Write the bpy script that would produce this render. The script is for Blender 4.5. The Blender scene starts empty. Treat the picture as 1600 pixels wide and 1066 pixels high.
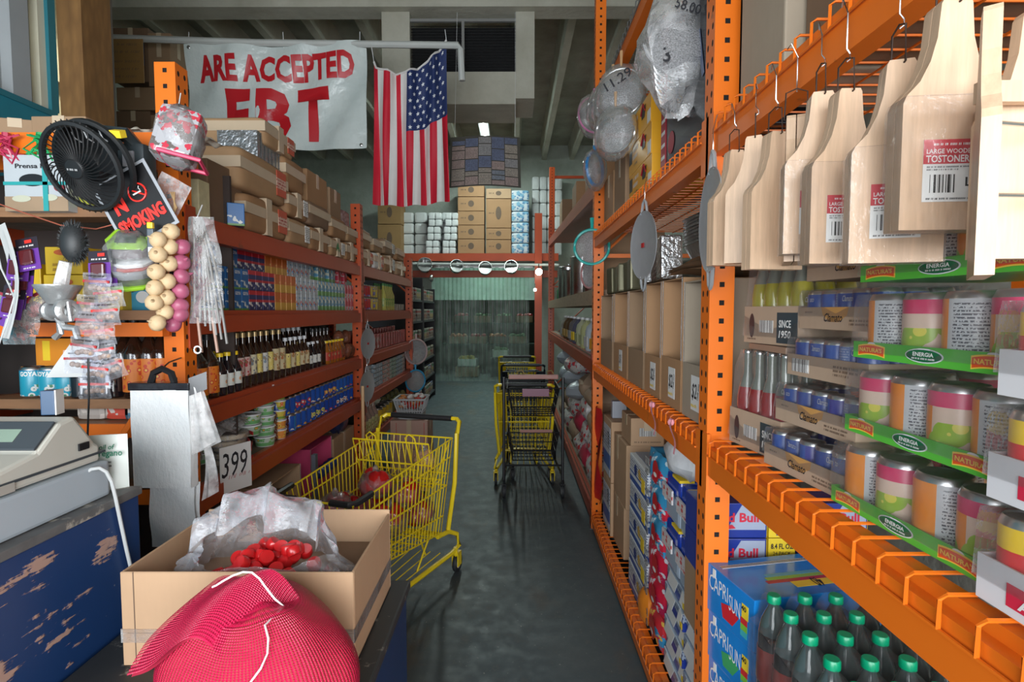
import bpy, bmesh, math, random
from mathutils import Vector, Matrix, Euler
random.seed(7)
S = bpy.context.scene
COL = S.collection
PI = math.pi
# ---------------------------------------------------------------- camera, world, daylight, exposure
cam_d = bpy.data.cameras.new('camera'); cam = bpy.data.objects.new('camera', cam_d); COL.objects.link(cam)
cam_d.sensor_width = 36; cam_d.lens = 19.125; cam_d.clip_start = .02; cam_d.clip_end = 100
cam.location = (0, 0, 1.70)
cam.rotation_euler = (math.radians(90 - 3.23), 0, .0035)
S.camera = cam
w = bpy.data.worlds.new('world'); S.world = w; w.use_nodes = True
w.node_tree.nodes['Background'].inputs[0].default_value = (.78, .90, 1, 1)
w.node_tree.nodes['Background'].inputs[1].default_value = 1.0
S.view_settings.view_transform = 'Standard'; S.view_settings.look = 'None'
S.view_settings.gamma = 1; S.view_settings.use_curve_mapping = False
S.view_settings.exposure = 0.5
def area(name, loc, rot, sx, sy, e, col=(1, 1, 1)):
    d = bpy.data.lights.new(name, 'AREA'); d.shape = 'RECTANGLE'; d.size = sx; d.size_y = sy; d.energy = e; d.color = col
    o = bpy.data.objects.new(name, d); COL.objects.link(o); o.location = loc; o.rotation_euler = rot; return o
# daylight entering through the open storefront behind the camera
area('storefront_daylight', (0.2, -2.2, 1.75), (math.radians(76), 0, 0), 5.0, 2.1, 270, (.93, .97, 1))
# ---------------------------------------------------------------- helpers
CR = cam.rotation_euler.to_matrix()
def W(px, py, x=None, y=None, z=None):
    d = CR @ Vector(((px - 800) / 850, -(py - 533) / 850, -1))
    c = cam.location
    t = (x - c.x) / d.x if x is not None else (y - c.y) / d.y if y is not None else (z - c.z) / d.z
    return Vector((c.x + d.x * t, c.y + d.y * t, c.z + d.z * t))
def T(x=0, y=0, z=0): return Matrix.Translation((x, y, z))
def RX(a): return Matrix.Rotation(a, 4, 'X')
def RY(a): return Matrix.Rotation(a, 4, 'Y')
def RZ(a): return Matrix.Rotation(a, 4, 'Z')
class MB:
    def __init__(s): s.v = []; s.f = []; s.m = []; s.M = Matrix.Identity(4); s.sm = []
    def add(s, vs, fs, m=0, smooth=False):
        n = len(s.v); M = s.M
        s.v += [tuple(M @ Vector(p)) for p in vs]
        for k, f in enumerate(fs):
            s.f.append(tuple(i + n for i in f)); s.m.append(m[k] if isinstance(m, list) else m); s.sm.append(smooth)
        return s
    def box(s, x0, x1, y0, y1, z0, z1, m=0, r=0):
        if r <= 0:
            vs = [(x0,y0,z0),(x1,y0,z0),(x1,y1,z0),(x0,y1,z0),(x0,y0,z1),(x1,y0,z1),(x1,y1,z1),(x0,y1,z1)]
            return s.add(vs, [(0,3,2,1),(4,5,6,7),(0,1,5,4),(1,2,6,5),(2,3,7,6),(3,0,4,7)], m)
        bm = bmesh.new(); bmesh.ops.create_cube(bm, size=1)
        for v in bm.verts: v.co = Vector(((x0+x1)/2 + v.co.x*(x1-x0), (y0+y1)/2 + v.co.y*(y1-y0), (z0+z1)/2 + v.co.z*(z1-z0)))
        bmesh.ops.bevel(bm, geom=bm.edges[:], offset=r, segments=2, affect='EDGES', profile=.6)
        bm.verts.index_update()
        s.add([v.co[:] for v in bm.verts], [[v.index for v in f.verts] for f in bm.faces], m); bm.free(); return s
    def lathe(s, prof, n=16, m=0, cap=True, smooth=True):
        vs = []; fs = []; ms = []
        for r, z in prof:
            for k in range(n):
                a = 2*PI*k/n; vs.append((r*math.cos(a), r*math.sin(a), z))
        for i in range(len(prof)-1):
            for k in range(n):
                k2 = (k+1) % n; fs.append((i*n+k, i*n+k2, (i+1)*n+k2, (i+1)*n+k)); ms.append(m[i] if isinstance(m, (list, tuple)) else m)
        s.add(vs, fs, ms, smooth)
        if cap:
            N = len(s.v) - len(vs); m0 = ms[0]; m1 = ms[-1]
            if prof[0][0] > 1e-5: s.f.append(tuple(N+k for k in reversed(range(n)))); s.m.append(m0); s.sm.append(False)
            if prof[-1][0] > 1e-5: s.f.append(tuple(N+(len(prof)-1)*n+k for k in range(n))); s.m.append(m1); s.sm.append(False)
        return s
    def tube(s, pts, r, n=6, m=0, closed=False):
        P = [Vector(p) for p in pts]; vs = []; fs = []; L = len(P); up = Vector((.13, .27, 1)).normalized()
        for i, p in enumerate(P):
            a = P[(i-1) % L] if (i > 0 or closed) else p; b = P[(i+1) % L] if (i < L-1 or closed) else p
            d = (b - a).normalized(); u = d.cross(up)
            if u.length < .05: u = d.cross(Vector((1, 0, 0)))
            u.normalize(); w_ = d.cross(u); rr = r[i] if isinstance(r, (list, tuple)) else r
            for k in range(n):
                an = 2*PI*k/n; vs.append(tuple(p + (u*math.cos(an) + w_*math.sin(an))*rr))
        for i in range(L if closed else L-1):
            j = (i+1) % L
            for k in range(n):
                k2 = (k+1) % n; fs.append((i*n+k, i*n+k2, j*n+k2, j*n+k))
        if not closed: fs += [tuple(reversed(range(n))), tuple((L-1)*n+k for k in range(n))]
        return s.add(vs, fs, m, True)
    def grid(s, fn, nu, nv, m=0, smooth=True):
        vs = [fn(i/nu, j/nv) for j in range(nv+1) for i in range(nu+1)]
        fs = []; ms = []
        for j in range(nv):
            for i in range(nu):
                a = j*(nu+1)+i; fs.append((a, a+1, a+nu+2, a+nu+1)); ms.append(m(i, j) if callable(m) else m)
        return s.add(vs, fs, ms, smooth)
    def prism(s, poly, y0, y1, m=0):      # polygon in XZ, extruded along Y
        n = len(poly); vs = [(x, y0, z) for x, z in poly] + [(x, y1, z) for x, z in poly]
        return s.add(vs, [tuple(range(n)), tuple(reversed(range(n, 2*n)))] + [(i, i+n, (i+1) % n + n, (i+1) % n) for i in range(n)], m)
    def sphere(s, c, r, sx=1, sy=1, sz=1, n=12, m=0, fn=None):
        k = n//2 + 1; vs = []; fs = []
        for i in range(k+1):
            th = PI*i/k
            for j in range(n):
                ph = 2*PI*j/n; q = fn(th, ph) if fn else 1
                vs.append((c[0]+r*sx*q*math.sin(th)*math.cos(ph), c[1]+r*sy*q*math.sin(th)*math.sin(ph), c[2]+r*sz*q*math.cos(th)))
        for i in range(k):
            for j in range(n):
                j2 = (j+1) % n; fs.append((i*n+j, (i+1)*n+j, (i+1)*n+j2, i*n+j2))
        return s.add(vs, fs, m, True)
    def build(s, name, mats, parent=None, loc=(0,0,0), rot=None, sharp=40):
        me = bpy.data.meshes.new(name); me.from_pydata(s.v, [], s.f); me.update()
        for mt in (mats if isinstance(mats, (list, tuple)) else [mats]): me.materials.append(mt)
        me.polygons.foreach_set('material_index', s.m); me.polygons.foreach_set('use_smooth', [True]*len(s.f) if any(s.sm) else [False]*len(s.f))
        bm = bmesh.new(); bm.from_mesh(me); bmesh.ops.recalc_face_normals(bm, faces=bm.faces)
        for e in bm.edges:
            if len(e.link_faces) == 2 and e.calc_face_angle(0) > math.radians(sharp): e.smooth = False
        bm.to_mesh(me); bm.free()
        o = bpy.data.objects.new(name, me); COL.objects.link(o); o.parent = parent; o.location = loc
        if rot is not None: o.rotation_euler = rot
        return o
def tag(o, label, cat, group=None, kind=None):
    o['label'] = label; o['category'] = cat
    if group: o['group'] = group
    if kind: o['kind'] = kind
    return o
def struct(o): o['kind'] = 'structure'; return o
def empty(name, loc=(0,0,0), rz=0, label=None, cat=None, group=None):
    o = bpy.data.objects.new(name, None); COL.objects.link(o); o.location = loc; o.rotation_euler = (0, 0, rz); o.empty_display_size = .05
    if label: tag(o, label, cat, group)
    return o
KIDS = {}
def kids(o): return [c for c in COL.objects if c.parent == o]
def dup(o, loc=None, rot=None, label=None, group=None, parent=None, _k=None):
    c = o.copy(); COL.objects.link(c); c.parent = parent
    if loc is not None: c.location = loc
    if rot is not None: c.rotation_euler = rot if not isinstance(rot, (int, float)) else (0, 0, rot)
    if label: c['label'] = label
    if group: c['group'] = group
    for ch in (o.children if _k is None else _k): dup(ch, parent=c)
    return c
class Proto:                               # first placement moves the source itself, later ones copy it
    def __init__(s, o): s.o = o; s.used = False
    def put(s, loc, rot=0, label=None, group=None):
        if not s.used:
            s.used = True; o = s.o; o.location = loc; o.rotation_euler = rot if not isinstance(rot, (int, float)) else (0, 0, rot)
            if label: o['label'] = label
            if group: o['group'] = group
            return o
        return dup(s.o, loc, rot, label, group)
# lettering
TC = {}
def text_mesh(s_, h, w_=None, bold=0, shear=0, spacing=1.0):
    key = (s_, round(h, 4), w_, bold, shear, spacing)
    if key in TC: return TC[key]
    c = bpy.data.curves.new('lettering', 'FONT'); c.body = s_; c.size = 1; c.offset = bold; c.shear = shear; c.align_x = 'CENTER'
    c.extrude = 0; c.resolution_u = 2; c.space_character = spacing; c.fill_mode = 'FRONT'
    o = bpy.data.objects.new('t', c); COL.objects.link(o)
    dg = bpy.context.evaluated_depsgraph_get(); dg.update()
    me = bpy.data.meshes.new_from_object(o.evaluated_get(dg)); me.name = 'lettering'
    bpy.data.objects.remove(o); bpy.data.curves.remove(c)
    xs = [v.co.x for v in me.vertices]; ys = [v.co.y for v in me.vertices]
    x0, x1, y0, y1 = min(xs), max(xs), min(ys), max(ys); k = h/(y1-y0); kx = k if w_ is None else w_/(x1-x0)
    for v in me.vertices: v.co = Vector(((v.co.x-(x0+x1)/2)*kx, 0, (v.co.y-(y0+y1)/2)*k))     # in XZ, facing -Y
    me.update(); TC[key] = me; return me
def txt(s_, h, mt, parent, loc, rot=(0,0,0), w=None, bold=0.0, shear=0, fn=None, name='lettering'):
    me = text_mesh(s_, h, w, bold, shear)
    if fn or len(me.materials) == 0 or me.materials[0] != mt:
        me = me.copy(); me.materials.clear(); me.materials.append(mt)
        if fn:
            bm = bmesh.new(); bm.from_mesh(me); bmesh.ops.triangulate(bm, faces=bm.faces)
            bmesh.ops.subdivide_edges(bm, edges=[e for e in bm.edges if e.calc_length() > h*.12], cuts=3, use_grid_fill=False)
            for v in bm.verts: v.co = fn(v.co.x, v.co.z)
            bm.to_mesh(me); bm.free()
        else: TC[(s_, round(h, 4), w, bold, shear, 1.0)] = me
    o = bpy.data.objects.new(name, me); COL.objects.link(o); o.parent = parent; o.location = loc; o.rotation_euler = rot
    return o
# ---------------------------------------------------------------- materials
class NT:
    def __init__(s, name):
        s.mat = bpy.data.materials.new(name); s.mat.use_nodes = True; s.t = s.mat.node_tree; s.b = s.t.nodes['Principled BSDF']; s.out = s.t.nodes['Material Output']
    def n(s, typ, **kw):
        nd = s.t.nodes.new(typ)
        for k, v in kw.items():
            if k in nd.inputs: nd.inputs[k].default_value = v
            else: setattr(nd, k, v)
        return nd
    def l(s, a, b): s.t.links.new(a, b)
    def coord(s, kind='Object', scale=None):
        tc = s.n('ShaderNodeTexCoord').outputs[kind]
        if scale is None: return tc
        mp = s.n('ShaderNodeMapping'); mp.inputs['Scale'].default_value = scale if hasattr(scale, '__len__') else (scale,)*3
        s.l(tc, mp.inputs['Vector']); return mp.outputs[0]
    def noise(s, vec, scale, detail=3, rough=.5, out=0):
        nd = s.n('ShaderNodeTexNoise'); nd.inputs['Scale'].default_value = scale; nd.inputs['Detail'].default_value = detail; nd.inputs['Roughness'].default_value = rough
        s.l(vec, nd.inputs['Vector']); return nd.outputs[out]
    def math(s, op, a, b=None, clamp=False):
        nd = s.n('ShaderNodeMath', operation=op); nd.use_clamp = clamp
        for i, q in enumerate((a, b)):
            if q is None: continue
            if isinstance(q, (int, float)): nd.inputs[i].default_value = q
            else: s.l(q, nd.inputs[i])
        return nd.outputs[0]
    def ramp(s, fac, stops, const=False):
        nd = s.n('ShaderNodeValToRGB'); cr = nd.color_ramp
        if const: cr.interpolation = 'CONSTANT'
        while len(cr.elements) < len(stops): cr.elements.new(.5)
        while len(cr.elements) > len(stops): cr.elements.remove(cr.elements[-1])
        for e, (p, c) in zip(cr.elements, stops): e.position = p; e.color = c4(c)
        s.l(fac, nd.inputs[0]); return nd.outputs[0]
    def mix(s, fac, a, b):
        nd = s.n('ShaderNodeMix', data_type='RGBA')
        for i, q in ((0, fac), (6, a), (7, b)):
            if isinstance(q, (int, float)): nd.inputs[i].default_value = q
            elif isinstance(q, tuple): nd.inputs[i].default_value = c4(q)
            else: s.l(q, nd.inputs[i])
        return nd.outputs[2]
    def color(s, c):
        if isinstance(c, tuple): s.b.inputs['Base Color'].default_value = c4(c)
        else: s.l(c, s.b.inputs['Base Color'])
    def bump(s, h, strength=.3, dist=.01):
        nd = s.n('ShaderNodeBump'); nd.inputs['Strength'].default_value = strength; nd.inputs['Distance'].default_value = dist
        s.l(h, nd.inputs['Height']); s.l(nd.outputs[0], s.b.inputs['Normal'])
    def set(s, **kw):
        for k, v in kw.items(): s.b.inputs[k.replace('_', ' ')].default_value = v
        return s
def c4(c): return (c[0], c[1], c[2], 1) if not isinstance(c, (int, float)) else (c, c, c, 1)
def sc(c, k): return tuple(min(1, q*k) for q in c)
MC = {}
def mat(name, c, rough=.5, metal=0, var=.12, vs=6, bump=0, bs=40, coat=0, dirt=None):
    if name in MC: return MC[name]
    t = NT(name); co = t.coord(); nz = t.noise(co, vs, 4)
    col = t.mix(nz, sc(c, 1-var), sc(c, 1+var))
    if dirt:
        d2 = t.noise(co, dirt[1], 6, .65); col = t.mix(t.ramp(d2, [(dirt[2], 0), (dirt[2]+.08, 1)]), col, dirt[0])
    t.color(col); t.set(Roughness=rough, Metallic=metal)
    if coat: t.set(Coat_Weight=coat)
    if bump: t.bump(t.noise(co, bs, 4), bump, .01)
    MC[name] = t.mat; return t.mat
def glow(name, c, e):
    t = NT(name); t.color((1, 1, 1)); t.b.inputs['Emission Color'].default_value = c4(c); t.b.inputs['Emission Strength'].default_value = e; return t.mat
def film(name, c=(1,1,1), haze=.12, rough=.12, gloss=.6, crump=60, bstr=.6):
    t = NT(name); t.t.nodes.remove(t.b)
    co = t.coord(); nz = t.noise(co, crump, 4, .6)
    bp = t.n('ShaderNodeBump'); bp.inputs['Strength'].default_value = bstr; bp.inputs['Distance'].default_value = .01; t.l(nz, bp.inputs['Height'])
    tr = t.n('ShaderNodeBsdfTransparent'); tr.inputs[0].default_value = c4(sc(c, .97))
    gl = t.n('ShaderNodeBsdfGlossy'); gl.inputs['Roughness'].default_value = rough; t.l(bp.outputs[0], gl.inputs['Normal'])
    df = t.n('ShaderNodeBsdfDiffuse'); df.inputs[0].default_value = c4(c)
    lw = t.n('ShaderNodeLayerWeight'); lw.inputs[0].default_value = .35; t.l(bp.outputs[0], lw.inputs['Normal'])
    f1 = t.math('MULTIPLY', lw.outputs['Fresnel'], gloss, True)
    m1 = t.n('ShaderNodeMixShader'); t.l(f1, m1.inputs[0]); t.l(tr.outputs[0], m1.inputs[1]); t.l(gl.outputs[0], m1.inputs[2])
    hz = t.math('MULTIPLY', t.ramp(nz, [(.35, .3), (.7, 1)]), haze*1.4, True)
    m2 = t.n('ShaderNodeMixShader'); t.l(hz, m2.inputs[0]); t.l(m1.outputs[0], m2.inputs[1]); t.l(df.outputs[0], m2.inputs[2])
    t.l(m2.outputs[0], t.out.inputs[0]); return t.mat
def lines_mask(t, co, sz=120, sx=60):
    # rows of small print: stripes in z broken by stretched noise
    sep = t.n('ShaderNodeSeparateXYZ'); t.l(co, sep.inputs[0])
    wv = t.math('SINE', t.math('MULTIPLY', sep.outputs[2], sz*6.283))
    row = t.math('GREATER_THAN', wv, -.1)
    mp = t.n('ShaderNodeMapping'); mp.inputs['Scale'].default_value = (sx*4, sx*4, sz); t.l(co, mp.inputs[0])
    nz = t.noise(mp.outputs[0], 1, 1)
    return t.math('MULTIPLY', row, t.math('GREATER_THAN', nz, .47))
def can_mat(name, segs, bands=(), lines=None, h=.12, rough=.3, metal=.0, blot=None, lcol=(.03,.03,.05)):
    """segs: [(angle 0..1, colour)], bands: [(z0,z1,colour)] in metres, lines: (a0,a1) angular panel of small print"""
    t = NT(name); co = t.coord(); g = t.n('ShaderNodeTexGradient', gradient_type='RADIAL'); t.l(co, g.inputs[0]); a = g.outputs['Fac']
    col = t.ramp(a, segs, True) if len(segs) > 1 else t.mix(0.0, segs[0][1], segs[0][1])
    sep = t.n('ShaderNodeSeparateXYZ'); t.l(co, sep.inputs[0]); z = sep.outputs[2]
    if blot:
        vo = t.n('ShaderNodeTexVoronoi'); vo.inputs['Scale'].default_value = blot[0]; t.l(co, vo.inputs['Vector'])
        mk = t.math('LESS_THAN', vo.outputs['Distance'], blot[1])
        zz = t.math('MULTIPLY', t.math('GREATER_THAN', z, blot[2]), t.math('LESS_THAN', z, blot[3]))
        col = t.mix(t.math('MULTIPLY', mk, zz), col, blot[4])
        mk2 = t.math('LESS_THAN', vo.outputs['Distance'], blot[1]*.5)
        col = t.mix(t.math('MULTIPLY', mk2, zz), col, blot[5])
    for z0, z1, c in bands:
        mk = t.math('MULTIPLY', t.math('GREATER_THAN', z, z0), t.math('LESS_THAN', z, z1)); col = t.mix(mk, col, c)
    if lines:
        lm = t.math('MULTIPLY', lines_mask(t, co, 180, 90), t.math('MULTIPLY', t.math('GREATER_THAN', a, lines[0]), t.math('LESS_THAN', a, lines[1])))
        zz = t.math('MULTIPLY', t.math('GREATER_THAN', z, h*.12), t.math('LESS_THAN', z, h*.88))
        col = t.mix(t.math('MULTIPLY', t.math('MULTIPLY', lm, zz), .85), col, lcol)
    t.color(col); t.set(Roughness=rough, Metallic=metal); return t.mat
def box_mat(name, base, bands=(), blots=(), rough=.45, lines=None, gen=True, var=.05):
    """bands in generated z, blots: (scale, threshold, colour, z0, z1)"""
    t = NT(name); co = t.coord('Generated' if gen else 'Object'); sep = t.n('ShaderNodeSeparateXYZ'); t.l(co, sep.inputs[0]); z = sep.outputs[2]
    ob = t.coord(); col = t.mix(t.noise(ob, 9), sc(base, 1-var), sc(base, 1+var))
    wp = t.n('ShaderNodeVectorMath', operation='MULTIPLY_ADD'); wp.inputs[1].default_value = (.07,)*3; t.l(t.noise(ob, 22, 3, .6, out=1), wp.inputs[0]); t.l(ob, wp.inputs[2])
    for s_, thr, c, z0, z1 in blots:
        vo = t.n('ShaderNodeTexVoronoi'); vo.inputs['Scale'].default_value = s_; t.l(wp.outputs[0], vo.inputs['Vector'])
        mk = t.math('LESS_THAN', vo.outputs['Distance'], thr); zz = t.math('MULTIPLY', t.math('GREATER_THAN', z, z0), t.math('LESS_THAN', z, z1))
        col = t.mix(t.math('MULTIPLY', mk, zz), col, c)
    for z0, z1, c in bands:
        col = t.mix(t.math('MULTIPLY', t.math('GREATER_THAN', z, z0), t.math('LESS_THAN', z, z1)), col, c)
    if lines: col = t.mix(t.math('MULTIPLY', lines_mask(t, ob, lines[1], lines[1]*.5), t.math('MULTIPLY', t.math('GREATER_THAN', z, lines[2]), t.math('LESS_THAN', z, lines[3]))), col, lines[0])
    t.color(col); t.set(Roughness=rough); return t.mat
def barcode_mat(name='barcode_print'):
    if name in MC: return MC[name]
    t = NT(name); co = t.coord(); sep = t.n('ShaderNodeSeparateXYZ'); t.l(co, sep.inputs[0])
    mp = t.n('ShaderNodeMapping'); mp.inputs['Scale'].default_value = (420, 0, 0); t.l(co, mp.inputs[0])
    t.color(t.mix(t.math('GREATER_THAN', t.noise(mp.outputs[0], 1, 1), .5), (.75,.75,.73), (.02,.02,.02))); MC[name] = t.mat; return t.mat
# shared materials
def board_mat(name, c, corr=True, rough=.75, var=.08):
    if name in MC: return MC[name]
    t = NT(name); co = t.coord(); nz = t.noise(co, 5, 5, .6); col = t.mix(nz, sc(c, 1-var*2), sc(c, 1+var))
    fib = t.noise(t.coord('Object', (90, 90, 12)), 1, 2); col = t.mix(t.math('MULTIPLY', fib, .25), col, sc(c, .75))
    t.color(col); t.set(Roughness=rough); t.bump(t.noise(co, 14, 3), .15, .01); MC[name] = t.mat; return t.mat
CARD = board_mat('corrugated_cardboard', (.42, .235, .115))
CARD2 = board_mat('pale_cardboard', (.50, .32, .19))
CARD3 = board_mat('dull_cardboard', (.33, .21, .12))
CARDD = board_mat('dark_cardboard', (.20, .12, .07))
KRAFT = board_mat('kraft_paper', (.36, .195, .09), var=.14)
TAPE = mat('clear_packing_tape', (.55, .43, .30), .25, var=.15)
BLACKP = mat('black_plastic', (.012, .013, .015), .35)
WHITEP = mat('white_plastic', (.72, .74, .75), .4)
INK = mat('black_ink', (.015, .015, .02), .6)
INKR = mat('red_ink', (.45, .02, .02), .6)
BROWNI = mat('brown_print', (.14, .09, .06), .7)
PAPER = mat('white_paper', (.75, .75, .73), .6, var=.04)
STEEL = mat('bright_metal', (.62, .62, .62), .25, 1, var=.08)
ALU = mat('dull_aluminium', (.46, .48, .50), .42, .45, var=.15, vs=12, bump=.15, bs=30)
TIN = mat('tin_rim', (.6, .6, .6), .3, 1)
YELLOWI = mat('yellow_print', (.85, .6, .03), .5)
FILM = film('shrink_wrap', haze=.05, gloss=.55, crump=25, bstr=.5)
FILM2 = film('cloudy_film', haze=.35, gloss=.5, crump=30)
def orange_mat(name, base, holes=False):
    t = NT(name); co = t.coord(); nz = t.noise(co, 7, 6, .65)
    col = t.mix(t.noise(co, 2.5, 3), sc(base, .85), sc(base, 1.12))
    col = t.mix(t.ramp(nz, [(.66, 0), (.72, .7)]), col, (.14, .045, .02))
    if holes:
        geo = t.n('ShaderNodeNewGeometry'); sn = t.n('ShaderNodeSeparateXYZ'); tn = t.n('ShaderNodeTexCoord'); t.l(tn.outputs['Normal'], sn.inputs[0])
        sp = t.n('ShaderNodeSeparateXYZ'); t.l(co, sp.inputs[0]); x, y, z = sp.outputs
        def near(v, c0, hw): return t.math('LESS_THAN', t.math('ABSOLUTE', t.math('SUBTRACT', v, c0)), hw)
        fz = t.math('FRACT', t.math('DIVIDE', z, .0565))
        sq = t.math('MULTIPLY', near(fz, .5, .14), near(x, .0, .0078))
        ny = t.math('GREATER_THAN', t.math('ABSOLUTE', sn.outputs[1]), .5); m1 = t.math('MULTIPLY', sq, ny)
        fz2 = t.math('FRACT', t.math('DIVIDE', z, .0508))
        dz = t.math('MULTIPLY', t.math('SUBTRACT', fz2, .5), .0508); ax = t.math('SUBTRACT', t.math('ABSOLUTE', y), .019)
        d = t.math('SQRT', t.math('ADD', t.math('MULTIPLY', dz, t.math('MULTIPLY', dz, .45)), t.math('MULTIPLY', ax, ax)))
        nx = t.math('GREATER_THAN', t.math('ABSOLUTE', sn.outputs[0]), .5); m2 = t.math('MULTIPLY', t.math('LESS_THAN', d, .0068), nx)
        mk = t.math('MAXIMUM', m1, m2); col = t.mix(mk, col, (.006, .004, .003)); rg = t.math('ADD', t.math('MULTIPLY', mk, .5), .38); t.l(rg, t.b.inputs['Roughness'])
    else: t.set(Roughness=.38)
    t.color(col); return t.mat
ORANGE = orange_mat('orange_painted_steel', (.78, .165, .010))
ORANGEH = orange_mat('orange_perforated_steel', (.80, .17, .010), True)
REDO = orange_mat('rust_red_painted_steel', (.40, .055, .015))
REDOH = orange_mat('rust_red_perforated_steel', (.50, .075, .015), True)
WOODL = None
def wood_mat(name, c, sc_=(3, 30, 3), rough=.5):
    t = NT(name); n1 = t.noise(t.coord('Object', sc_), 3, 4, .6); n2 = t.noise(t.coord('Object', tuple(q*5 for q in sc_)), 3, 2)
    col = t.mix(t.ramp(n1, [(.3, 0), (.7, 1)]), sc(c, .78), sc(c, 1.1)); col = t.mix(t.math('MULTIPLY', n2, .3), col, sc(c, .6)); t.color(col); t.set(Roughness=rough); return t.mat
BEECH = wood_mat('pale_beech_wood', (.66, .455, .30), (22, 22, 2.2), .42)
PLANK = wood_mat('brown_shelf_plank', (.30, .15, .07), (2, 14, 14))
PARTB = wood_mat('grey_brown_board', (.22, .17, .12), (6, 6, 6), .8)

def dashes(parent, w_, h, m, loc, rot=(0,0,0), seed=1, rows=1, gap=1.8, name='small_print', hand=False):
    rg_ = random.Random(seed); b = MB()
    for r_ in range(rows):
        x = -w_/2; z = -r_*h*gap; xe = w_/2*(1 if r_ < rows-1 or rows == 1 else rg_.uniform(.3, 1))
        while x < xe:
            l_ = h*rg_.uniform(.25, .8); k = rg_.uniform(.55, 1) if hand else 1
            b.add([(x, 0, z-h*.5*k), (x+l_*.55, 0, z-h*.5*k), (x+l_*.55+h*.1, 0, z+h*.5*k), (x+h*.1, 0, z+h*.5*k)] if not hand else [(x, 0, z-h*.4*k), (x+h*.16, 0, z-h*.4*k), (x+h*.16+l_*.5, 0, z+h*.5*k), (x+l_*.5, 0, z+h*.5*k)], [(0,1,2,3)])
            x += l_*.9 + (h*.6 if rg_.random() < .2 else 0)
    return b.build(name, m, parent, loc, rot)
# ================================================================ THE ROOM
def floor_mat():
    t = NT('painted_concrete_floor'); co = t.coord()
    a = t.noise(co, 1.1, 6, .6); b = t.noise(co, 9, 6, .7); c = t.noise(co, 60, 3)
    col = t.mix(t.ramp(a, [(.35, 0), (.62, 1)]), (.030, .048, .062), (.058, .072, .080))
    col = t.mix(t.ramp(b, [(.56, 0), (.68, .8)]), col, (.085, .09, .09))
    d = t.noise(t.coord('Object', (1.6, .7, 1)), 1.3, 5, .6); col = t.mix(t.ramp(d, [(.56, 0), (.66, .55)]), col, (.10, .062, .035))
    col = t.mix(t.ramp(c, [(.68, 0), (.74, .6)]), col, (.28, .27, .25))
    t.color(col); t.l(t.ramp(b, [(.3, .42), (.7, .65)]), t.b.inputs['Roughness']); t.bump(c, .08, .003); return t.mat
def plaster(name, c, stain=(.25, .27, .22)):
    t = NT(name); co = t.coord(); a = t.noise(co, 1.5, 6, .65); b = t.noise(co, 14, 5)
    col = t.mix(t.ramp(a, [(.4, 0), (.7, .7)]), c, stain); t.color(col); t.set(Roughness=.8); t.bump(b, .4, .02); return t.mat
WALLP = plaster('grey_green_plaster', (.44, .48, .43))
CEILP = plaster('old_ceiling_paint', (.34, .34, .28), (.16, .155, .12))
JOISTP = plaster('white_joist_paint', (.52, .51, .43), (.34, .32, .25))
def S1(name, mb, m, **k): return struct(mb.build(name, m, **k))
S1('floor', MB().box(-6, 6, -4, 24, -.1, 0), floor_mat())
S1('ceiling', MB().box(-6, 3, -3, 13.3, 5.62, 5.75), CEILP)
n = 0
for k in range(-9, 3):
    n += 1; x = .72 + .66*k
    S1('trim_%d' % n, MB().prism([(x-.05, 5.28), (x+.05, 5.28), (x+.10, 5.62), (x-.10, 5.62)], -3, 13.25), JOISTP)
S1('wall_right', MB().box(2.05, 2.2, -3, 13.3, 0, 5.75), WALLP)
S1('wall_left', MB().box(-5.6, -5.5, -3, 13.3, 0, 5.75), WALLP)
b = MB()                                  # back wall with the opening of the cold room
b.box(-5.5, -2.0, 13.2, 13.35, 0, 5.75).box(.62, 2.05, 13.2, 13.35, 0, 5.75).box(-2.0, .62, 13.2, 13.35, 2.75, 5.75)
S1('wall_back', b, WALLP)
# storefront header and side piers behind the camera
S1('wall_front', MB().box(-5.5, 2.05, -3.15, -3, 3.5, 5.75), WALLP)
# office with a teal front, high over the till side
TEAL = mat('teal_wall_paint', (.015, .20, .27), .55, var=.1)
TEALF = mat('teal_frame_paint', (.02, .17, .22), .5)
GREYP = mat('grey_window_frame', (.35, .38, .40), .5)
CREAMW = mat('cream_office_wall', (.55, .52, .36), .7)
S1('wall_office', MB().box(-2.72, -2.6, .6, 3.15, 0, 2.82).box(-2.72, -2.6, .6, 3.15, 4.5, 5.3), TEAL)
wn = struct(empty('window_1', (-2.66, 2.4, 2.82)))
MB().box(-.06, .07, .71, .76, 0, 1.7).box(-.05, .07, -1.8, .75, -.03, .0).build('window_frame', TEALF, wn)
MB().box(-.04, .05, .665, .71, 0.0, 1.7).build('inner_frame', mat('cream_frame', (.62, .60, .48), .5), wn)
MB().box(-.04, .06, .485, .595, 0, 1.7).build('mullion', GREYP, wn)
MB().box(-.002, .002, -1.8, .665, 0, 1.7).build('pane', film('window_glass', haze=.0, gloss=.6, crump=1, bstr=0), wn)
S1('wall_office_inside', MB().box(-4.6, -4.5, .4, 3.5, 2.7, 3.6).box(-4.5, -2.72, 3.42, 3.5, 2.7, 3.6), CREAMW)
S1('floor_office', MB().box(-4.5, -2.72, .4, 3.5, 2.6, 2.7), PARTB)
S1('ceiling_office', MB().box(-4.6, -2.72, .4, 3.5, 3.6, 3.68), mat('office_ceiling', (.5, .5, .42), .7))
TUBE = glow('reflected_tube_glow', (1, .95, .82), 7)
TUBEC = glow('lit_cool_tube', (.80, 1, .95), 22)
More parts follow.
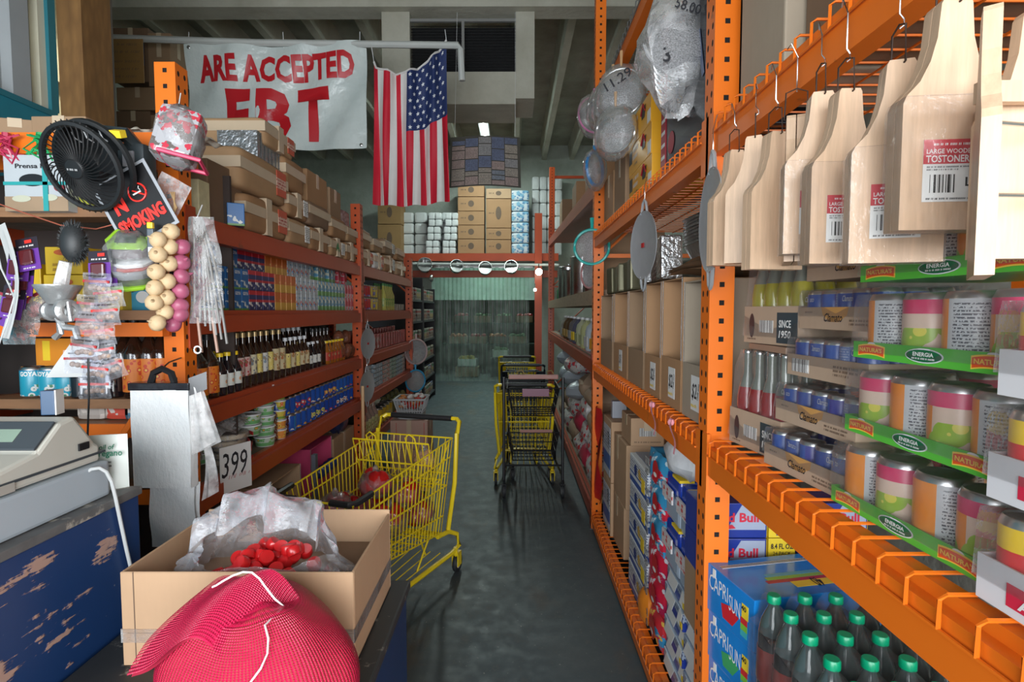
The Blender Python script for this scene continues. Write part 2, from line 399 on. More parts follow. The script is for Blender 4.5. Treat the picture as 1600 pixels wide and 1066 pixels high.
def tube_light(loc, L, rz, m, label, group=None, e=0, col=(1,1,1), two=True):
    o = empty('ceiling_light', loc, rz, label, 'light', group)
    MB().box(-.10, .10, -L/2, L/2, 0, .06, r=.01).build('housing', WHITEP, o)
    for s in ((-.045, .045) if two else (0,)):
        MB().tube([(s, -L/2+.03, -.02), (s, L/2-.03, -.02)], .018, 8).build('tube', m, o)
    if e:
        l = area('tube_glow', (0, 0, -.06), (0, 0, 0), .12, L, e, col); l.parent = o
    return o
tube_light((-3.30, 3.16, 3.44), .80, PI/2, TUBE, 'twin lit tubes inside the teal-framed office standing for a lamp reflection in its glass', e=9, col=(1, .92, .72))  # tubes added to stand for a lamp reflected in the office window
tube_light((-.57, 10.1, 5.16), 3.4, 0, TUBEC, 'long lit tube on the ceiling beyond the hanging price poster', e=80, col=(.84, 1, .95), two=False)
# silhouette pictures inside the office
DKP = mat('brown_silhouette', (.20, .14, .09), .7)
o = empty('wall_art', (-3.10, 3.405, 3.20), 0, 'brown long-necked vase silhouette on the cream office wall', 'wall art')
MB().prism([(q_[0]*.24, q_[1]*.24) for q_ in [(-.16,-.2),(-.14,-.3),(.14,-.3),(.16,-.2),(.30,0),(.06,.0),(.03,.45),(.05,.75),(-.03,.75),(-.05,.45),(-.08,0),(-.30,0)]], -.005, .01).build('silhouette', DKP, o)
MB().box(-.4, .3, -.04, .01, -.115, -.09).build('shelf', mat('dark_brown_ledge', (.09, .06, .04), .6), o)
# OSB column, conduits, rough pier
t = NT('strand_board'); co = t.coord('Object', (9, 9, 2.5)); vo = t.n('ShaderNodeTexVoronoi'); vo.inputs['Scale'].default_value = 3; t.l(co, vo.inputs['Vector'])
t.color(t.mix(t.noise(co, 4, 4), t.mix(t.math('MULTIPLY', vo.outputs['Distance'], .8, True), (.36, .19, .06), (.12, .06, .02)), (.17, .08, .025))); t.set(Roughness=.7)
S1('column_1', MB().box(-2.59, -2.45, 3.17, 3.40, 0, 5.6), t.mat)
PIPE = mat('white_painted_pipe', (.50, .52, .50), .45)
for i, (px, r) in enumerate(((152, .018), (160, .026), (168, .014))):
    p = W(px, 120, y=3.55); tag(MB().tube([(p.x, 3.55, 1.0), (p.x, 3.55, 5.4)], r, 8).build('wall_conduit', PIPE), ('slim grey conduit right beside the strand-board column', 'thickest of the three vertical conduits by the strand-board column', 'thin conduit next to the rough pier, farthest from the strand board')[i], 'conduit', 'conduits by the column')
S1('column_2', MB().box(-2.70, -2.61, 3.56, 3.64, 0, 5.6), plaster('rough_pier', (.30, .31, .29), (.16, .16, .15)))
# mezzanine boxes behind the pipe
S1('floor_mezzanine', MB().box(-5.4, -2.9, 5.15, 8.0, W(200, 208, y=5.2).z-.1, W(200, 208, y=5.2).z-.002), PARTB)
BOXT = {}
def carton(w_, d, h, mt=CARD, tape=True, seam=True, label=None, lsz=(.3, .4), flaps=0, name='cardboard_box', crump=0):
    o = empty(name)
    b = MB(); b.box(-w_/2, w_/2, 0, d, 0, h, r=min(.006, h*.05)); bb = b.build('box_body', mt, o)
    if tape: MB().box(-w_/2-.0012, w_/2+.0012, d*.5-.024, d*.5+.024, h*.62, h+.0012).box(-w_*.08, w_*.08, -.0012, .0, 0, h*.0+.001).build('tape', TAPE, o)
    if seam: MB().box(-.022, .022, -.0015, d*.5, h*.55, h+.0015).build('tape_strip', TAPE, o)
    if label: MB().box(w_*.12, w_*(.12+lsz[0]), -.002, .0, h*.3, h*(.3+lsz[1])).build('shipping_label', label, o)
    o['category'] = 'box'; return o
def put(o, loc, rz, label, group=None, cat=None):
    o.location = loc; o.rotation_euler = (0, 0, rz); o['label'] = label
    if group: o['group'] = group
    if cat: o['category'] = cat
    return o
LBW = box_mat('shipping_label_print', (.72,.72,.70), lines=((.05,.05,.05), 90, .1, .9))
LBR = box_mat('red_sticker_print', (.55,.10,.05), bands=((.3,.7,(.65,.45,.35)),), lines=((.35,.02,.02), 60, .3, .7))
bl = mat('blue_box_print', (.05,.11,.24), .6)
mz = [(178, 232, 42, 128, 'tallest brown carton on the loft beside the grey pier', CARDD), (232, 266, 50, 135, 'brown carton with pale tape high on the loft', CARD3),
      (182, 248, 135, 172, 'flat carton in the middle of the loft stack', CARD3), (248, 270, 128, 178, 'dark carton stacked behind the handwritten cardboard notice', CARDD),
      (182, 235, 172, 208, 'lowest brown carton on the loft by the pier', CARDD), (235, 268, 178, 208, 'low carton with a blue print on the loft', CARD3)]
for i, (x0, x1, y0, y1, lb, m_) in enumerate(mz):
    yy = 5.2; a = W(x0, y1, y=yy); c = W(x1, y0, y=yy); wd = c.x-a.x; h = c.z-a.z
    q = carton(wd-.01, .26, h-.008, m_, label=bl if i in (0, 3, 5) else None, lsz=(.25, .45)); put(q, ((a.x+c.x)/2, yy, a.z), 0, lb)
# the long pipe with the notice, the banner and the flag
zp = W(430, 65, y=5).z
pA = W(136, 58, y=5); pB = W(716, 71, y=5)
o = tag(MB().tube([pA, W(400, 67, y=5), pB, pB+Vector((.02, 0, -.04)), pB+Vector((.03, .02, -.30))], .030, 8).build('overhead_pipe', PIPE), 'long white overhead pipe with an elbow above the banner and flag', 'pipe')
BAN = NT('white_vinyl'); co = BAN.coord(); BAN.color(BAN.mix(BAN.ramp(BAN.noise(co, 2, 5), [(.4, 0), (.7, 1)]), (.62, .68, .66), (.48, .55, .54))); BAN.set(Roughness=.28); BAN.bump(BAN.noise(co, 5, 4), .5, .05)
t = NT('faded_red_print'); co = t.coord(); t.color(t.mix(t.ramp(t.noise(co, 2.6, 5, .65), [(.63, 0), (.69, .7)]), (.50, .012, .02), (.62, .36, .38))); t.set(Roughness=.35); REDB = t.mat
bw, bh = 1.63, .95; bc = W(431, 151, y=5)
def ban(x, z):
    return Vector((x, .025*math.sin(x*7+z*3)+.02*math.sin(x*13-z*9)+.03*math.cos(z*4), z - .028*math.sin(max(0, (z/bh+.5))*PI*.5)*math.sin((x/bw+.5)*PI)+ .018*x))
o = empty('vinyl_banner', bc, 0, 'white vinyl banner with red lettering hung from the overhead pipe', 'banner')
MB().grid(lambda u, v: tuple(ban((u-.5)*bw, (v-.5)*bh)), 40, 24).build('cloth', BAN.mat, o)
off = lambda x0, z0: (lambda x, z: ban(x+x0, z+z0) + Vector((0, -.006, 0)))
txt('ARE ACCEPTED', .235, REDB, o, (0,0,0), w=1.42, bold=.04, fn=off(-.0, .275), name='lettering')
for ch_, x_, w_l in (('E', -.347, .23), ('B', -.024, .31), ('T', .323, .30)): txt(ch_, .49, REDB, o, (0,0,0), w=w_l, bold=.045 if ch_ != 'B' else .035, fn=off(x_, -.147), name='lettering')
for sx in (-1, 1):
    for sz in (-1, 1):
        p = ban(sx*(bw/2-.05), sz*(bh/2-.03)); MB().lathe([(.010, -.004), (.016, 0), (.010, .004)], 8).build('eyelet', STEEL, o, p+Vector((0, -.008, 0)), (PI/2, 0, 0))
for sx in (-1, .1, 1): p = ban(sx*(bw/2-.05), bh/2-.02); MB().tube([p, (p.x, 0, bh/2+.09)], .003, 4).build('cord', WHITEP, o)
# flag, hung by its corners, stripes running down
FR = mat('flag_red', (.56, .008, .03), .6); FW = mat('flag_white', (.70, .68, .66), .6); FB = mat('flag_blue', (.014, .03, .12), .6); FST = mat('flag_star_white', (.72,.74,.78), .6)
fw, fh = .66, 1.36; fc = W(641, 200, y=5)
def flag(u, v):                     # v 0 bottom..1 top
    x = (u-.5)*fw*(1.06-.06*v) ; sag = .19*math.sin(PI*min(1, max(0, u*.93+.05)))**.8 if 0 < u < 1 else 0
    top = fh/2 - sag + .10*(u-.5)*2*(.9) ; bot = -fh/2 - .03*math.sin(u*PI) + .03*u
    return (x + .012*math.sin(u*22+v*3)*(1-v*.3), .035*math.sin(u*20+1.2*v)+.012*math.sin(u*41-v*4), bot+(top-bot)*v)
o = empty('national_flag', fc, 0, 'red, white and blue flag hanging vertically from the pipe', 'flag')
def fm(i, j):
    s_ = i//4
    if s_ >= 6 and j >= 20: return 2
    return 0 if s_ % 2 == 0 else 1
MB().grid(flag, 52, 36, fm).build('flag_cloth', [FR, FW, FB], o)
b = MB()
for r_ in range(9):
    for c_ in range(6 if r_ % 2 == 0 else 5):
        u = 6/13 + (7/13)*((c_+.5)/6 if r_ % 2 == 0 else (c_+1)/6); v = 20/36 + (16/36)*((r_+.5)/9)*.98
        p = Vector(flag(u, v)); q = Vector(flag(u+.01, v)) - p; q.normalize()
        vs = [tuple(p + (q*math.cos(a_) + Vector((0,0,1))*math.sin(a_))*(.020 if k % 2 == 0 else .009) + Vector((0,-.006,0))) for k in range(10) for a_ in [PI/2+k*PI/5]]
        b.add(vs, [tuple(range(10))])
b.build('stars', FST, o)
MB().tube([Vector(flag(i/20, 1))+Vector((0, 0, .008)) for i in range(21)], .010, 6).build('header_band', FW, o)
for u in (0, 1): p = Vector(flag(u, 1)); MB().tube([p, (p.x-.01, 0, p.z+.09 if u else p.z+.12)], .003, 4).build('cord', WHITEP, o)
# cardboard notice with handwriting
o = empty('cardboard_notice', W(190, 96, y=4.93), 0, 'brown cardboard notice with handwriting hung from the overhead pipe', 'sign')
MB().box(-.195, .195, -.004, .004, -.187, .191).build('board', mat('notice_cardboard', (.30, .165, .05), .7), o)
for k in range(5): dashes(o, .31 if k < 4 else .25, .027, BROWNI, (0, -.006, .142-k*.064 - (.018 if k > 1 else 0)), seed=k+1, hand=True, name='handwriting')
for s in (-.12, .12): MB().tube([(s, 0, .18), (s, .07, zp-o.location.z+.05+.01*(s<0))], .002, 4).build('cord', WHITEP, o)
# high ventilation unit in its plaster surround
DARKM = mat('dark_louvre', (.010, .010, .011), .6)
b = MB(); A = W(640, 32, y=6); B = W(806, 112, y=6)
b.box(A.x-.30, A.x, 6, 6.6, B.z-.28, A.z+.1).box(B.x, B.x+.20, 6, 6.6, B.z-.28, A.z+.1).box(A.x, B.x, 6, 6.6, B.z-.34, B.z)
S1('trim_20', b, JOISTP)
S1('trim_21', MB().box(-5.4, 2.0, 5.9, 6.15, A.z+.09, 5.62), JOISTP)
o = empty('ventilation_grille', ((A.x+B.x)/2, 6.05, (A.z+B.z)/2), 0, 'large dark louvred ventilation grille set high above the aisle', 'vent')
hw = (B.x-A.x)/2; hh = (A.z-B.z)/2
MB().box(-hw, hw, .1, .12, -hh, hh).build('backing', DARKM, o)
b = MB()
for k in range(17): z = -hh+.03+k*(2*hh-.05)/16; b.add([(-hw, .0, z-.012), (hw, .0, z-.012), (hw, .07, z+.014), (-hw, .07, z+.014)], [(0,1,2,3)])
b.build('louvres', mat('louvre_grey', (.03,.03,.032), .5), o)
MB().box(-hw-.02, hw+.02, -.03, .0, hh, hh+.03).box(-hw-.02, hw+.02, -.03, 0, -hh-.03, -hh).box(-.015, .015, -.03, 0, -hh, hh).build('grille_frame', mat('grey_grille_frame', (.25,.25,.24), .6), o)
# hanging laminated poster
o = empty('laminated_poster', W(758, 253, y=5.5), 0, 'laminated price poster with dark border hung above the aisle', 'poster')
pw, ph = .70, .50
pf = lambda x, z: Vector((x*(1+.04*(-z/ph)), .03*math.cos(x*5)+.05*(z), z + .02*math.cos(x*6)-.035*x/pw*(z/ph)*0))
MB().grid(lambda u, v: tuple(pf((u-.5)*pw, (v-.5)*ph)), 14, 8).build('sheet', box_mat('poster_border', (.07, .065, .055), rough=.25), o)
cl = [(.25,.24,.24), (.28,.24,.20), (.17,.19,.23), (.10,.12,.20), (.30,.22,.20)]
rg = random.Random(3)
for i in range(5):
    z = -.235
    while z < .20:
        hh_ = rg.choice((.05, .09, .12)); x0 = -.33+i*.132
        c_ = rg.choice(cl)
        mm = box_mat('poster_panel', c_, lines=(sc(c_, .5), 70, .1, .9))
        MB().grid(lambda u, v: tuple(pf(x0+u*.125, min(.235, z+v*(hh_-.01)))+Vector((0, -.004, 0))), 3, 1).build('poster_panel', mm, o); z += hh_
for s in (-1, 1): MB().tube([(s*.3, 0, ph/2), (s*.3, .3, 1.6)], .002, 4).build('cord', WHITEP, o)
# ================================================================ RACKS
def upright(parent, x, y, z0, z1, m, s=.076, dx=.076):
    o = MB().box(-dx/2, dx/2, -s/2, s/2, 0, z1-z0).build('upright', m, parent, (x, y, z0)); 
    if z0 < .02: MB().box(-.055, .055, -.055, .055, 0, .008).box(-dx/2-.002, dx/2+.002, -s/2-.002, s/2+.002, 0, .05).build('foot_plate', mat('worn_steel_foot', (.10, .10, .11), .5, .6), o)
    return o
def beam(parent, x, y0, y1, ztop, h, m, d=.05, side=1):
    # side 1: aisle towards -x ; step on the inner edge
    b = MB(); x0, x1 = (x, x+d*side) if side > 0 else (x-d, x)
    b.box(x0, x1, y0, y1, ztop-h, ztop-.022); xi = x + side*d*.45
    b.box(min(xi, x+side*d), max(xi, x+side*d), y0, y1, ztop-.022, ztop)
    for ye in (y0, y1):
        s_ = 1 if ye == y0 else -1
        b.box(x - .004*side if side > 0 else x-.006, x+.006 if side < 0 else x+.006, min(ye-s_*.05, ye+s_*.012), max(ye-s_*.05, ye+s_*.012), ztop-h-.05, ztop+.02)
    return b.build('beam', m, parent)
def wire_deck(parent, x0, x1, y0, y1, z, m, drop=.05):
    b = MB(); n_ = int((y1-y0)/.0635); st = (y1-y0)/n_
    for k in range(n_):
        y = y0 + st*(k+.5); b.tube([(x0-.006, y, z-drop), (x0-.006, y, z-.002), (x0+.004, y, z+.006), (x1, y, z+.006)], .0032, 5)
    for x in (x0-.006, ): b.tube([(x, y0, z-drop), (x, y1, z-drop)], .003, 5)
    for k in range(7): x = x0+.12+(x1-x0-.14)*k/6; b.tube([(x, y0, z+.001), (x, y1, z+.001)], .003, 5)
    return b.build('wire_deck', m, parent)
XR, XR2 = .606, 1.68
RR = empty('pallet_rack', (0, 0, 0), 0, 'tall orange pallet rack filled with drinks beside the aisle', 'shelving rack')
for y, zt in ((1.73, 4.2), (4.19, 4.2), (9.6, 3.3)):
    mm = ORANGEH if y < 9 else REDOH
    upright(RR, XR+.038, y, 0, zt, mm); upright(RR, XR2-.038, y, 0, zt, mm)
    for k in range(4):
        z = .3+k*.9; MB().box(XR+.07, XR2-.07, y-.012, y+.012, z, z+.03).build('brace', mm, RR)
        if y > 2: MB().tube([(XR+.08, y, z+.03), (XR2-.08, y, z+.88)], .012, 5).build('brace', mm, RR)
upright(RR, XR+.038, -.75, 0, 4.2, ORANGEH); upright(RR, XR2-.038, -.75, 0, 4.2, ORANGEH)
ZD, ZB, ZU, ZH = 1.294, .137, 2.28, 3.22
bays = [(-.71, 1.69), (1.77, 4.15)]
for (y0, y1) in bays:
    for z in (ZB, ZD, ZU, ZH):
        if z == ZH and y0 < 0: continue
        beam(RR, XR, y0, y1, z, .11, ORANGE); beam(RR, XR2, y0, y1, z, .11, ORANGE, side=-1)
        wire_deck(RR, XR, XR2, y0+.01, y1-.01, z, ORANGE if z != ZH else mat('grey_wire', (.25,.27,.27), .4, .7), .045)
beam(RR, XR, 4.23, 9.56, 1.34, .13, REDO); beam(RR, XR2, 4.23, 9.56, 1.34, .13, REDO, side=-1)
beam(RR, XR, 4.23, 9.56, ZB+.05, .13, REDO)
MB().box(XR, XR2, 4.23, 9.56, 1.74, 1.86).build('plank_shelf', wood_mat('raw_edge_plank', (.42,.30,.20), (4, 3, 12)), RR)
MB().box(XR+.02, XR2, 4.23, 9.56, 1.325, 1.339).box(XR+.02, XR2, 4.23, 9.56, .17, .185).build('shelf_board', PARTB, RR)
b = MB(); b.M = T(XR, 4.23, 2.62) @ RX(math.atan2(.25, 5.33)); b.box(0, .06, 0, 5.33, -.06, .06).box(.06, 1.0, 0, 5.33, 0, .02); b.build('sloping_beam', REDO, RR)
# left rack
XL, XL2 = -1.23, -2.25
LR = empty('steel_shelving', (0, 0, 0), 0, 'rust-red four-tier shelving rack holding bottles, juice cartons and cans', 'shelving rack')
for y, zt in ((2.06, 2.60), (4.43, 2.55), (6.60, 2.33)):
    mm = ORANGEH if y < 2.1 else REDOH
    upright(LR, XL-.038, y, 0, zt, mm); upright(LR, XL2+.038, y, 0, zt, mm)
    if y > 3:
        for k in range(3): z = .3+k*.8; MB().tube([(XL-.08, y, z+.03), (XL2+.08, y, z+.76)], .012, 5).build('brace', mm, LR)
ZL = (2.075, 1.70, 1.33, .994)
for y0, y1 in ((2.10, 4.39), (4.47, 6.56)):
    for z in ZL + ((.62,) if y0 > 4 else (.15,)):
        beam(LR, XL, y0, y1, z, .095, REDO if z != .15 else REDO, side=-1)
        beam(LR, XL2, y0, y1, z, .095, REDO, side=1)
        MB().box(XL2+.05, XL-.028, y0, y1, z-.018, z-.001, r=0).build('shelf_board', PARTB, LR)
MB().box(XL2, XL2+.01, 2.55, 6.6, .1, 2.0).build('back_panel', mat('dark_hardboard', (.05, .035, .03), .8), LR)
# end rack facing the till: planks and beams running across
ER = empty('end_shelving', (0, 0, 0), 0, 'orange and wood end shelving beside the till with coconut cans and sauce bottles', 'shelving rack')
xa, xb = -2.35, -1.27
for z, hh_ in ((2.33, .075), (1.655, .05), (1.285, .05)):
    MB().box(xa, xb, 1.96, 2.0, z-hh_, z).build('beam', ORANGE, ER)
    if z > 2: MB().box(xa, xb, 2.18, 2.22, z-hh_, z).build('beam', ORANGE, ER)
for z in (2.07, 1.70, 1.375):
    MB().box(xa, xb, 1.97, 2.095, z-.035, z).build('plank', PLANK, ER)
MB().box(xa, xb, 2.46, 2.475, .1, 2.3).build('back_panel', mat('dark_hardboard', (.05, .035, .03), .8), ER)
for x in (-1.98, -2.33): MB().box(x-.03, x+.03, 1.965, 2.03, 0, 2.33).build('post', mat('dark_brown_post', (.16, .045, .02), .6), ER)
MB().tube([(-1.30, 1.955, 1.42), (-1.62, 1.955, .95)], .018, 6).build('brace', ORANGE, ER)
MB().box(xa, xb, 1.96, 1.985, .985, 1.04).build('lower_rail', ORANGE, ER)
# back rack high across the end of the aisle
BR = empty('storage_rack', (0, 0, 0), 0, 'orange storage rack across the far end holding paper goods', 'shelving rack')
yb = 12.3; zbk = W(740, 396, y=yb).z
MB().box(-2.42, 1.0, yb, yb+.06, zbk-.17, zbk).build('beam', REDO, BR)
MB().box(-2.42, 1.0, yb+.95, yb+1.0, zbk-.15, zbk).box(-2.42, 1.0, yb+.3, yb+.34, zbk-.52, zbk-.36).build('beam', REDO, BR)
MB().box(-2.42, 1.0, yb+.05, yb+.96, zbk-.02, zbk-.002).build('shelf_board', PARTB, BR)
upright(BR, -2.44, yb+.03, 0, zbk, REDO, .09); 
p = W(841, 400, y=yb); upright(BR, p.x, yb, 0, W(841, 334, y=yb).z, REDO, .16, .16)
p = W(862, 400, y=10.5); upright(BR, p.x, 10.5, 0, W(862, 262, y=10.5).z, REDOH, .08, .10); MB().box(p.x, p.x+1.2, 10.48, 10.52, W(862,275,y=10.5).z-.05, W(862,275,y=10.5).z).build('cross_bar', REDO, BR)
MB().tube([(-2.3, yb-.12, zbk-.24), (1.0, yb-.12, zbk-.27)], .028, 8).build('hanging_rail', PIPE, BR)
# black gondola shelving beyond the bottle rack
GB = empty('gondola_shelf', (-1.58, 8.15, 0), 0, 'tall black gondola shelf with packets near the plastic curtain', 'shelving rack')
for k, (y0, y1) in enumerate(((0, 1.35), (1.4, 2.75))):
    zt = 2.26 if k == 0 else 2.12
    MB().box(-.75, 0, y0, y0+.03, 0, zt, r=.01).box(-.75, 0, y1-.03, y1, 0, zt, r=.01).box(-.75, -.7, y0, y1, 0, zt).build('side_panel', BLACKP, GB)
    for j in range(6): z = .12+j*.35; MB().box(-.7, -.01, y0+.03, y1-.03, z-.03, z).build('shelf', mat('dark_grey_shelf', (.05,.055,.06), .4), GB)
rg = random.Random(5)
PK = [box_mat('seed_packet_print_%d' % i, c, bands=((.7, .85, c2),), blots=((30, .45, c3, .1, .65),), lines=((.05,.04,.03), 60, .1, .3)) for i, (c, c2, c3) in enumerate((((.32,.30,.27), (.30,.05,.04), (.12,.06,.04)), ((.26,.26,.24), (.05,.18,.08), (.35,.25,.08)), ((.30,.28,.22), (.10,.08,.06), (.25,.06,.04)), ((.14,.16,.24), (.4,.4,.4), (.4,.3,.1))))]
pks = [Proto(tag(MB().box(-.045, .045, 0, .09, 0, .20, r=.012).build('spice_packet', m_), '', 'packet')) for m_ in PK]
for k, (y0, y1) in enumerate(((0.06, 1.3), (1.46, 2.7))):
    for j in range(6):
        z = .12+j*.35
        for i in range(9):
            y = y0+.06+i*.135
            if (k+j+i) % 11 == 9: continue
            q = (i//3+j+k) % 3 if j > 1 else (i//2+j) % 4
            pks[q].put((-1.58-.02, 8.15+y, z), PI/2, ('cream packet with a red band on the black gondola shelf', 'grey packet with a green band on the black gondola shelf', 'cream packet with a brown band on the black gondola shelf', 'navy packet on the low tiers of the black gondola shelf')[q], ('red-banded packets on the gondola', 'green-banded packets on the gondola', 'brown-banded packets on the gondola', 'navy packets on the gondola')[q])
# strip curtain, cold room behind it
CUR = film('clear_curtain_vinyl', (.80, .92, .86), haze=.16, gloss=.5, crump=4, bstr=.25, rough=.2)
o = empty('strip_curtain', (-.75, 12.95, 0), 0, 'clear plastic strip curtain closing the end of the aisle', 'curtain')
nn = 22
for k in range(nn):
    x = -1.12 + k*2.2/nn
    MB().grid(lambda u, v: (x+u*.135, .02*math.sin(u*PI)*(1 if k % 2 else -1)+.012*math.sin(v*9+k), .01+v*2.72), 4, 6).build('strip', CUR, o)
MB().box(-1.2, 1.2, -.02, .02, 2.70, 2.78).build('rail', STEEL, o)
CR_ = plaster('cold_room_wall', (.42, .52, .46), (.30, .36, .32))
S1('wall_cold_room', MB().box(-3.6, 2.2, 18, 18.1, 0, 3.6).box(-3.7, -3.6, 13.35, 18, 0, 3.6).box(2.2, 2.3, 13.35, 18, 0, 3.6), CR_)
S1('ceiling_cold_room', MB().box(-3.6, 2.2, 13.35, 18.1, 3.6, 3.7), CR_)
tube_light((-.7, 16.4, 3.45), 1.6, PI/2, TUBEC, 'lit tube on the ceiling behind the plastic curtain', e=30, col=(.75, 1, .92))
GRN = mat('leafy_green', (.06,.14,.03), .6, var=.5, vs=30); ORF = mat('orange_fruit', (.50,.13,.02), .5); REDF = mat('red_fruit', (.42,.02,.02), .4); YEF = mat('yellow_fruit', (.5,.36,.05), .5)
rg = random.Random(8)
tb = empty('produce_table', (-.8, 15.4, 0), 0, 'dark produce table seen through the plastic curtain', 'table')
MB().box(-1.2, 1.7, -.4, .5, .72, .78).box(-1.2, 1.7, .1, .5, 1.30, 1.34).build('table_top', mat('dark_green_table', (.03,.05,.035), .6), tb); MB().box(-1.9, 1.9, .5, .54, 0, 2.0).box(-1.2, 1.7, -.38, -.36, .05, .72).build('back_panel', mat('dark_brown_case', (.05,.045,.03), .7), tb)
for sx in (-1.1, 1.6):
    for sy in (-.35, .45): MB().box(sx-.03, sx+.03, sy-.03, sy+.03, 0, 1.3 if sy > 0 else .72).build('leg', BLACKP, tb)
def crate(x, y, z, m_, cm, lb, nfr=14, w_=.5, fr=.06):
    o = empty('produce_crate', (x, y, z), 0, lb, 'crate')
    b = MB().box(-w_/2, w_/2, 0, .015, 0, .2).box(-w_/2, w_/2, .33, .35, 0, .2).box(-w_/2, -w_/2+.015, 0, .35, 0, .2).box(w_/2-.015, w_/2, 0, .35, 0, .2).box(-w_/2, w_/2, 0, .35, 0, .02)
    b.build('crate_body', cm, o)
    b = MB()
    for i in range(nfr): b.sphere((rg.uniform(-w_/2+fr, w_/2-fr), rg.uniform(.08, .28), .17+rg.uniform(0, .06)), fr, n=8)
    f = b.build('produce', m_, o); f['kind'] = 'stuff'; return o
crate(-1.55, 15.0, .78, ORF, CARD2, 'crate of orange fruit behind the plastic curtain, beside the red crate')
crate(-1.0, 15.0, .78, REDF, CARD2, 'crate of red fruit behind the plastic curtain')
crate(-.45, 15.0, .78, ORF, CARDD, 'dark crate of orange fruit behind the plastic curtain')
crate(.10, 15.0, .78, GRN, CARD2, 'crate of green leaves behind the plastic curtain')
crate(-1.5, 15.6, 1.34, REDF, CARDD, 'upper crate of red fruit behind the plastic curtain')
crate(-.9, 15.6, 1.34, GRN, CARD2, 'upper crate of greens in pale cardboard behind the curtain')
crate(-.3, 15.6, 1.34, GRN, CARDD, 'upper crate of greens in dark cardboard behind the curtain')
crate(.3, 15.6, 1.34, REDF, CARD2, 'upper crate of red peppers in pale cardboard behind the curtain')
crate(-.35, 13.9, .48, GRN, mat('white_crate', (.6,.6,.55), .5), 'white crate of lettuce low behind the curtain', w_=.42)
tag(MB().box(-.6, -.05, 13.85, 14.2, 0, .48, r=.01).build('crate_stand', BLACKP), 'dark low stand under the white crate behind the curtain', 'stand')
crate(-1.2, 13.9, .25, YEF, WHITEP, 'low crate of yellow fruit near the curtain'); 
tag(MB().box(-1.5, -.9, 13.85, 14.25, 0, .25, r=.01).build('crate_stand', CARD3), 'brown low stand under the yellow fruit crate', 'stand')
# bright pans hanging from the far rail
rail = zbk-.25
def pan(px, py, lb, s=1):
    p = W(px, py, y=yb-.12); o = empty('saucepan', p, rg.uniform(-.3, .3), lb, 'pan', 'pans hanging from the far rail')
    b = MB(); b.M = RX(PI*.42) @ RZ(.3); b.lathe([(0, -.06), (.14*s, -.06), (.15*s, .08), (.14*s, .08), (.13*s, -.05), (0, -.05)], 18, cap=False); b.build('pan_body', STEEL, o)
    MB().tube([(0, 0, .12), (0, .0, rail-p.z-.02)], .012, 5).build('handle', BLACKP, o)
pan(664, 415, 'bright pan on the far rail, the one nearest the gondola shelf', 1.1); pan(713, 417, 'small bright pan on the far rail, next after the largest one'); pan(758, 420, 'pan hanging in the middle right of the far rail', 1.0); pan(799, 418, 'pan on the far rail nearest the round light bulb', 1.0)
p = W(674, 435, y=yb-.12); tag(MB().sphere((0,0,0), .05, 1, 1, 1.8, 8).build('hanging_ladle', STEEL, None, p), 'small ladle dangling under the first pan on the far rail', 'ladle')
# two small bulbs at the far post
for px, py, r, lb in ((842, 425, .075, 'brighter round bulb glowing beside the far orange post'), (836, 453, .035, 'tiny bulb glowing lower on the far orange post')):
    p = W(px, py, y=11.8); o = empty('light_bulb', p, 0, lb, 'bulb'); MB().sphere((0,0,0), r, n=10).build('bulb', glow('bulb_glow', (1, .96, .8), 14), o); MB().tube([(0,0,r),(0,.1,r+.1)], .012).build('socket', BLACKP, o)
# ================================================================ GOODS ON THE DRINK RACK
R90 = -PI/2
def onR(y, z, x=.64, dr=0): return (x, y, z), R90+dr
# ---- cans
def can(name, r, h, lm, n=18):
    b = MB(); rr = r
    b.lathe([(rr*.82, 0), (rr*.96, h*.03), (rr, h*.07), (rr, h*.90), (rr*.93, h*.955), (rr*.90, h*.985), (rr*.86, h), (rr*.82, h*.975), (0.001, h*.97)], n, [0, 0, 1, 0, 0, 0, 0, 0], cap=False)
    return b.build(name, [TIN, lm])
OR_ = (.90, .30, .035); PK_ = (.72, .05, .16); LG = (.62, .64, .66)
NAT = [can_mat('nectar_can_panel', [(0, OR_), (.5, LG), (.93, OR_)], lines=(.53, .92), h=.12, bands=((.112, .13, (.6,.6,.6)),)),
       can_mat('nectar_can_fruit', [(0, OR_), (.42, (.80,.62,.50)), (.72, LG)], bands=((.085, .113, PK_),), blot=(20, .50, .006, .060, (.35,.55,.05), (.78,.72,.12)), h=.12)]
def tray(parent, w_, d, h, mt, name='tray', ends=None):
    b = MB(); t_ = .003
    b.box(-w_/2, w_/2, 0, d, 0, t_); b.box(-w_/2, w_/2, 0, t_, t_, h); b.box(-w_/2, w_/2, d-t_, d, t_, h); b.box(-w_/2, -w_/2+t_, t_, d-t_, t_, h); b.box(w_/2-t_, w_/2, t_, d-t_, t_, h)
    return b.build(name, mt, parent)
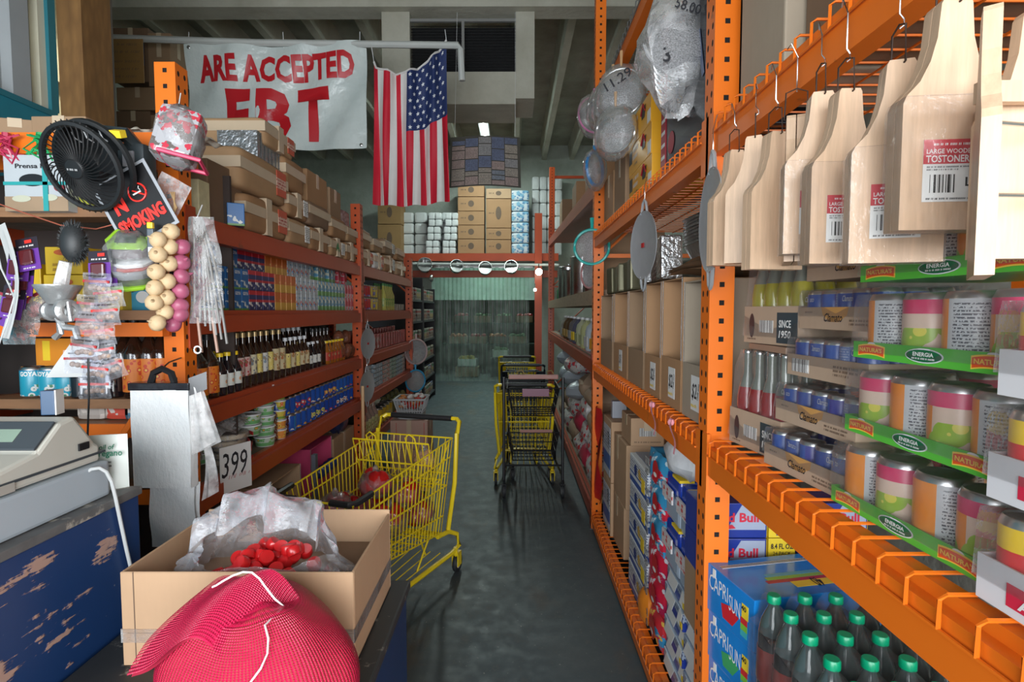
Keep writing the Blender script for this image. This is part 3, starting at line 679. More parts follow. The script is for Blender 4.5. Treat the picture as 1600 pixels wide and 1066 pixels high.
def wrap(parent, w_, d, z0, z1, pinch=.94, mt=None, top=True):
    b = MB(); e = .004
    def ring(z, k, o=e): return [(-w_/2*k-o, -o + d*(1-k)/2, z), (0, -o*.3+d*(1-k)/2, z), (w_/2*k+o, -o+d*(1-k)/2, z), (w_/2*k+o*.4, d/2, z), (w_/2*k+o, d+o-d*(1-k)/2, z), (-w_/2*k-o, d+o-d*(1-k)/2, z), (-w_/2*k-o*.4, d/2, z)]
    rs = [ring(z0, 1), ring(z0+(z1-z0)*.5, 1-(1-pinch)*.4), ring(z0+(z1-z0)*.8, 1-(1-pinch)*.5), ring(z1, pinch)]
    vs = [p for r_ in rs for p in r_]; fs = []
    for i in range(3):
        for k in range(7): fs.append((i*7+k, i*7+(k+1) % 7, (i+1)*7+(k+1) % 7, (i+1)*7+k))
    if top: fs.append(tuple(21+k for k in range(7)))
    b.add(vs, fs, 0, True); return b.build('shrink_wrap', mt or FILM, parent)
def can_rows(parent, protos, w_, d, nx, ny, z, r, rot=None, seed=1):
    rg = random.Random(seed); first = {}
    for i in range(nx):
        for j in range(ny):
            if not (j < 1 or i in (0, nx-1)): continue
            x = -w_/2 + r + .002 + i*(w_-2*r-.004)/(nx-1); y = r+.004 + j*(d-2*r-.008)/max(1, ny-1)
            k = (i*5+j*3+seed) % len(protos); c = protos[k].copy(); COL.objects.link(c); c.parent = parent; c.location = (x, y, z); c.rotation_euler = (0, 0, rg.uniform(0, 6.28) if rot is None else rot+rg.uniform(-.45, .45))
GRNT = mat('green_tray_print', (.10, .50, .055), .35, var=.08); BRED = mat('badge_red', (.78, .10, .02), .4); BYEL = mat('badge_yellow', (.9, .62, .08), .4); DKG = mat('badge_dark_green', (.008, .13, .05), .4)
def oval(w_, h, m, parent, loc, rot=(0,0,0), n=24, name='oval_badge'):
    b = MB(); b.add([(w_/2*math.cos(2*PI*k/n), 0, h/2*math.sin(2*PI*k/n)) for k in range(n)], [tuple(range(n))]); return b.build(name, m, parent, loc, rot)
def arch(w_, h, bow, m, parent, loc, rot=(0,0,0), name='ribbon_badge'):
    b = MB(); n_ = 10; vs = []
    for i in range(n_+1): x = -w_/2+w_*i/n_; c_ = bow*(1-(2*x/w_)**2); vs += [(x, 0, -h/2+c_), (x, 0, h/2+c_)]
    b.add(vs, [(2*i, 2*i+2, 2*i+3, 2*i+1) for i in range(n_)]); return b.build(name, m, parent, loc, rot)
can_src = [can('can', .0435, .122, m_, 24) for m_ in NAT]
def natura(seed):
    o = empty('juice_can_pack', label='x', cat='pack of cans'); w_, d = .366, .275
    tray(o, w_, d, .032, GRNT)
    for sx in (-.130, .130):
        arch(.075, .021, .004, BYEL, o, (sx, -.0008, .0145)); arch(.070, .016, .004, BRED, o, (sx, -.0014, .0145))
        txt("NATURA'S", .0085, BYEL, o, (sx, -.0022, .0175), w=.062, bold=.03, fn=None); oval(.022, .008, mat('chef_hat_white', (.7,.7,.72), .5), o, (sx, -.0006, .0285))
    oval(.084, .025, WHITEP, o, (0, -.0008, .0165)); oval(.078, .021, DKG, o, (0, -.0014, .0165)); txt('ENERGIA', .007, PAPER, o, (0, -.0022, .019), w=.045, bold=.02); dashes(o, .05, .003, PAPER, (0, -.0022, .0115))
    txt("NATURA'S", .010, BYEL, o, (-w_/2-.0014, d*.3, .016), (0, 0, R90), w=.07, bold=.02)
    can_rows(o, can_src, w_-.006, d-.006, 4, 3, .003, .0435, rot=-1.25, seed=seed); wrap(o, w_, d, .012, .125, .96); return o
nlab = ('bottom tray of nectar cans in a green carton rim, resting on the wire deck', 'second green-rimmed tray of nectar cans up from the wire deck', 'third green-rimmed tray of nectar cans up from the wire deck', 'top green-rimmed tray of nectar cans just below the wooden plantain presses')
for k in range(4):
    q = natura(k+2); l, r_ = onR(.935-.006*k, ZD+.012+k*.150, .668+.014*k, .03+.05*(k == 3)-.03*(k == 1)); q.location = l; q.rotation_euler = (0, 0, r_); q['label'] = nlab[k]; q['group'] = 'green-rimmed nectar packs'
for c in can_src: bpy.data.objects.remove(c)
# ---- small tomato drink cans in five brown trays
CLA = [can_mat('tomato_can_front', [(0, (.02,.06,.30)), (.42, (.03,.10,.42)), (.8, (.05,.05,.33))], blot=(38, .34, .012, .045, (.60,.08,.04), (.25,.45,.05)), h=.09),
       can_mat('tomato_can_back', [(0, (.02,.07,.33)), (.35, (.16,.24,.50)), (.62, (.02,.06,.30))], lines=(.36, .61), lcol=(.5,.55,.7), h=.09)]
csrc = [can('can', .029, .088, m_) for m_ in CLA]
TRB = board_mat('grey_brown_tray', (.46, .33, .23)); OCH = mat('ochre_print', (.52, .27, .08), .7)
def clam(seed, bar=False):
    o = empty('drink_can_pack', label='x', cat='pack of cans'); w_, d = .292, .18
    tray(o, w_, d, .052, TRB)
    if bar:
        MB().box(-.125, -.055, -.0010, 0, .010, .042).box(-.122, -.058, -.0016, -.001, .013, .039).build('barcode', [barcode_mat()], o)
        dashes(o, .08, .005, BROWNI, (.075, -.001, .036), rows=3)
    else:
        b = MB(); b.add([(-.055, -.0008, .0518), (.045, -.0008, .0518), (.040, -.0008, .034), (.012, -.0008, .018), (-.022, -.0008, .018), (-.048, -.0008, .034)], [(0,1,2,3,4,5)]); b.build('ochre_patch', OCH, o)
        txt('Clamato', .020, INK, o, (-.008, -.0018, .028), w=.066, bold=.015, shear=.35)
        dashes(o, .075, .0045, BROWNI, (.085, -.001, .022), rows=2)
        dashes(o, .03, .004, BROWNI, (-.105, -.001, .040))
    for i in range(4): txt('Clamato', .013, PAPER, o, (-.112+.072*i, .0045, .071), w=.036, shear=.3) if (i+seed) % 2 else None
    can_rows(o, csrc, w_-.006, d-.006, 5, 3, .003, .029, seed=seed); wrap(o, w_, d, .03, .094, .95); return o
clab = ('bottom brown tray of blue tomato-drink cans on the wire deck', 'second brown tray of blue tomato-drink cans up from the deck', 'middle brown tray of blue tomato-drink cans, its side printed with a barcode', 'fourth brown tray of blue tomato-drink cans up from the deck', 'top brown tray of blue tomato-drink cans under the hanging presses')
for k in range(5):
    q = clam(k, k == 2); l, r_ = onR(1.252-.006*k, ZD+.012+k*.1165, .665+.021*k, .10-.02*k*(k < 4)); q.location = l; q.rotation_euler = (0, 0, r_); q['label'] = clab[k]; q['group'] = 'brown-tray drink packs'
for c in csrc: bpy.data.objects.remove(c)
# ---- bottle packs (yellow and red soda)
def soda_pack(col, name, first):
    o = empty('soda_bottle_pack', label='x', cat='pack of bottles'); w_, d = .245, .20
    tray(o, w_, d, .105, TRB)
    gl = mat('clear_glass_'+name, (.22, .24, .20), .08, 0, coat=.5); lq = mat('soda_'+name, col, .06, 0, var=.3, vs=20, coat=.6)
    for i in range(4):
        for j in range(3):
            if j == 2 and 0 < i < 3: continue
            x = -w_/2+.034+i*.059; y = .034+j*.062
            bt = MB().lathe([(.025, 0), (.028, .02), (.028, .135), (.023, .165), (.013, .205), (.012, .266)], 14, [1, 1, 1, 0, 0]).build('bottle', [gl, lq], o, (x, y, .004))
            MB().lathe([(.0145, 0), (.0145, .006), (.012, .010), (.001, .010)], 14).build('cap', STEEL, bt, (0, 0, .265))
    dk = mat('dark_slate_print', (.035, .055, .065), .5)
    MB().box(.035, w_/2-.003, -.001, 0, .006, .088).build('dark_panel', dk, o)
    txt('SINCE', .020, PAPER, o, (.071, -.0022, .058), w=.05, bold=.02); txt('1950', .020, PAPER, o, (.071, -.0022, .030), w=.05, bold=.02, shear=.15)
    MB().box(-.045, .018, -.001, 0, .032, .066).build('barcode', [barcode_mat()], o)
    oval(.026, .070, mat('dark_oval_print', (.06,.03,.03), .6), o, (-.082, -.001, .05)); dashes(o, .04, .004, BROWNI, (-.082, -.002, .012), seed=3)
    wrap(o, w_, d, .02, .278, .78); return o
ys = soda_pack((.46, .40, .02), 'yellow', 0); l, r_ = onR(1.505, ZD+.312, .705, .14); put(ys, l, r_, 'shrink-wrapped tray of yellow soda bottles beside the orange post')
rs = soda_pack((.36, .008, .01), 'red', 0); l, r_ = onR(1.515, ZD+.012, .672, .14); put(rs, l, r_, 'shrink-wrapped tray of red soda bottles beside the orange post')
tag(MB().box(0, .19, -.11, .11, 0, .018, r=.003).build('tray', mat('cloudy_tray_brown', (.30, .20, .14), .5)), 'flat brown tray bridging the red bottle caps under the yellow soda pack', 'tray').location = (.70, 1.51, ZD+.292)
# ---- yellow and white can packs closest to the camera
YEL = can_mat('yellow_can_print', [(0, (.90, .62, .02)), (.28, (.55,.57,.58)), (.5, (.90, .62, .02))], bands=((.045, .078, (.72,.03,.03)), (.008, .038, (.55,.62,.72))), lines=(.29, .49), h=.12)
def ak(seed):
    o = empty('soda_can_pack', label='x', cat='pack of cans'); w_, d = .215, .20
    tray(o, w_, d, .062, mat('white_card', (.70, .70, .72), .5)); MB().box(-.06, .10, -.001, 0, .012, .042).build('red_panel', mat('crimson_print', (.62, .02, .06), .5), o)
    txt('AK-', .013, PAPER, o, (-.02, -.002, .022), w=.045, bold=.03); dashes(o, .09, .004, YELLOWI, (.02, -.002, .037))
    c = can('can', .033, .121, YEL); c.parent = o
    for i in range(3):
        for j in range(3):
            if i or j: q = c.copy(); COL.objects.link(q)
            else: q = c
            q.location = (-w_/2+.036+i*.0705, .037+j*.062, .003); q.rotation_euler = (0, 0, 2.2+.4*i)
    wrap(o, w_, d, .03, .127, .96); return o
for k in range(3):
    q = ak(k); l, r_ = onR(.628, ZD+.012+k*.140, .638+.008*k, -.02); put(q, l, r_, ('bottom white-rimmed pack of yellow cans nearest the camera', 'middle white-rimmed pack of yellow cans nearest the camera', 'top white-rimmed pack of yellow cans nearest the camera')[k], 'white-rimmed yellow can packs')
# pineapple nectar cans standing on top of the trays are part of the top pack; a brown sealed tray behind
q = carton(.30, .20, .07, CARD2, label=None); put(q, (.86, 1.33, ZD+.012), R90, 'plain brown carton hidden behind the soda packs')
# ---- wooden plantain presses on hooks
STR = NT('price_label_red'); STR.color((.50, .035, .05)); STR.set(Roughness=.3); LRED = STR.mat
def tost_shape(): return [(-.062, 0), (.062, 0), (.062, .168), (.058, .178), (.042, .196), (.030, .222), (.0225, .252), (.019, .296), (.016, .302), (-.016, .302), (-.019, .296), (-.0225, .252), (-.030, .222), (-.042, .196), (-.058, .178), (-.062, .168)]
def tostonera(label=True, wrapd=True):
    o = empty('plantain_press', label='x', cat='plantain press')
    MB().prism(tost_shape(), 0, .017).build('front_board', BEECH, o, (0, -.018, -.302))
    MB().prism(tost_shape(), 0, .017).build('rear_board', BEECH, o, (0, .001, -.302))
    if label:
        l = MB().box(-.012, .055, -.0006, 0, 0, .082).build('price_label', PAPER, o, (-.023, -.0186, -.265))
        MB().box(-.012, .055, -.0005, 0, .050, .082).build('red_panel', LRED, l, (0, -.0007, 0))
        txt('LARGE WOODEN', .0062, PAPER, l, (.0215, -.0016, .0665), w=.060, bold=.015); txt('TOSTONERA', .0095, PAPER, l, (.0215, -.0016, .0565), w=.061, bold=.02); dashes(l, .05, .003, PAPER, (.025, -.0016, .0755))
        MB().box(-.004, .028, -.001, 0, .012, .036).build('barcode', [barcode_mat()], l); txt('L', .012, INK, l, (.045, -.001, .026), bold=.03); dashes(l, .055, .0025, INK, (.02, -.001, .004))
        dashes(l, .058, .002, INK, (.0215, -.001, .046), rows=2)
    if wrapd: MB().prism([(x*1.03, z) for x, z in tost_shape()[0:4]] + [(x*1.03, z) for x, z in tost_shape()[-2:]], -.0215, .0215).build('shrink_wrap', FILM, o, (0, 0, -.303))
    MB().tube([(0, .0, -.012), (.003, -.022, -.004), (.002, -.02, .05), (0, 0, .058), (-.003, .020, .05), (-.002, .022, -.004), (0, .0, -.012)], .0016, 5).build('cord', mat('dark_brown_cord', (.04,.02,.012), .7), o)
    return o
TP = tostonera(); TP2 = tostonera(label=False, wrapd=False)
def hook(parent, h): MB().tube([(0, 0, .052), (.006, 0, .056), (.006, 0, .066), (0, 0, .074), (0, 0, h-.03), (-.003, .012, h), (0, .02, h-.01)], .0014, 5).build('hook', STEEL, parent)
tl = [(1147, 237, .1, 0, 'farthest plantain press, unlabelled, hanging next to the orange post'), (1180, 215, -.55, 0, 'plantain press half hidden between the two farthest ones'), (1213, 209, .12, 0, 'broad unlabelled plantain press with clean pale boards, third from the post'),
      (1244, 183, 1.15, 0, 'plantain press turned edge-on among the hanging ones'), (1282, 148, -.25, 1, 'plantain press whose red label is mostly hidden by the next one'), (1321, 144, -.05, 1, 'plantain press with a cut-off red label in the middle of the row'),
      (1403, 100, -.30, 1, 'plantain press showing a full red label marked L and a bare edge'), (1482, 8, -.10, 1, 'large shiny plastic-wrapped plantain press closest to the open one')]
first = {0: 1, 1: 1}
hooks = {}
for i, (px, py, rz, lab, lb) in enumerate(tl):
    src = TP if lab else TP2
    p = W(px, py, x=.585)
    loc = (.585, p.y, min(p.z, 2.15)+.0)
    if i == 2: loc = (.582, p.y, p.z)
    if first[lab]: o = src; first[lab] = 0
    else: o = dup(src)
    o.location = loc; o.rotation_euler = (0, 0, rz); o['label'] = lb; o['group'] = 'plantain presses on hooks'
bpy.context.view_layer.update()
for o in [q for q in COL.objects if q.name.startswith('plantain_press') and q.parent is None]:
    hook(o, ZU-.03-o.location.z)
# open press nearest the camera: two boards joined by rods, seen from the side
o = empty('open_plantain_press', (.600, .655, 2.11), 0, 'open plantain press with metal rods, nearest the camera', 'plantain press')
q = MB().prism(tost_shape(), 0, .017).build('front_board', BEECH, o, (-.050, -.02, -.372)); q.rotation_euler = (0, 0, .93)
q = MB().prism(tost_shape(), 0, .017).build('rear_board', BEECH, o, (.045, .035, -.345)); q.rotation_euler = (0, 0, -.08)
for z in (-.19, -.27): MB().tube([(-.055, -.03, z-.01), (.10, .025, z)], .0025, 6).build('rod', STEEL, o)
MB().box(-.04, .10, -.006, .006, -.160, -.135).build('spacer', BEECH, o, (0, .02, 0))
MB().tube([(-.0, .0, -.02), (.0, 0, .16)], .0016, 5).build('cord', MC['dark_brown_cord'], o)
# ---- lower deck near bay: juice pouch boxes, cola pack, energy drink boxes
def capri(seed):
    o = empty('juice_pouch_box', label='x', cat='drink box'); w_, d, h = .235, .42, .150
    CB = mat('capri_blue', (.012, .21, .60), .25, var=.25, vs=9, coat=.3)
    MB().box(-w_/2, w_/2, 0, d, 0, h, r=.003).build('box_body', CB, o)
    txt('CAPRI', .048, PAPER, o, (-.055, -.0015, .100), w=.10); txt('SUN', .048, PAPER, o, (.028, -.0015, .085), w=.055)
    b = MB(); b.add([(-.03, -.001, .02), (.02, -.001, .02), (.05, -.001, .06), (.01, -.001, .075), (-.04, -.001, .06)], [(0,1,2,3,4)]); b.build('fruit_picture', mat('capri_red', (.60,.02,.03), .4) if seed else mat('capri_green', (.05,.35,.12), .4), o)
    MB().box(.062, .092, -.001, 0, .074, .115).build('yellow_badge', YELLOWI, o); txt('40', .016, INK, o, (.073, -.002, .103), w=.022, bold=.03)
    for k, c in enumerate(((.6,.03,.03), (.2,.5,.05), (.05,.4,.45))): MB().box(.058, .088, -.001, 0, .055-k*.018, .073-k*.018).build('flavour_stripe', mat('stripe_%d' % k, c, .4), o)
    MB().box(-.088, -.072, -.001, 0, .118, .145).build('white_badge', PAPER, o)
    b = MB().box(-.06, .085, .03, .045, h, h+.001); MB().box(-.085, .085, .012, .030, h, h+.001)
    MB().box(-.085, -.068, .02, .40, h, h+.0008).build('barcode_strip', [barcode_mat()], o)
    for k, (c, x0) in enumerate((((.10,.35,.45), -.01), ((.25,.45,.05), .008), ((.45,.02,.04), .026))): MB().box(x0, x0+.016, .12-.01*k, .30, h, h+.0008).build('flavour_stripe', mat('topstripe_%d' % k, c, .4), o)
    MB().box(.043, .075, .17, .36, h, h+.0008).build('yellow_badge', YELLOWI, o); txt('40', .05, INK, o, (.059, .25, h+.0016), (-PI/2, 0, -PI/2), w=.03, bold=.02)
    return o
for k in range(3):
    q = capri(k % 2 == 0); z = .90-.152*(k+1); put(q, (.642+.004*k, 1.578, z), R90+.20, ('top blue juice-pouch box next to the cola pack', 'middle blue juice-pouch box with a red fruit picture hidden', 'lowest blue juice-pouch box with a badge marked 40')[k], 'stacked blue juice-pouch boxes')
q = carton(.24, .45, .28, CARD); put(q, (.64, 1.57, ZB+.012), R90+.15, 'brown carton under the blue juice-pouch boxes')
# cola pack
GC = mat('green_screw_cap', (.0, .28, .13), .3); COLA = mat('dark_cola', (.02, .018, .016), .06, coat=.6, var=.3); PET = mat('pet_shoulder', (.06,.09,.09), .08, coat=.8)
o = empty('soda_bottle_pack', (.655, 1.45, .655), 0, 'shrink-wrapped pack of dark soda bottles with green caps', 'pack of bottles')
cl = mat('cola_label', (.25, .03, .02), .35, var=.6, vs=14)
for i in range(5):
    for j in range(6):
        bt = MB().lathe([(.036, 0), (.039, .02), (.038, .16), (.037, .19), (.030, .225), (.014, .262), (.0135, .275)], 12, [0, 0, 0, 1, 1, 1]).build('bottle', [COLA, PET], o, (.035+i*.082+(.0 if j % 2 else .0), -.045-j*.088, .0))
        if i < 1 or j > 3: MB().lathe([(.0393, .06), (.0388, .15)], 12, cap=False).build('label', cl, bt)
        MB().lathe([(.0175, 0), (.0175, .016), (.015, .020), (.001, .020)], 14).build('cap', GC, bt, (0, 0, .272))
b = MB(); X0, X1, Y0, Y1 = -.008, .41, -.53, .0
b.grid(lambda u, v: (X0+(X1-X0)*u, Y0+(Y1-Y0)*v, .20 + .075*(abs(math.sin((X0+(X1-X0)*u-.035+.041)*PI/.082))**1.0)*(1 if .06 < u < .94 else .3)), 40, 6)
b.grid(lambda u, v: (X0-.004*math.sin(v*PI), Y0+(Y1-Y0)*u, .20*v), 8, 4)
b.build('shrink_wrap', FILM, o)
q = carton(.50, .44, .25, CARD2); put(q, (.625, 1.20, ZB+.012), R90, 'pale carton hidden beneath the green-capped soda pack')
q = carton(.50, .44, .245, CARD); put(q, (.625, 1.20, ZB+.265), R90, 'carton directly beneath the green-capped soda pack')
# energy drink boxes standing behind the post
RBB = mat('energy_blue', (.015, .035, .26), .3, coat=.3); RBS = mat('energy_silver', (.33, .38, .50), .35); RBR = mat('energy_red', (.55,.02,.05), .4); GOLD = mat('energy_yellow', (.75, .55, .03), .4)
def redbull():
    o = empty('energy_drink_box', label='x', cat='drink box'); w_, d, h = .23, .135, .118
    MB().box(-w_/2, w_/2, 0, d, 0, h, r=.003).build('box_body', RBB, o)
    MB().prism([(-.02, 0.028), (.110, .028), (.110, .112), (.03, .112)], -.001, 0).build('silver_panel', RBS, o)
    txt('Red Bull', .032, RBR, o, (.012, -.002, .070), w=.15, bold=.03)
    oval(.035, .020, GOLD, o, (-.03, -.0025, .036)); 
    for s in (-1, 1): MB().prism([(-.03+s*.006, .030), (-.03+s*.04, .034), (-.03+s*.028, .046), (-.03+s*.012, .044)], -.003, -.0022).build('bull_badge', RBR, o)
    MB().box(.115, .116, .0, .135, .002, .115).build('side_panel', GOLD, o)
    return o
for k in range(2):
    for j in range(2):
        q = redbull() if k+j == 0 else dup(q0); q0 = q if k+j == 0 else q0
        q.location = (.732+.335*j, 1.786, .817+.121*k); q.rotation_euler = (0, 0, 0)
        q['label'] = (('lower energy-drink box beside the post', 'lower energy-drink box deeper in the rack'), ('upper energy-drink box beside the post', 'upper energy-drink box deeper in the rack'))[k][j]; q['group'] = 'blue energy-drink boxes'
    b = MB().box(-.045, .045, 0, .13, 0, .118, r=.002).build('energy_can_box', GOLD); tag(b, ('lower yellow 24-can carton wedged among the energy-drink boxes', 'upper yellow 24-can carton wedged among the energy-drink boxes')[k], 'drink box'); b.location = (.900, 1.788, .817+.121*k); txt('8.4 FL OZ', .018, INK, b, (0, -.002, .092), w=.075, bold=.02); txt('24 PACK', .012, INK, b, (0, -.002, .068), w=.06); MB().box(-.02, .02, -.001, 0, .008, .055).build('can_picture', RBB, b)
q = carton(.40, .45, .33, CARD3); put(q, (1.10, 1.80, ZB+.012), 0, 'dull carton beneath the energy-drink boxes, low'); q = carton(.25, .15, .222, CARD3, tape=False, seam=False); put(q, (.745, 1.782, .594), 0, 'little dull carton between the silver-blue cases and the energy-drink boxes')
q = carton(.40, .45, .328, CARD); put(q, (1.10, 1.80, ZB+.345), 0, 'carton directly beneath the energy-drink boxes')
# ---- upper deck, near bay
WP = board_mat('grey_white_carton', (.38, .31, .23))
q = carton(.26, .40, .62, WP, tape=False, seam=False); put(q, (.66, 1.50, ZU+.012), R90, 'tall pale carton on the upper deck just past the post'); dashes(q, .25, .03, BROWNI, (.03, -.002, .35), (0, -PI/2, 0), 5)
q = carton(.34, .60, .60, CARDD, tape=False, seam=False); put(q, (.70, 1.18, ZU+.012), R90, 'dark brown carton on the upper deck above the presses')
b = MB(); b.sphere((0,0,0), .16, .7, 1.0, .8, 14, fn=lambda a, c: 1+.06*math.sin(a*7+c*3)); q = tag(b.build('plastic_bundle', film('glossy_clear_bundle', haze=.3, gloss=.9, crump=18, bstr=1), None, (.75, .80, ZU+.15)), 'crumpled clear plastic bundle on the upper deck above the presses', 'plastic bundle')
for k in range(5): MB().sphere((random.uniform(-.06,.06), random.uniform(-.1,.1), random.uniform(-.06,.05)), .05, n=8).build('wrapped_item', [mat('blue_item', (.03,.07,.25), .4), mat('yellow_item', (.6,.4,.05), .4)][k % 2], q)
# ---- middle bay, price-tagged display boxes on the wire deck
def display_box(w_, h, d, cut, mt, price, f=True):
    o = empty('display_box', label='x', cat='display box'); t_ = .005
    b = MB(); b.box(-w_/2, w_/2, d-t_, d, 0, h).box(-w_/2, -w_/2+t_, 0, d-t_, 0, h).box(w_/2-t_, w_/2, 0, d-t_, 0, h).box(-w_/2+t_, w_/2-t_, 0, d-t_, 0, t_).box(-w_/2+t_, w_/2-t_, 0, d-t_, h-t_, h)
    b.build('box_body', mt, o); MB().box(-w_/2, w_/2, -.003, .001, 0, cut).build('front_panel', mt, o)
    MB().box(-w_/2+.012, w_/2-.012, .08, d-.02, .01, cut-.03, r=.01).build('contents', CARDD, o)
    if price:
        l = MB().box(-.045, .045, -.001, 0, -.062, .062).build('price_tag', PAPER, o, (.02, -.0045, cut*.5)); txt(price, .062, INK, l, (-.008, -.002, .004), w=.052, shear=.2, bold=.01); txt('cada uno', .020, INK, l, (.030, -.002, .01), (0, -PI/2.4, 0), w=.06); txt('each', .014, YELLOWI, l, (-.01, -.002, -.044), w=.06, bold=.02)
    MB().box(-w_/2-.001, -w_/2+.006, -.004, -.002, cut, h).box(w_/2-.006, w_/2+.001, -.004, -.002, cut, h).build('clear_tape', film('tape_glare', haze=.18, gloss=.7, crump=30), o)
    return o
dbs = [(1.93, .27, .50, .20, WP, '$2', 'grey display box with a $2 tag, beside the near orange post'), (2.22, .28, .52, .20, CARD, '$2', 'pale brown display box with a large $2 tag, second from the near post'),
       (2.52, .29, .52, .185, CARD, '$2', 'brown display box with a narrow white $ tag, third from the near post'), (2.87, .36, .50, .19, CARD3, None, 'display box with a crumpled printed sheet inside and no price'), (3.28, .42, .50, .19, CARD, '$1', 'brown display box with a small white tag, next to the far orange post'), (3.78, .46, .50, .19, CARD3, None, 'dull brown display box with no tag right behind the far post')]
for y, w_, h, cut, mt, pr, lb in dbs:
    q = display_box(w_-.01, h, .34, cut, mt, pr); l, r_ = onR(y, ZD+.012, .645); put(q, l, r_, lb)
PRS = box_mat('striped_packet_print', (.55,.57,.60), lines=((.1,.1,.12), 40, .02, .98), rough=.3)
b = MB(); b.grid(lambda u, v: (-.05+.10*u+.02*math.sin(v*3), .01*math.sin(u*9), v*.30), 6, 8); tag(b.build('printed_sheet', PRS, None, (.70, 2.80, ZD+.17), (0, 0, R90+.5)), 'black and white printed sheet sticking out of the display box', 'sheet')
# foil trays and flattened cardboard above the display boxes
FOIL = mat('ribbed_foil', (.55,.56,.57), .28, 1, bump=.8, bs=60)
fz = ZD+.012+.52
for k in range(4): tag(MB().grid(lambda u, v: (.0+.33*v, -.20+.40*u, .012*math.sin(u*PI+k)+.01*math.sin(v*5+k)), 6, 6).build('flattened_cardboard', CARD3 if k % 2 else CARD, None, (.62, 2.02+.01*k, fz+.012+k*.012)), ('lowest flattened cardboard sheet under the foil trays', 'second flattened cardboard sheet under the foil trays', 'third flattened cardboard sheet under the foil trays', 'top flattened cardboard sheet right under the foil trays')[k], 'cardboard sheet', 'flattened cardboard under the foil trays')
def foiltray():
    b = MB(); n_ = 28; rg_ = []
    for rr, z in ((.82, 0), (1.0, .045), (1.06, .046)):
        for k in range(n_): a = 2*PI*k/n_; q_ = 1+(.012 if k % 2 else 0); ca, sa = math.cos(a), math.sin(a); rg_.append((.11*rr*q_*math.copysign(abs(ca)**.5, ca), .16*rr*q_*math.copysign(abs(sa)**.5, sa), z))
    fs = [tuple(range(n_))] + [(i*n_+k, i*n_+(k+1) % n_, (i+1)*n_+(k+1) % n_, (i+1)*n_+k) for i in range(2) for k in range(n_)]
    b.add(rg_, fs); return b.build('foil_tray', FOIL)
ft = Proto(tag(foiltray(), '', 'foil tray'))
for k in range(9): ft.put((.76+.002*(k % 2), 2.00, fz+.07+k*.0125), .02*(k % 3), 'shiny foil tray in the nested stack above the display boxes', 'nested foil trays')
q = ft.put((.78, 2.02, fz+.195), (PI, .10, 0), 'upturned clear-edged foil tray resting on the foil tray stack'); q['group'] = 'upturned tray'
def plastic_packets(n_, y0, y1, z, lb, grp, m_, sx=.03, h=.15):
    P_ = Proto(tag(MB().box(-sx, sx, 0, .10, 0, h, r=.012).build('foil_packet', m_), '', 'packet'))
    for i in range(n_): P_.put((.66+.02*(i % 2), y0+(y1-y0)*i/max(1, n_-1), z), (0, -.06, R90+.2*math.sin(i*2.)), lb, grp)
plastic_packets(4, 2.50, 2.95, fz+.012, 'glossy foil packet standing on the display boxes behind the second griddle', 'foil packets on the display boxes', FOIL, .045, .2)
plastic_packets(6, 3.15, 3.95, ZD+.52, 'dark tinned packet on top of the farther display boxes', 'tinned packets above the far display boxes', mat('olive_tin', (.16,.15,.09), .35, .5), .05, .18)
# round aluminium griddles hanging from the beam
def griddle(R_, rz):
    o = empty('griddle', label='x', cat='griddle')
    MB().lathe([(.001, -.006), (R_*.9, -.004), (R_, .003), (R_, .006), (R_*.9, .0), (.001, -.002)], 28).build('plate', ALU, o, (0, 0, -R_-.05), (PI/2, 0, 0))
    for s in (1, -1):
        zc = -R_-.05+s*R_; MB().tube([(-.032, 0, zc-s*.012), (-.018, 0, zc+s*.035), (0, 0, zc+s*.048), (.018, 0, zc+s*.035), (.032, 0, zc-s*.012)], .006, 6).build('handle', ALU, o)
    MB().box(-.015, .015, -.007, -.005, -R_-.06, -R_-.04).build('red_mark', INKR, o)
    MB().tube([(0, 0, 0), (.004, 0, .02), (0, 0, .06), (0, .01, .10)], .0015, 5).build('hook', STEEL, o)
    return o
G = griddle(.150, 0)
for px, py, x, rz, lb in ((1114, 235, .575, R90-.13, 'larger-looking aluminium griddle hanging against the near orange post'), (1007, 312, .575, R90+.15, 'aluminium griddle hanging halfway along the upper beam of the drink rack')):
    p = W(px, py, x=x); q = G if px > 1100 else dup(G); q.location = p; q.rotation_euler = (0, 0, rz); q['label'] = lb; q['group'] = 'hanging griddles'
for px, py, x, rz, lb in ((574, 505, XL+.03, PI/2-.2, 'griddle hanging on the middle post of the bottle rack, upper one'), (573, 572, XL+.03, PI/2-.2, 'griddle hanging on the middle post of the bottle rack, lower one')):
    p = W(px, py, x=x); q = dup(G); q.location = p; q.rotation_euler = (0, 0, rz); q.scale = (.84,)*3; q['label'] = lb; q['group'] = 'hanging griddles on the far post'
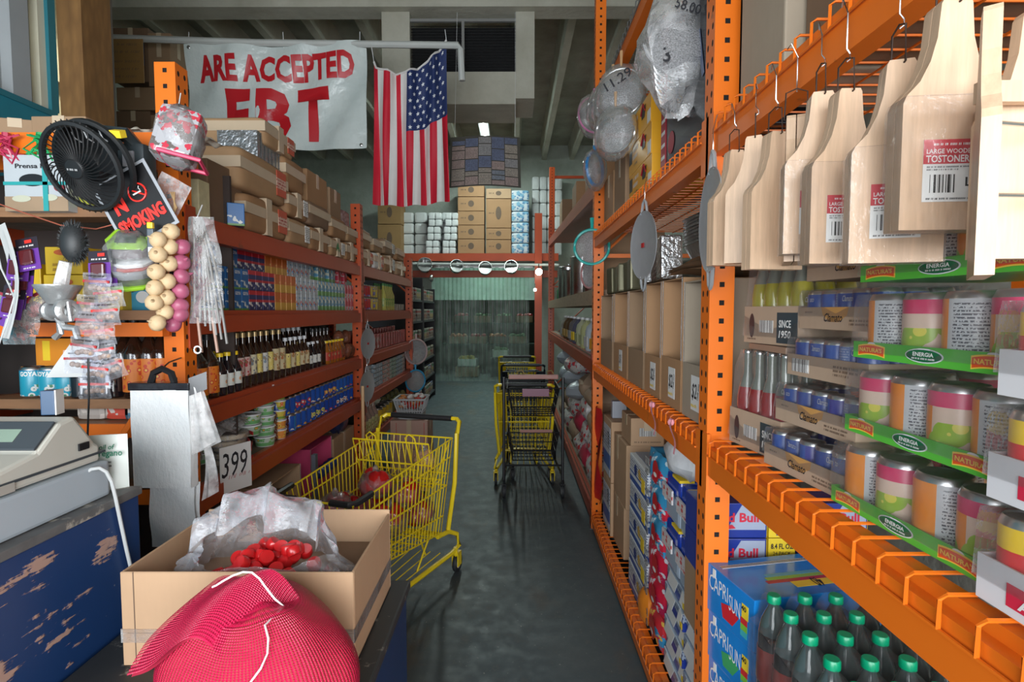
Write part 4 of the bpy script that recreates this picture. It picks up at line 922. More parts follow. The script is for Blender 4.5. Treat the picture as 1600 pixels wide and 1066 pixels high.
# mesh strainers
STRM = film('strainer_mesh', (.55,.55,.56), haze=.5, gloss=.4, crump=200)
def strainer(R_, rim, hl, handle=None, wrapd=True, rr=.008, dome=.5):
    o = empty('strainer', label='x', cat='strainer')
    MB().tube([(R_*math.cos(a), 0, R_*math.sin(a)) for a in [2*PI*k/28 for k in range(28)]], rr, 6, closed=True).build('rim', rim, o, (0, 0, -R_-hl))
    MB().lathe([(R_*math.sin(t_), -R_*dome*math.cos(t_)) for t_ in [PI/2*k/6+.001 for k in range(7)]], 24, cap=False).build('mesh_bowl', STRM, o, (0, 0, -R_-hl), (PI/2, 0, 0))
    MB().tube([(0, 0, -hl+.01), (0, 0, -hl*.5), (0, 0, -.012)], [rr, rr*1.2, rr*1.5], 6).build('handle', handle or rim, o)
    if wrapd: MB().sphere((0, .0, -R_-hl-.01), R_*1.13, 1, .55, 1.12, 14, fn=lambda a, c: 1+.04*math.sin(3*a+2*c)).build('plastic_bag', film('bag_film', haze=.10, gloss=.7, crump=22, bstr=.9), o)
    MB().tube([(0, 0, -.01), (0, 0, .05)], .0015, 4).build('hook', STEEL, o)
    return o
WOODH = mat('light_wood_handle', (.55,.33,.16), .5)
p0 = W(970, 75, x=.60)
sl = [(971, 76, .125, .105, 'largest wrapped wire strainer priced 11.29, hanging in front of the others'), (958, 98, .120, .10, 'wrapped wire strainer hanging just behind the largest one'), (946, 112, .115, .09, 'wrapped wire strainer with a short wooden handle, third in the cluster'), (962, 140, .115, .10, 'wrapped wire strainer hanging low in the strainer cluster')]
for i, (px, py, R_, hl, lb) in enumerate(sl):
    p = W(px, py, x=.575-.012*i); q = strainer(R_, STEEL, hl, WOODH, True, .006, .45); put(q, p, -.35-.1*i, lb, 'wrapped wire strainers')
    if i == 0: txt('11.29', .05, INK, q, (0, -.105, -R_-hl+.03), (0, -.5, 0), w=.15, bold=.01)
q = strainer(.115, mat('pink_plastic', (.62,.16,.38), .35), .07, None, True, .007); put(q, W(929, 136, x=.54), .3, 'pink-rimmed strainer in a plastic bag beside the wire strainers')
q = strainer(.11, mat('blue_plastic', (.02,.20,.50), .35), .06, None, True, .012); put(q, W(930, 225, x=.56), .9, 'blue-rimmed strainer in a plastic bag below the wire strainers')
q = strainer(.130, mat('turquoise_plastic', (.02,.42,.38), .35), .10, None, False, .011); put(q, W(925, 338, x=.59), -.15, 'turquoise-rimmed strainer hanging by the far orange post')
q = strainer(.12, mat('dusty_pink_plastic', (.45,.22,.22), .4), .05, None, False, .009); put(q, W(922, 395, x=.63), R90+.5, 'dusty pink strainer turned sideways beneath the turquoise one')
for px, py, c, nm, lb in ((650, 520, (.5,.36,.36), 'pale_rose_plastic', 'pale rose strainer hanging on the last post of the bottle rack'), (649, 568, (.03,.30,.55), 'sky_blue_plastic', 'blue strainer hanging low on the last post of the bottle rack')):
    q = strainer(.15 if py < 550 else .13, mat(nm, c, .4), .08, None, False, .010); put(q, W(px, py, x=XL+.05), .7, lb)
# bag of strainers high above
o = empty('bagged_strainers', W(1062, -10, x=.60), 0, 'big crinkled plastic bag of strainers marked in black, hanging near the post', 'plastic bag')
b = MB(); b.sphere((0, 0, -.20), .20, .72, .5, 1.1, 20, fn=lambda a, c: 1+.10*math.sin(a*5+c*2)+.06*math.sin(c*7)); b.build('plastic_bag', film('crinkled_bag', haze=.22, gloss=.95, crump=16, bstr=1.2), o)
b = MB(); b.lathe([(.001, .08), (.10, .06), (.13, 0), (.14, .0)], 20, cap=False); bb = b.build('mesh_bowl', STRM, o, (0, -.02, -.20), (1.2, .3, 0))
for k in range(4): MB().tube([(.12*math.cos(a), .02*k, .13*math.sin(a)) for a in [2*PI*j/20 for j in range(20)]], .005, 5, closed=True).build('rim', STEEL, o, (.01*k, -.03, -.19-.02*k), (.2, .4, .2))
txt('58.00', .035, INK, o, (0, -.105, -.10), (0, .3, 0), w=.09, bold=.01); txt('3', .05, INK, o, (-.07, -.10, -.26), bold=.01)
MB().tube([(0, 0, 0), (0, 0, .2)], .0015, 4).build('hook', STEEL, o)
# upper deck, middle bay
o = empty('appliance_box', label='black appliance box with a red side on the upper deck', cat='box'); BK = mat('black_print', (.012,.013,.018), .25, coat=.3, var=.5)
MB().box(-.34, .34, 0, .30, 0, .74, r=.002).build('box_body', BK, o); MB().box(-.343, -.335, -.002, .30, .0, .74).box(-.343, -.27, -.003, 0, 0, .74).build('red_side', mat('dark_red_print', (.35,.015,.03), .4), o)
b = MB()
for k, (x, z, a, l_) in enumerate(((-.05, .45, .3, .28), (.03, .5, -.25, .3), (.10, .40, .2, .22), (-.12, .30, .1, .2), (.16, .3, -.3, .18))): b.M = T(x, -.002, z) @ RY(a); b.box(-.012, .012, -.001, 0, -l_/2, l_/2)
b.M = Matrix.Identity(4); b.build('utensil_picture', mat('grey_blue_print', (.12,.15,.24), .4), o)
for k in range(12): MB().box(-.332, -.282, -.004, -.003, .06+k*.052, .075+k*.052).build('small_print', PAPER, o)
l, r_ = onR(2.10, ZU+.012, .65); put(o, l, r_, o['label'])
oval(.09, .09, mat('dark_red_print', (.35,.015,.03), .4), o, (-.19, -.002, .1))
YB = mat('orange_yellow_box', (.78, .38, .02), .4)
def potbox():
    o = empty('cookware_box', label='x', cat='box'); MB().box(-.25, .25, 0, .3, 0, .150, r=.003).build('box_body', YB, o)
    q = MB().lathe([(.03, -.02), (.05, .03), (.052, .035)], 14).build('pot_picture', BLACKP, o, (.10, -.002, .085)); q.scale = (1, .02, 1)
    MB().box(-.24, -.17, -.001, 0, .06, .13).build('dark_badge', BLACKP, o); dashes(o, .14, .02, PAPER, (-.08, -.001, .115), seed=4, rows=2); dashes(o, .08, .012, BLACKP, (-.08, -.001, .04), seed=7); MB().box(.18, .24, -.001, 0, .01, .07).build('side_label', PAPER, o)
    MB().tube([(.055, -.004, .09), (.10, -.004, .135), (.145, -.004, .09)], .004, 5).build('pot_handle', mat('dark_red_print', (.35,.015,.03), .4), o); return o
PB = potbox()
for k in range(3):
    q = PB if k == 0 else dup(PB); l, r_ = onR(2.86+.015*k, ZU+.012+.152*k, .65); put(q, l, r_, ('lowest orange-yellow cookware box on the upper deck', 'middle orange-yellow cookware box on the upper deck', 'top orange-yellow cookware box on the upper deck')[k], 'orange-yellow cookware boxes')
q = carton(.34, .3, .40, CARD3, tape=False); put(q, (.65, 3.40, ZU+.012), R90, 'plain carton past the orange-yellow boxes on the upper deck'); q = carton(.36, .3, .34, CARD); put(q, (.66, 3.85, ZU+.012), R90, 'brown carton by the far post on the upper deck')
# ---- bottom deck, middle bay
zb = ZB+.012
def boxR(w_, d, h, y, z, x, lb, mt=CARD2, rz=0, **k):
    q = carton(w_, d, h, mt, **k); put(q, (x, y, z), rz, lb); return q
boxR(.36, .45, .33, 3.30, zb, .86, 'pale carton standing on the bottom wire deck under the big carton', CARD2)
q = boxR(.42, .55, .40, 3.25, zb+.333, .89, 'big pale carton in the middle of the bottom deck', CARD2); 
q = boxR(.20, .28, .17, 3.22, zb+.737, .80, 'small pale carton with a barcode on top of the big one', CARD2); MB().box(-.05, .05, -.001, 0, .06, .11).build('barcode', [barcode_mat()], q); dashes(q, .16, .008, BROWNI, (0, -.001, .025))
BWP = box_mat('blue_white_print', (.50,.54,.60), bands=((.15,.45,(.06,.14,.38)),), lines=((.05,.1,.2), 50, .55, .9))
for k, (z, h) in enumerate(((zb, .37), (zb+.372, .42))):
    q = boxR(.30, .16, h, 3.80, z, .66, ('lower upright carton with a blue print near the far post', 'upper upright carton with a blue print near the far post')[k], CARD2, R90, tape=False, seam=False)
    MB().box(-.14, .12, -.002, 0, .03, h-.05).build('printed_side', BWP, q); txt('OO', .05, INK, q, (.06, -.004, h*.7), (0, PI/2, 0), w=.09)
REDP = mat('red_bag_plastic', (.55,.015,.02), .35, var=.2)
b = MB(); b.grid(lambda u, v: (.02*math.sin(v*9+u*4), .16*u, .72*v), 6, 16); tag(b.build('red_mesh_banner', REDP, None, (.64, 4.00, zb+.1)), 'strip of bright red plastic hanging behind the far post on the bottom deck', 'plastic sheet')
tag(MB().box(-.05, .05, 0, .06, 0, .12, r=.005).build('small_tin', mat('grey_print_tin', (.35,.37,.42), .4), None, (.74, 3.78, zb+.795)), 'small grey box on top of the cartons near the far post', 'box')
# white-blue milk cartons cases in a column
WBX = box_mat('milk_case_print', (.62,.65,.68), bands=((.0,.22,(.04,.10,.34)), (.35,.42,(.05,.12,.36))), blots=((9, .30, (.75,.48,.05), .4, .8),), lines=((.08,.1,.2), 70, .5, .9))
CS = empty('milk_case', label='x', cat='drink case'); MB().box(-.20, .20, 0, .28, 0, .148, r=.004).build('box_body', WBX, CS); MB().box(-.20, .20, .03, .25, .148, .150).build('top_panel', mat('milk_case_top', (.20,.25,.33), .4), CS); oval(.06, .06, mat('navy_print', (.02,.05,.22), .4), CS, (-.05, -.002, .09)); MB().box(.08, .15, -.001, 0, .02, .09).build('yellow_badge', YELLOWI, CS)
for k in range(5):
    q = CS if k == 0 else dup(CS); put(q, (.655, 2.83-.012*(k % 2), zb+.151*k), R90, ('first', 'second', 'third', 'fourth', 'fifth')[k]+' white and blue milk case counted up from the bottom deck', 'white and blue milk cases')
# soft drink pouches
POU = [box_mat('pouch_print_%d' % i, c, blots=((16, .42, c2, .05, .75), (22, .3, c3, .1, .9)), rough=.22) for i, (c, c2, c3) in enumerate((((.04,.28,.50), (.62,.03,.06), (.55,.70,.75)), ((.55,.02,.05), (.45,.02,.08), (.6,.6,.65)), ((.60,.04,.05), (.05,.30,.55), (.8,.5,.1))))]
def pouch(m_):
    o = empty('drink_pouch_pack', label='x', cat='drink pack'); b = MB(); b.grid(lambda u, v: (-.125+.25*u, -.03*math.sin(PI*u)*math.sin(PI*v)**.5 - .004*math.sin(u*17), .16*v), 10, 8).grid(lambda u, v: (-.125+.25*u, .14*v-.0*u, .155+.008*math.sin(u*8)), 8, 4).grid(lambda u, v: (-.125, .14*u, .155*v), 2, 2).grid(lambda u, v: (.125, .14*u, .155*v), 2, 2)
    b.build('pouch_body', m_, o); txt('KOOL', .035, PAPER, o, (-.05, -.037, .105), w=.07, bold=.05); txt('KOOL', .031, INK, o, (-.05, -.039, .105), w=.062, bold=.01); txt('AID', .035, PAPER, o, (-.05, -.037, .055), w=.06, bold=.05); txt('AID', .031, INK, o, (-.05, -.039, .055), w=.055, bold=.01)
    oval(.09, .10, REDP, o, (.07, -.034, .09)); oval(.05, .02, PAPER, o, (.07, -.036, .075)); return o
pn = ('blue and red drink pouch pack', 'red drink pouch pack', 'red and blue drink pouch pack')
for k in range(6):
    q = pouch(POU[(0, 0, 0, 1, 1, 2)[5-k]]); put(q, (.675, 2.50+.01*(k % 2), zb+.146*k), R90+.04*(k % 3-1), ('bottom', 'second', 'third', 'fourth', 'fifth', 'topmost')[k]+' soft drink-pouch pack in the column beside the milk cases', 'stacked drink pouch packs')
# orange crisps bag and silver-blue multipacks
tag(MB().sphere((0,0,.09), .09, .5, 1, 1, 10).build('snack_bag', mat('orange_snack', (.72,.22,.02), .3, var=.3), None, (.66, 2.62, zb+.0)), 'orange snack bag squeezed in front of the drink pouches on the bottom deck', 'snack bag')
SVX = box_mat('silver_blue_case', (.30,.36,.46), bands=((.0,.5,(.015,.04,.28)),), lines=((.03,.05,.15), 60, .5, .95), rough=.3)
MP = empty('energy_can_case', label='x', cat='drink case'); MB().box(-.135, .135, 0, .20, 0, .073, r=.003).build('box_body', SVX, MP)
b = MB(); b.prism([(-.135, .003), (-.02, .003), (.03, .070), (-.09, .070)], -.0015, 0).prism([(.05, .003), (.10, .003), (.13, .07), (.09, .07)], -.0015, 0); b.build('white_swoosh', PAPER, MP); MB().box(.10, .128, -.002, 0, .006, .03).build('yellow_badge', YELLOWI, MP)
kk = 0; rws = ('bottom', 'second', 'third', 'fourth', 'fifth', 'sixth')
for k in range(6):
    for j in range(2):
        q = MP if kk == 0 else dup(MP); kk += 1
        put(q, (.66+.01*((k+j) % 2), 2.19-.275*j, zb+.074*k), R90+.02*((k*3+j) % 3-1), '%s slim silver and blue case, in the pile %s' % (rws[k], ('beside the drink pouches', 'against the near orange post')[j]), 'slim silver and blue cases')
BIG = empty('jug_pack', label='x', cat='drink pack'); BB = mat('deep_blue_plastic', (.01,.05,.42), .2, coat=.3); SB_ = mat('ice_blue_plastic', (.38,.46,.56), .2)
MB().box(-.10, .10, 0, .22, 0, .11, r=.02).build('jug_body', SB_, BIG); MB().box(-.098, .098, .002, .20, .11, .20, r=.02).build('blue_top', BB, BIG); MB().box(-.11, .03, -.012, -.004, .08, .14).build('paper_sleeve', box_mat('sleeve_print', (.66,.62,.62), blots=((30,.4,(.6,.1,.1),.1,.9),)), BIG); MB().box(.0, .10, -.001, .06, .195, .206).build('yellow_lid', YELLOWI, BIG)
kk = 0
for k in range(2):
    for j in range(2):
        q = BIG if kk == 0 else dup(BIG); kk += 1; put(q, (.67, 2.262-.205*j, zb+.448+.209*k), R90, '%s blue-topped jug pack %s' % (('lower', 'upper')[k], ('next to the drink pouches', 'next to the near orange post')[j]), 'blue-topped jug packs')
b = MB(); b.sphere((0,0,.085), .12, .8, 1.35, .72, 16, fn=lambda a, c: 1+.07*math.sin(a*5+c*3)+.04*math.sin(c*9)); tag(b.build('plastic_bag', mat('white_bag_plastic', (.60,.62,.64), .35, bump=.6, bs=20), None, (.72, 2.20, zb+.866)), 'puffy white plastic bag on top of the blue-topped jug packs', 'plastic bag')
# knotted pink tape on the beam
PT = mat('pink_tape', (.75,.30,.36), .4, var=.35, vs=20)
for px, py, l_, lb in ((1022, 640, .12, 'pink and white knotted tape on the beam, farther one'), (1052, 668, .11, 'pink and white knotted tape on the beam, nearer one')):
    p = W(px, py, x=.592); b = MB(); b.grid(lambda u, v: (-.01-.006*math.sin(v*7), -.014+.028*u*(1-.4*v)-.05*v, .035-l_*v*1.1), 2, 8).sphere((-.008, 0, .02), .014, n=6); tag(b.build('knotted_tape', PT, None, p), lb, 'tape', 'knotted tapes')
# ---- far bay: jugs, pots, sacks
def jug(c, lc, nm):
    o = empty('drink_jug', label='x', cat='jug'); mj = mat(nm, c, .3, var=.15)
    MB().lathe([(.062, 0), (.070, .015), (.070, .17), (.058, .215), (.024, .25), (.020, .268)], 12).build('jug_body', mj, o)
    MB().lathe([(.025, 0), (.025, .022), (.001, .023)], 10).build('cap', WHITEP, o, (0, 0, .266))
    MB().tube([(.02, 0, .25), (.055, 0, .245), (.075, 0, .20), (.070, 0, .15)], .011, 6).build('handle', mj, o)
    MB().box(-.045, .045, -.0725, -.060, .04, .13, r=.004).build('label', lc, o); return o
jl = [((.62,.36,.18), mat('orange_label', (.75,.35,.03), .4), 'orange_punch', 'orange juice jug closest to the far post'), ((.40,.46,.50), mat('black_white_label', (.5,.5,.5), .4), 'grey_blue_jug', 'grey-blue jug next to the orange one'), ((.42,.44,.22), mat('pale_green_label', (.35,.38,.2), .4), 'pale_green_jug', 'pale green jug in the jug row'), ((.42,.44,.30), mat('pale_green_label', (.35,.38,.2), .4), 'pale_cream_jug', 'pale cream jug in the jug row'),
      ((.10,.10,.15), YELLOWI, 'dark_blue_jug', 'dark jug with a bright yellow label'), ((.14,.13,.14), mat('grey_label', (.3,.3,.3), .4), 'charcoal_jug', 'charcoal jug behind the yellow-labelled one'), ((.10,.06,.03), mat('ochre_label', (.4,.25,.06), .4), 'brown_jug', 'brown jug with an ochre label'), ((.12,.07,.03), mat('ochre_label', (.4,.25,.06), .4), 'amber_jug', 'amber jug farthest but one in the row'), ((.30,.29,.25), mat('grey_label', (.3,.3,.3), .4), 'putty_jug', 'putty-coloured jug farthest along the row')]
for i, (c, lm, nm, lb) in enumerate(jl): q = jug(c, lm, nm); put(q, (.70, 4.45+i*.36, 1.34), R90+.2, lb, 'jugs in the far bay')
q0 = None
def pot(R_, h, lb, y, z, x=.80, m_=STEEL, lid=True):
    o = empty('cooking_pot', (x, y, z), 0, lb, 'pot'); MB().lathe([(R_*.97, 0), (R_, .01), (R_, h), (R_*1.04, h+.004), (R_*.98, h+.004), (R_*.97, .01), (.001, .01)], 24).build('pot_body', m_, o)
    if lid: MB().lathe([(R_*1.02, 0), (R_*.8, .02), (.02, .03), (.02, .05), (.001, .055)], 24).build('lid', m_, o, (0, 0, h+.004))
    for s in (-1, 1): MB().tube([(0, s*R_, h*.75), (0, s*(R_+.035), h*.76), (.0, s*(R_+.035), h*.70), (0, s*R_, h*.68)], .007, 6).build('handle', m_, o)
pot(.10, .16, 'low steel pot farthest along the raw-edged plank', 9.0, 1.86); pot(.15, .46, 'tall steel stockpot on the raw-edged plank', 8.0, 1.86); pot(.16, .36, 'round steel stockpot nested among the taller ones', 7.2, 1.86, lid=False); pot(.15, .44, 'steel stockpot wrapped in clear plastic on the plank', 6.3, 1.86); pot(.12, .52, 'tall narrow steel pot near the turquoise strainer', 5.4, 1.86)
q = carton(.4, .5, .5, CARD3); put(q, (.75, 4.75, 1.86), R90, 'dull carton on the plank behind the turquoise strainer')
tag(MB().lathe([(.035, 0), (.04, .02), (.04, .15), (.015, .2), (.015, .26), (.001, .262)], 10).build('green_bottle', mat('green_glass', (.03,.16,.05), .1, coat=.6), None, (.72, 8.6, 1.86)), 'green glass bottle standing behind the low steel pot', 'bottle')
for k in range(8): tag(MB().box(0, .5, 0, .42, 0, .34 if k % 2 else .42, r=.005).build('cardboard_box', (CARD3, CARD)[k % 2], None, (.70, 4.4+k*.6, 2.73+.045*k*.6)), '%s carton counted from the far post on the sloping top beam' % ('first', 'second', 'third', 'fourth', 'fifth', 'sixth', 'seventh', 'eighth')[k], 'box', 'cartons on the sloping top beam') if k in (1, 3, 6) else None
# sacks
SACKB = mat('brown_paper_sack', (.36,.25,.17), .7, bump=.4, bs=12); SACKW = box_mat('white_red_bag', (.58,.55,.54), bands=(), blots=((13,.35,(.60,.05,.06),0,1), (24,.28,(.15,.15,.25),0,1)), rough=.35); SACKR = mat('crimson_bag', (.50,.03,.08), .4, var=.3)
GREYB = mat('grey_blue_bag', (.33,.37,.42), .3, bump=.8, bs=14)
def sack(sx, sy, sz, m_, loc, rz, lb, cat='sack', grp=None, sd=0, pr=None):
    b = MB()
    def f(th, ph):
        q_ = (abs(math.cos(ph))**4+abs(math.sin(ph))**4)**-.25; return q_*(1+.035*math.sin(ph*5+th*3+sd)+.03*math.sin(th*7+sd*2))
    b.sphere((0, 0, sz), 1, sx, sy, sz, 18, fn=f); o = b.build('bag' if cat != 'sack' else 'sack', m_, None, loc, (0, 0, rz)); tag(o, lb, cat, grp)
    if pr: txt(pr[0], pr[1], pr[2], o, (0, -sy*1.13, sz), (0, 0, 0), w=sx*1.1, bold=.03)
    return o
for i, (y, z, m_, lb) in enumerate(((4.75, .185, SACKW, 'lowest white and red bag behind the far post'), (5.15, .185, SACKR, 'crimson bag low on the far bay shelf'), (5.6, .185, SACKW, 'white and red bag low beside the black cart'), (4.70, .42, SACKW, 'second white and red bag up behind the far post'), (5.10, .42, SACKW, 'white bag leaning over the crimson one'), (5.6, .42, SACKR, 'second crimson bag up beside the black cart'),
        (4.70, .62, SACKB, 'brown paper sack in the middle of the sack pile'), (5.2, .64, SACKW, 'small-print white bag in the middle of the sack pile'), (4.72, .82, SACKB, 'brown paper sack with a red emblem high in the pile'), (5.35, .84, SACKB, 'brown paper sack at the back of the pile'))):
    sack(.20 if m_ is not SACKB else .24, .14, .12 if m_ is not SACKB else .11, m_, (.78, y, z), R90+.1*(i % 3-1), lb, 'sack', None, i, None)
for i, (y, z) in enumerate(((6.2, .185), (6.9, .185), (7.6, .185), (6.3, .45), (7.0, .45))): sack(.28, .16, .14, (SACKB, SACKW)[i % 2], (.80, y, z), R90, '%s sack of the dim heap behind the black cart' % ('first', 'second', 'third', 'upper first', 'upper second')[i], 'sack', None, i*3)
for i, (y, z) in enumerate(((5.9, .73), (6.5, .80), (7.2, .76), (6.2, .98), (6.9, 1.0))): sack(.20, .16, .10, (GREYB, SACKW)[i in (3,)], (.76, y, z), R90+.3*(i-2), ('grey-blue bag lying on the sack heap nearest the black cart', 'grey-blue bag in the middle of the heap top', 'grey-blue bag at the far end of the heap top', 'white and red bag on the grey-blue bags', 'uppermost grey-blue bag on the heap')[i], 'bag', None, i*2)
# ================================================================ GOODS ON THE BOTTLE RACK
L90 = PI/2
xf = XL-.06
def yL(px): return (-xf)*850/(803-px)
# ---- juice cartons, three tiers high
def jcarton(m_, word, wc, w_=.066, h=.098):
    o = empty('juice_carton', label='x', cat='carton'); MB().box(-w_/2, w_/2, 0, .085, 0, h, r=.002).build('carton_body', m_, o)
    if word: txt(word, .016, wc, o, (0, -.001, h-.018), w=w_*.75, bold=.04)
    return o
CB = box_mat('coconut_water_print', (.015,.12,.34), bands=((0,.1,(.10,.25,.06)),), blots=((18,.42,(.60,.62,.60),.08,.45),), rough=.35)
CRd = box_mat('red_navy_print', (.03,.03,.12), bands=((.78,1,(.5,.02,.03)), (.42,.55,(.45,.02,.03))), blots=((20,.45,(.62,.60,.56),.06,.5),), rough=.35)
CO = box_mat('orange_juice_print', (.55,.13,.02), bands=((.0,.45,(.62,.34,.05)),), blots=((26,.35,(.7,.5,.12),.05,.6),), rough=.35)
CW = box_mat('white_blue_print', (.48,.54,.58), blots=((22,.4,(.08,.22,.40),.1,.8), (30,.35,(.45,.10,.08),.2,.6)), rough=.35)
CG = box_mat('blue_green_print', (.10,.28,.42), bands=((0,.3,(.12,.32,.08)),), blots=((26,.42,(.60,.62,.50),.3,.95),), rough=.35)
CP = box_mat('red_white_print', (.50,.50,.50), bands=((.3,.7,(.45,.03,.06)),), blots=((30,.4,(.55,.04,.06),0,1),), rough=.35)
jt = [(CB, 'GOYA', PAPER, 'blue coconut-water carton in the block of blue cartons', 'blue coconut-water cartons', 5), (CRd, None, None, 'navy and red carton in the block next to the blue ones', 'navy and red cartons', 4), (CO, None, None, 'orange carton in the block of orange cartons', 'orange juice cartons', 4), (CW, None, None, 'white carton with blue print in the middle of the carton shelf', 'white and blue cartons', 5),
      (CG, None, None, 'blue-green carton in the farther half of the carton shelf', 'blue-green cartons', 8), (CP, None, None, 'red and white carton at the far end of the carton shelf', 'red and white cartons', 3)]
y = 2.33
for bi, (m_, wd, wc, lb, gr, cnt) in enumerate(jt):
    P_ = Proto(jcarton(m_, wd, wc))
    for c in range(cnt):
        for k in range(3):
            if k == 2 and bi > 3 and c % 3 == 1: continue
            back = .03 if k == 2 else 0.0
            P_.put((xf-back-(.0 if k < 2 else .02), y, ZL[1]+k*.0985), L90, lb, gr)
        y += .072
# shadowed brown box and blue cartons at the near end of this shelf
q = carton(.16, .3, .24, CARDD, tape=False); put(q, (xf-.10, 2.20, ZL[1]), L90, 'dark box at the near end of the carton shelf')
# ---- bottles
GLD = mat('dark_brown_glass', (.022, .009, .005), .08, coat=.8); GLV = mat('black_sauce', (.010, .007, .010), .08, coat=.8); HON = mat('honey_amber', (.28, .09, .01), .1, coat=.6)
GC_ = mat('gold_cap', (.42, .30, .14), .35, .5); YC = mat('yellow_cap', (.80, .55, .02), .35); WC = mat('white_cap', (.60,.62,.64), .35); BC = mat('black_cap', (.02,.02,.02), .4)
def bottle(r, h, gm, cm, lm, l0=.15, l1=.45, neck=.30):
    o = empty('sauce_bottle', label='x', cat='bottle')
    MB().lathe([(r*.9, 0), (r, h*.03), (r, h*.56), (r*.85, h*.62), (r*neck*1.2, h*.76), (r*neck, h*.80), (r*neck, h*.93)], 14).build('bottle_body', gm, o)
    MB().lathe([(r*neck*1.25, 0), (r*neck*1.25, h*.085), (r*neck, h*.095), (.001, h*.095)], 12).build('cap', cm, o, (0, 0, h*.905))
    if lm: MB().lathe([(r*1.012, h*l0), (r*1.012, h*l1)], 14, cap=False).build('label', lm, o)
    return o
def lab(nm, c, c2, c3): return can_mat(nm, [(0, c)], bands=(), blot=(45, .4, .02, .14, c2, c3), h=.2, rough=.45)
L_or = lab('orange_bottle_label', (.72,.20,.02), (.60,.06,.02), (.80,.5,.1)); L_wb = lab('white_blue_bottle_label', (.60,.62,.58), (.65,.30,.10), (.15,.25,.45)); L_pk = lab('pink_bottle_label', (.48,.34,.30), (.35,.03,.04), (.12,.16,.05))
L_cr = lab('cream_bottle_label', (.55,.50,.34), (.15,.18,.20), (.20,.12,.04)); L_ye = lab('yellow_bottle_label', (.62,.50,.14), (.70,.60,.25), (.2,.12,.04)); L_wh = lab('white_bottle_label', (.58,.58,.54), (.20,.25,.30), (.3,.2,.1)); L_mo = lab('mosaic_bottle_label', (.50,.42,.25), (.35,.12,.04), (.2,.25,.1)); L_re = lab('red_bottle_label', (.40,.05,.03), (.6,.4,.2), (.1,.05,.02))
zb_ = ZL[2]
B = {}
def bp(key, *a): B.setdefault(key, Proto(bottle(*a))); return B[key]
def bput(key, px, lb, grp, dx=0, z=None, y=None): B[key].put((xf-dx-.01, yL(px) if y is None else y, z if z is not None else zb_), L90+random.uniform(-.2, .2), lb, grp)
bp('orange', .044, .27, GLD, BC, L_or, .08, .50, .3)
for px, dx, lb in ((307, .00, 'dark bottle with a big orange label, at the near end of the bottle shelf'), (325, .0, 'second dark bottle with a big orange label on the bottle shelf')): bput('orange', px, lb, 'orange-labelled bottles', dx)
bp('soy', .029, .185, GLV, YC, L_wb, .20, .50, .42)
for px, dx in ((337, -.02), (349, -.02), (361, -.02)): bput('soy', px, 'small black sauce bottle with a yellow cap and pale label', 'yellow-capped sauce bottles', dx)
for px, dx in ((343, .05), (356, .05)): bput('soy', px, 'yellow-capped sauce bottle in the second row', 'rear yellow-capped sauce bottles', dx+.02)
bp('pink', .034, .265, GLD, GC_, L_pk, .22, .56)
for px in (371, 381): bput('pink', px, 'tall gold-capped bottle with a pink label', 'pink-labelled tall bottles')
bp('cream', .034, .265, GLD, GC_, L_cr, .22, .58)
bput('cream', 391, 'tall gold-capped bottle with a cream and grey label', 'cream-labelled bottle'); 
bp('ylw', .034, .265, GLD, GC_, L_ye, .22, .58)
for px, lb in ((400, 'tall gold-capped bottle with a narrow yellow label, between the cream and white labels'), (418, 'tall gold-capped bottle with a wide yellow label beside the mosaic label')): bput('ylw', px, lb, 'yellow-labelled tall bottles')
bp('wht', .034, .265, GLD, GC_, L_wh, .22, .58); bput('wht', 409, 'tall gold-capped bottle with a white label between two yellow labels', 'white-labelled bottle')
bp('mos', .034, .265, GLD, GC_, L_mo, .18, .62)
for px in (428, 437): bput('mos', px, 'tall bottle with a multicoloured mosaic label', 'mosaic-labelled bottles')
bp('wc1', .030, .215, GLD, WC, L_ye, .20, .58, .35)
for px in (447, 462): bput('wc1', px, 'white-capped brown bottle with a yellow label', 'white-capped yellow-label bottles')
bp('wc2', .030, .215, GLD, WC, L_mo, .20, .58, .35)
for px in (455, 470, 477): bput('wc2', px, 'white-capped brown bottle with a mixed tan label', 'white-capped tan-label bottles')
for i in range(6): bput('wc1', 444+6*i, 'white-capped bottle in the raised second row', 'rear white-capped bottles', .07, zb_+.05, yL(446)+i*.075)
bp('dkw', .027, .17, GLV, WC, L_wh, .2, .5, .42)
for px in (483, 490, 496): bput('dkw', px, 'small black bottle with a white cap and white label', 'small white-capped black bottles')
bp('dark', .034, .25, GLD, BC, None)
for i in range(5): bput('dark', 0, 'unlabelled dark bottle in the far middle of the bottle shelf', 'dark unlabelled bottles', .02, None, 3.56+i*.07)
bp('hon', .032, .16, HON, YC, L_re, .15, .5, .55)
for i in range(6): bput('hon', 0, 'amber jar with a yellow lid near the end of the bottle shelf', 'yellow-lidded amber jars', 0, None, 3.74+i*.066)
bp('tall2', .034, .28, GLD, GC_, None)
for i in range(9): bput('tall2', 0, 'tall gold-capped dark bottle in the back row', 'back-row gold-capped bottles', .10, None, 2.36+i*.085)
for i in range(9): bput('dark', 0, 'black-capped dark bottle in the far back row', 'back-row dark bottles', .10, None, 3.2+i*.09)
BRB = film('brown_bag_film', (.30,.14,.08), haze=.5, gloss=.8, crump=30); BRS = mat('brown_candy', (.16,.05,.025), .35, var=.4, vs=40, bump=.8, bs=50)
SP = None
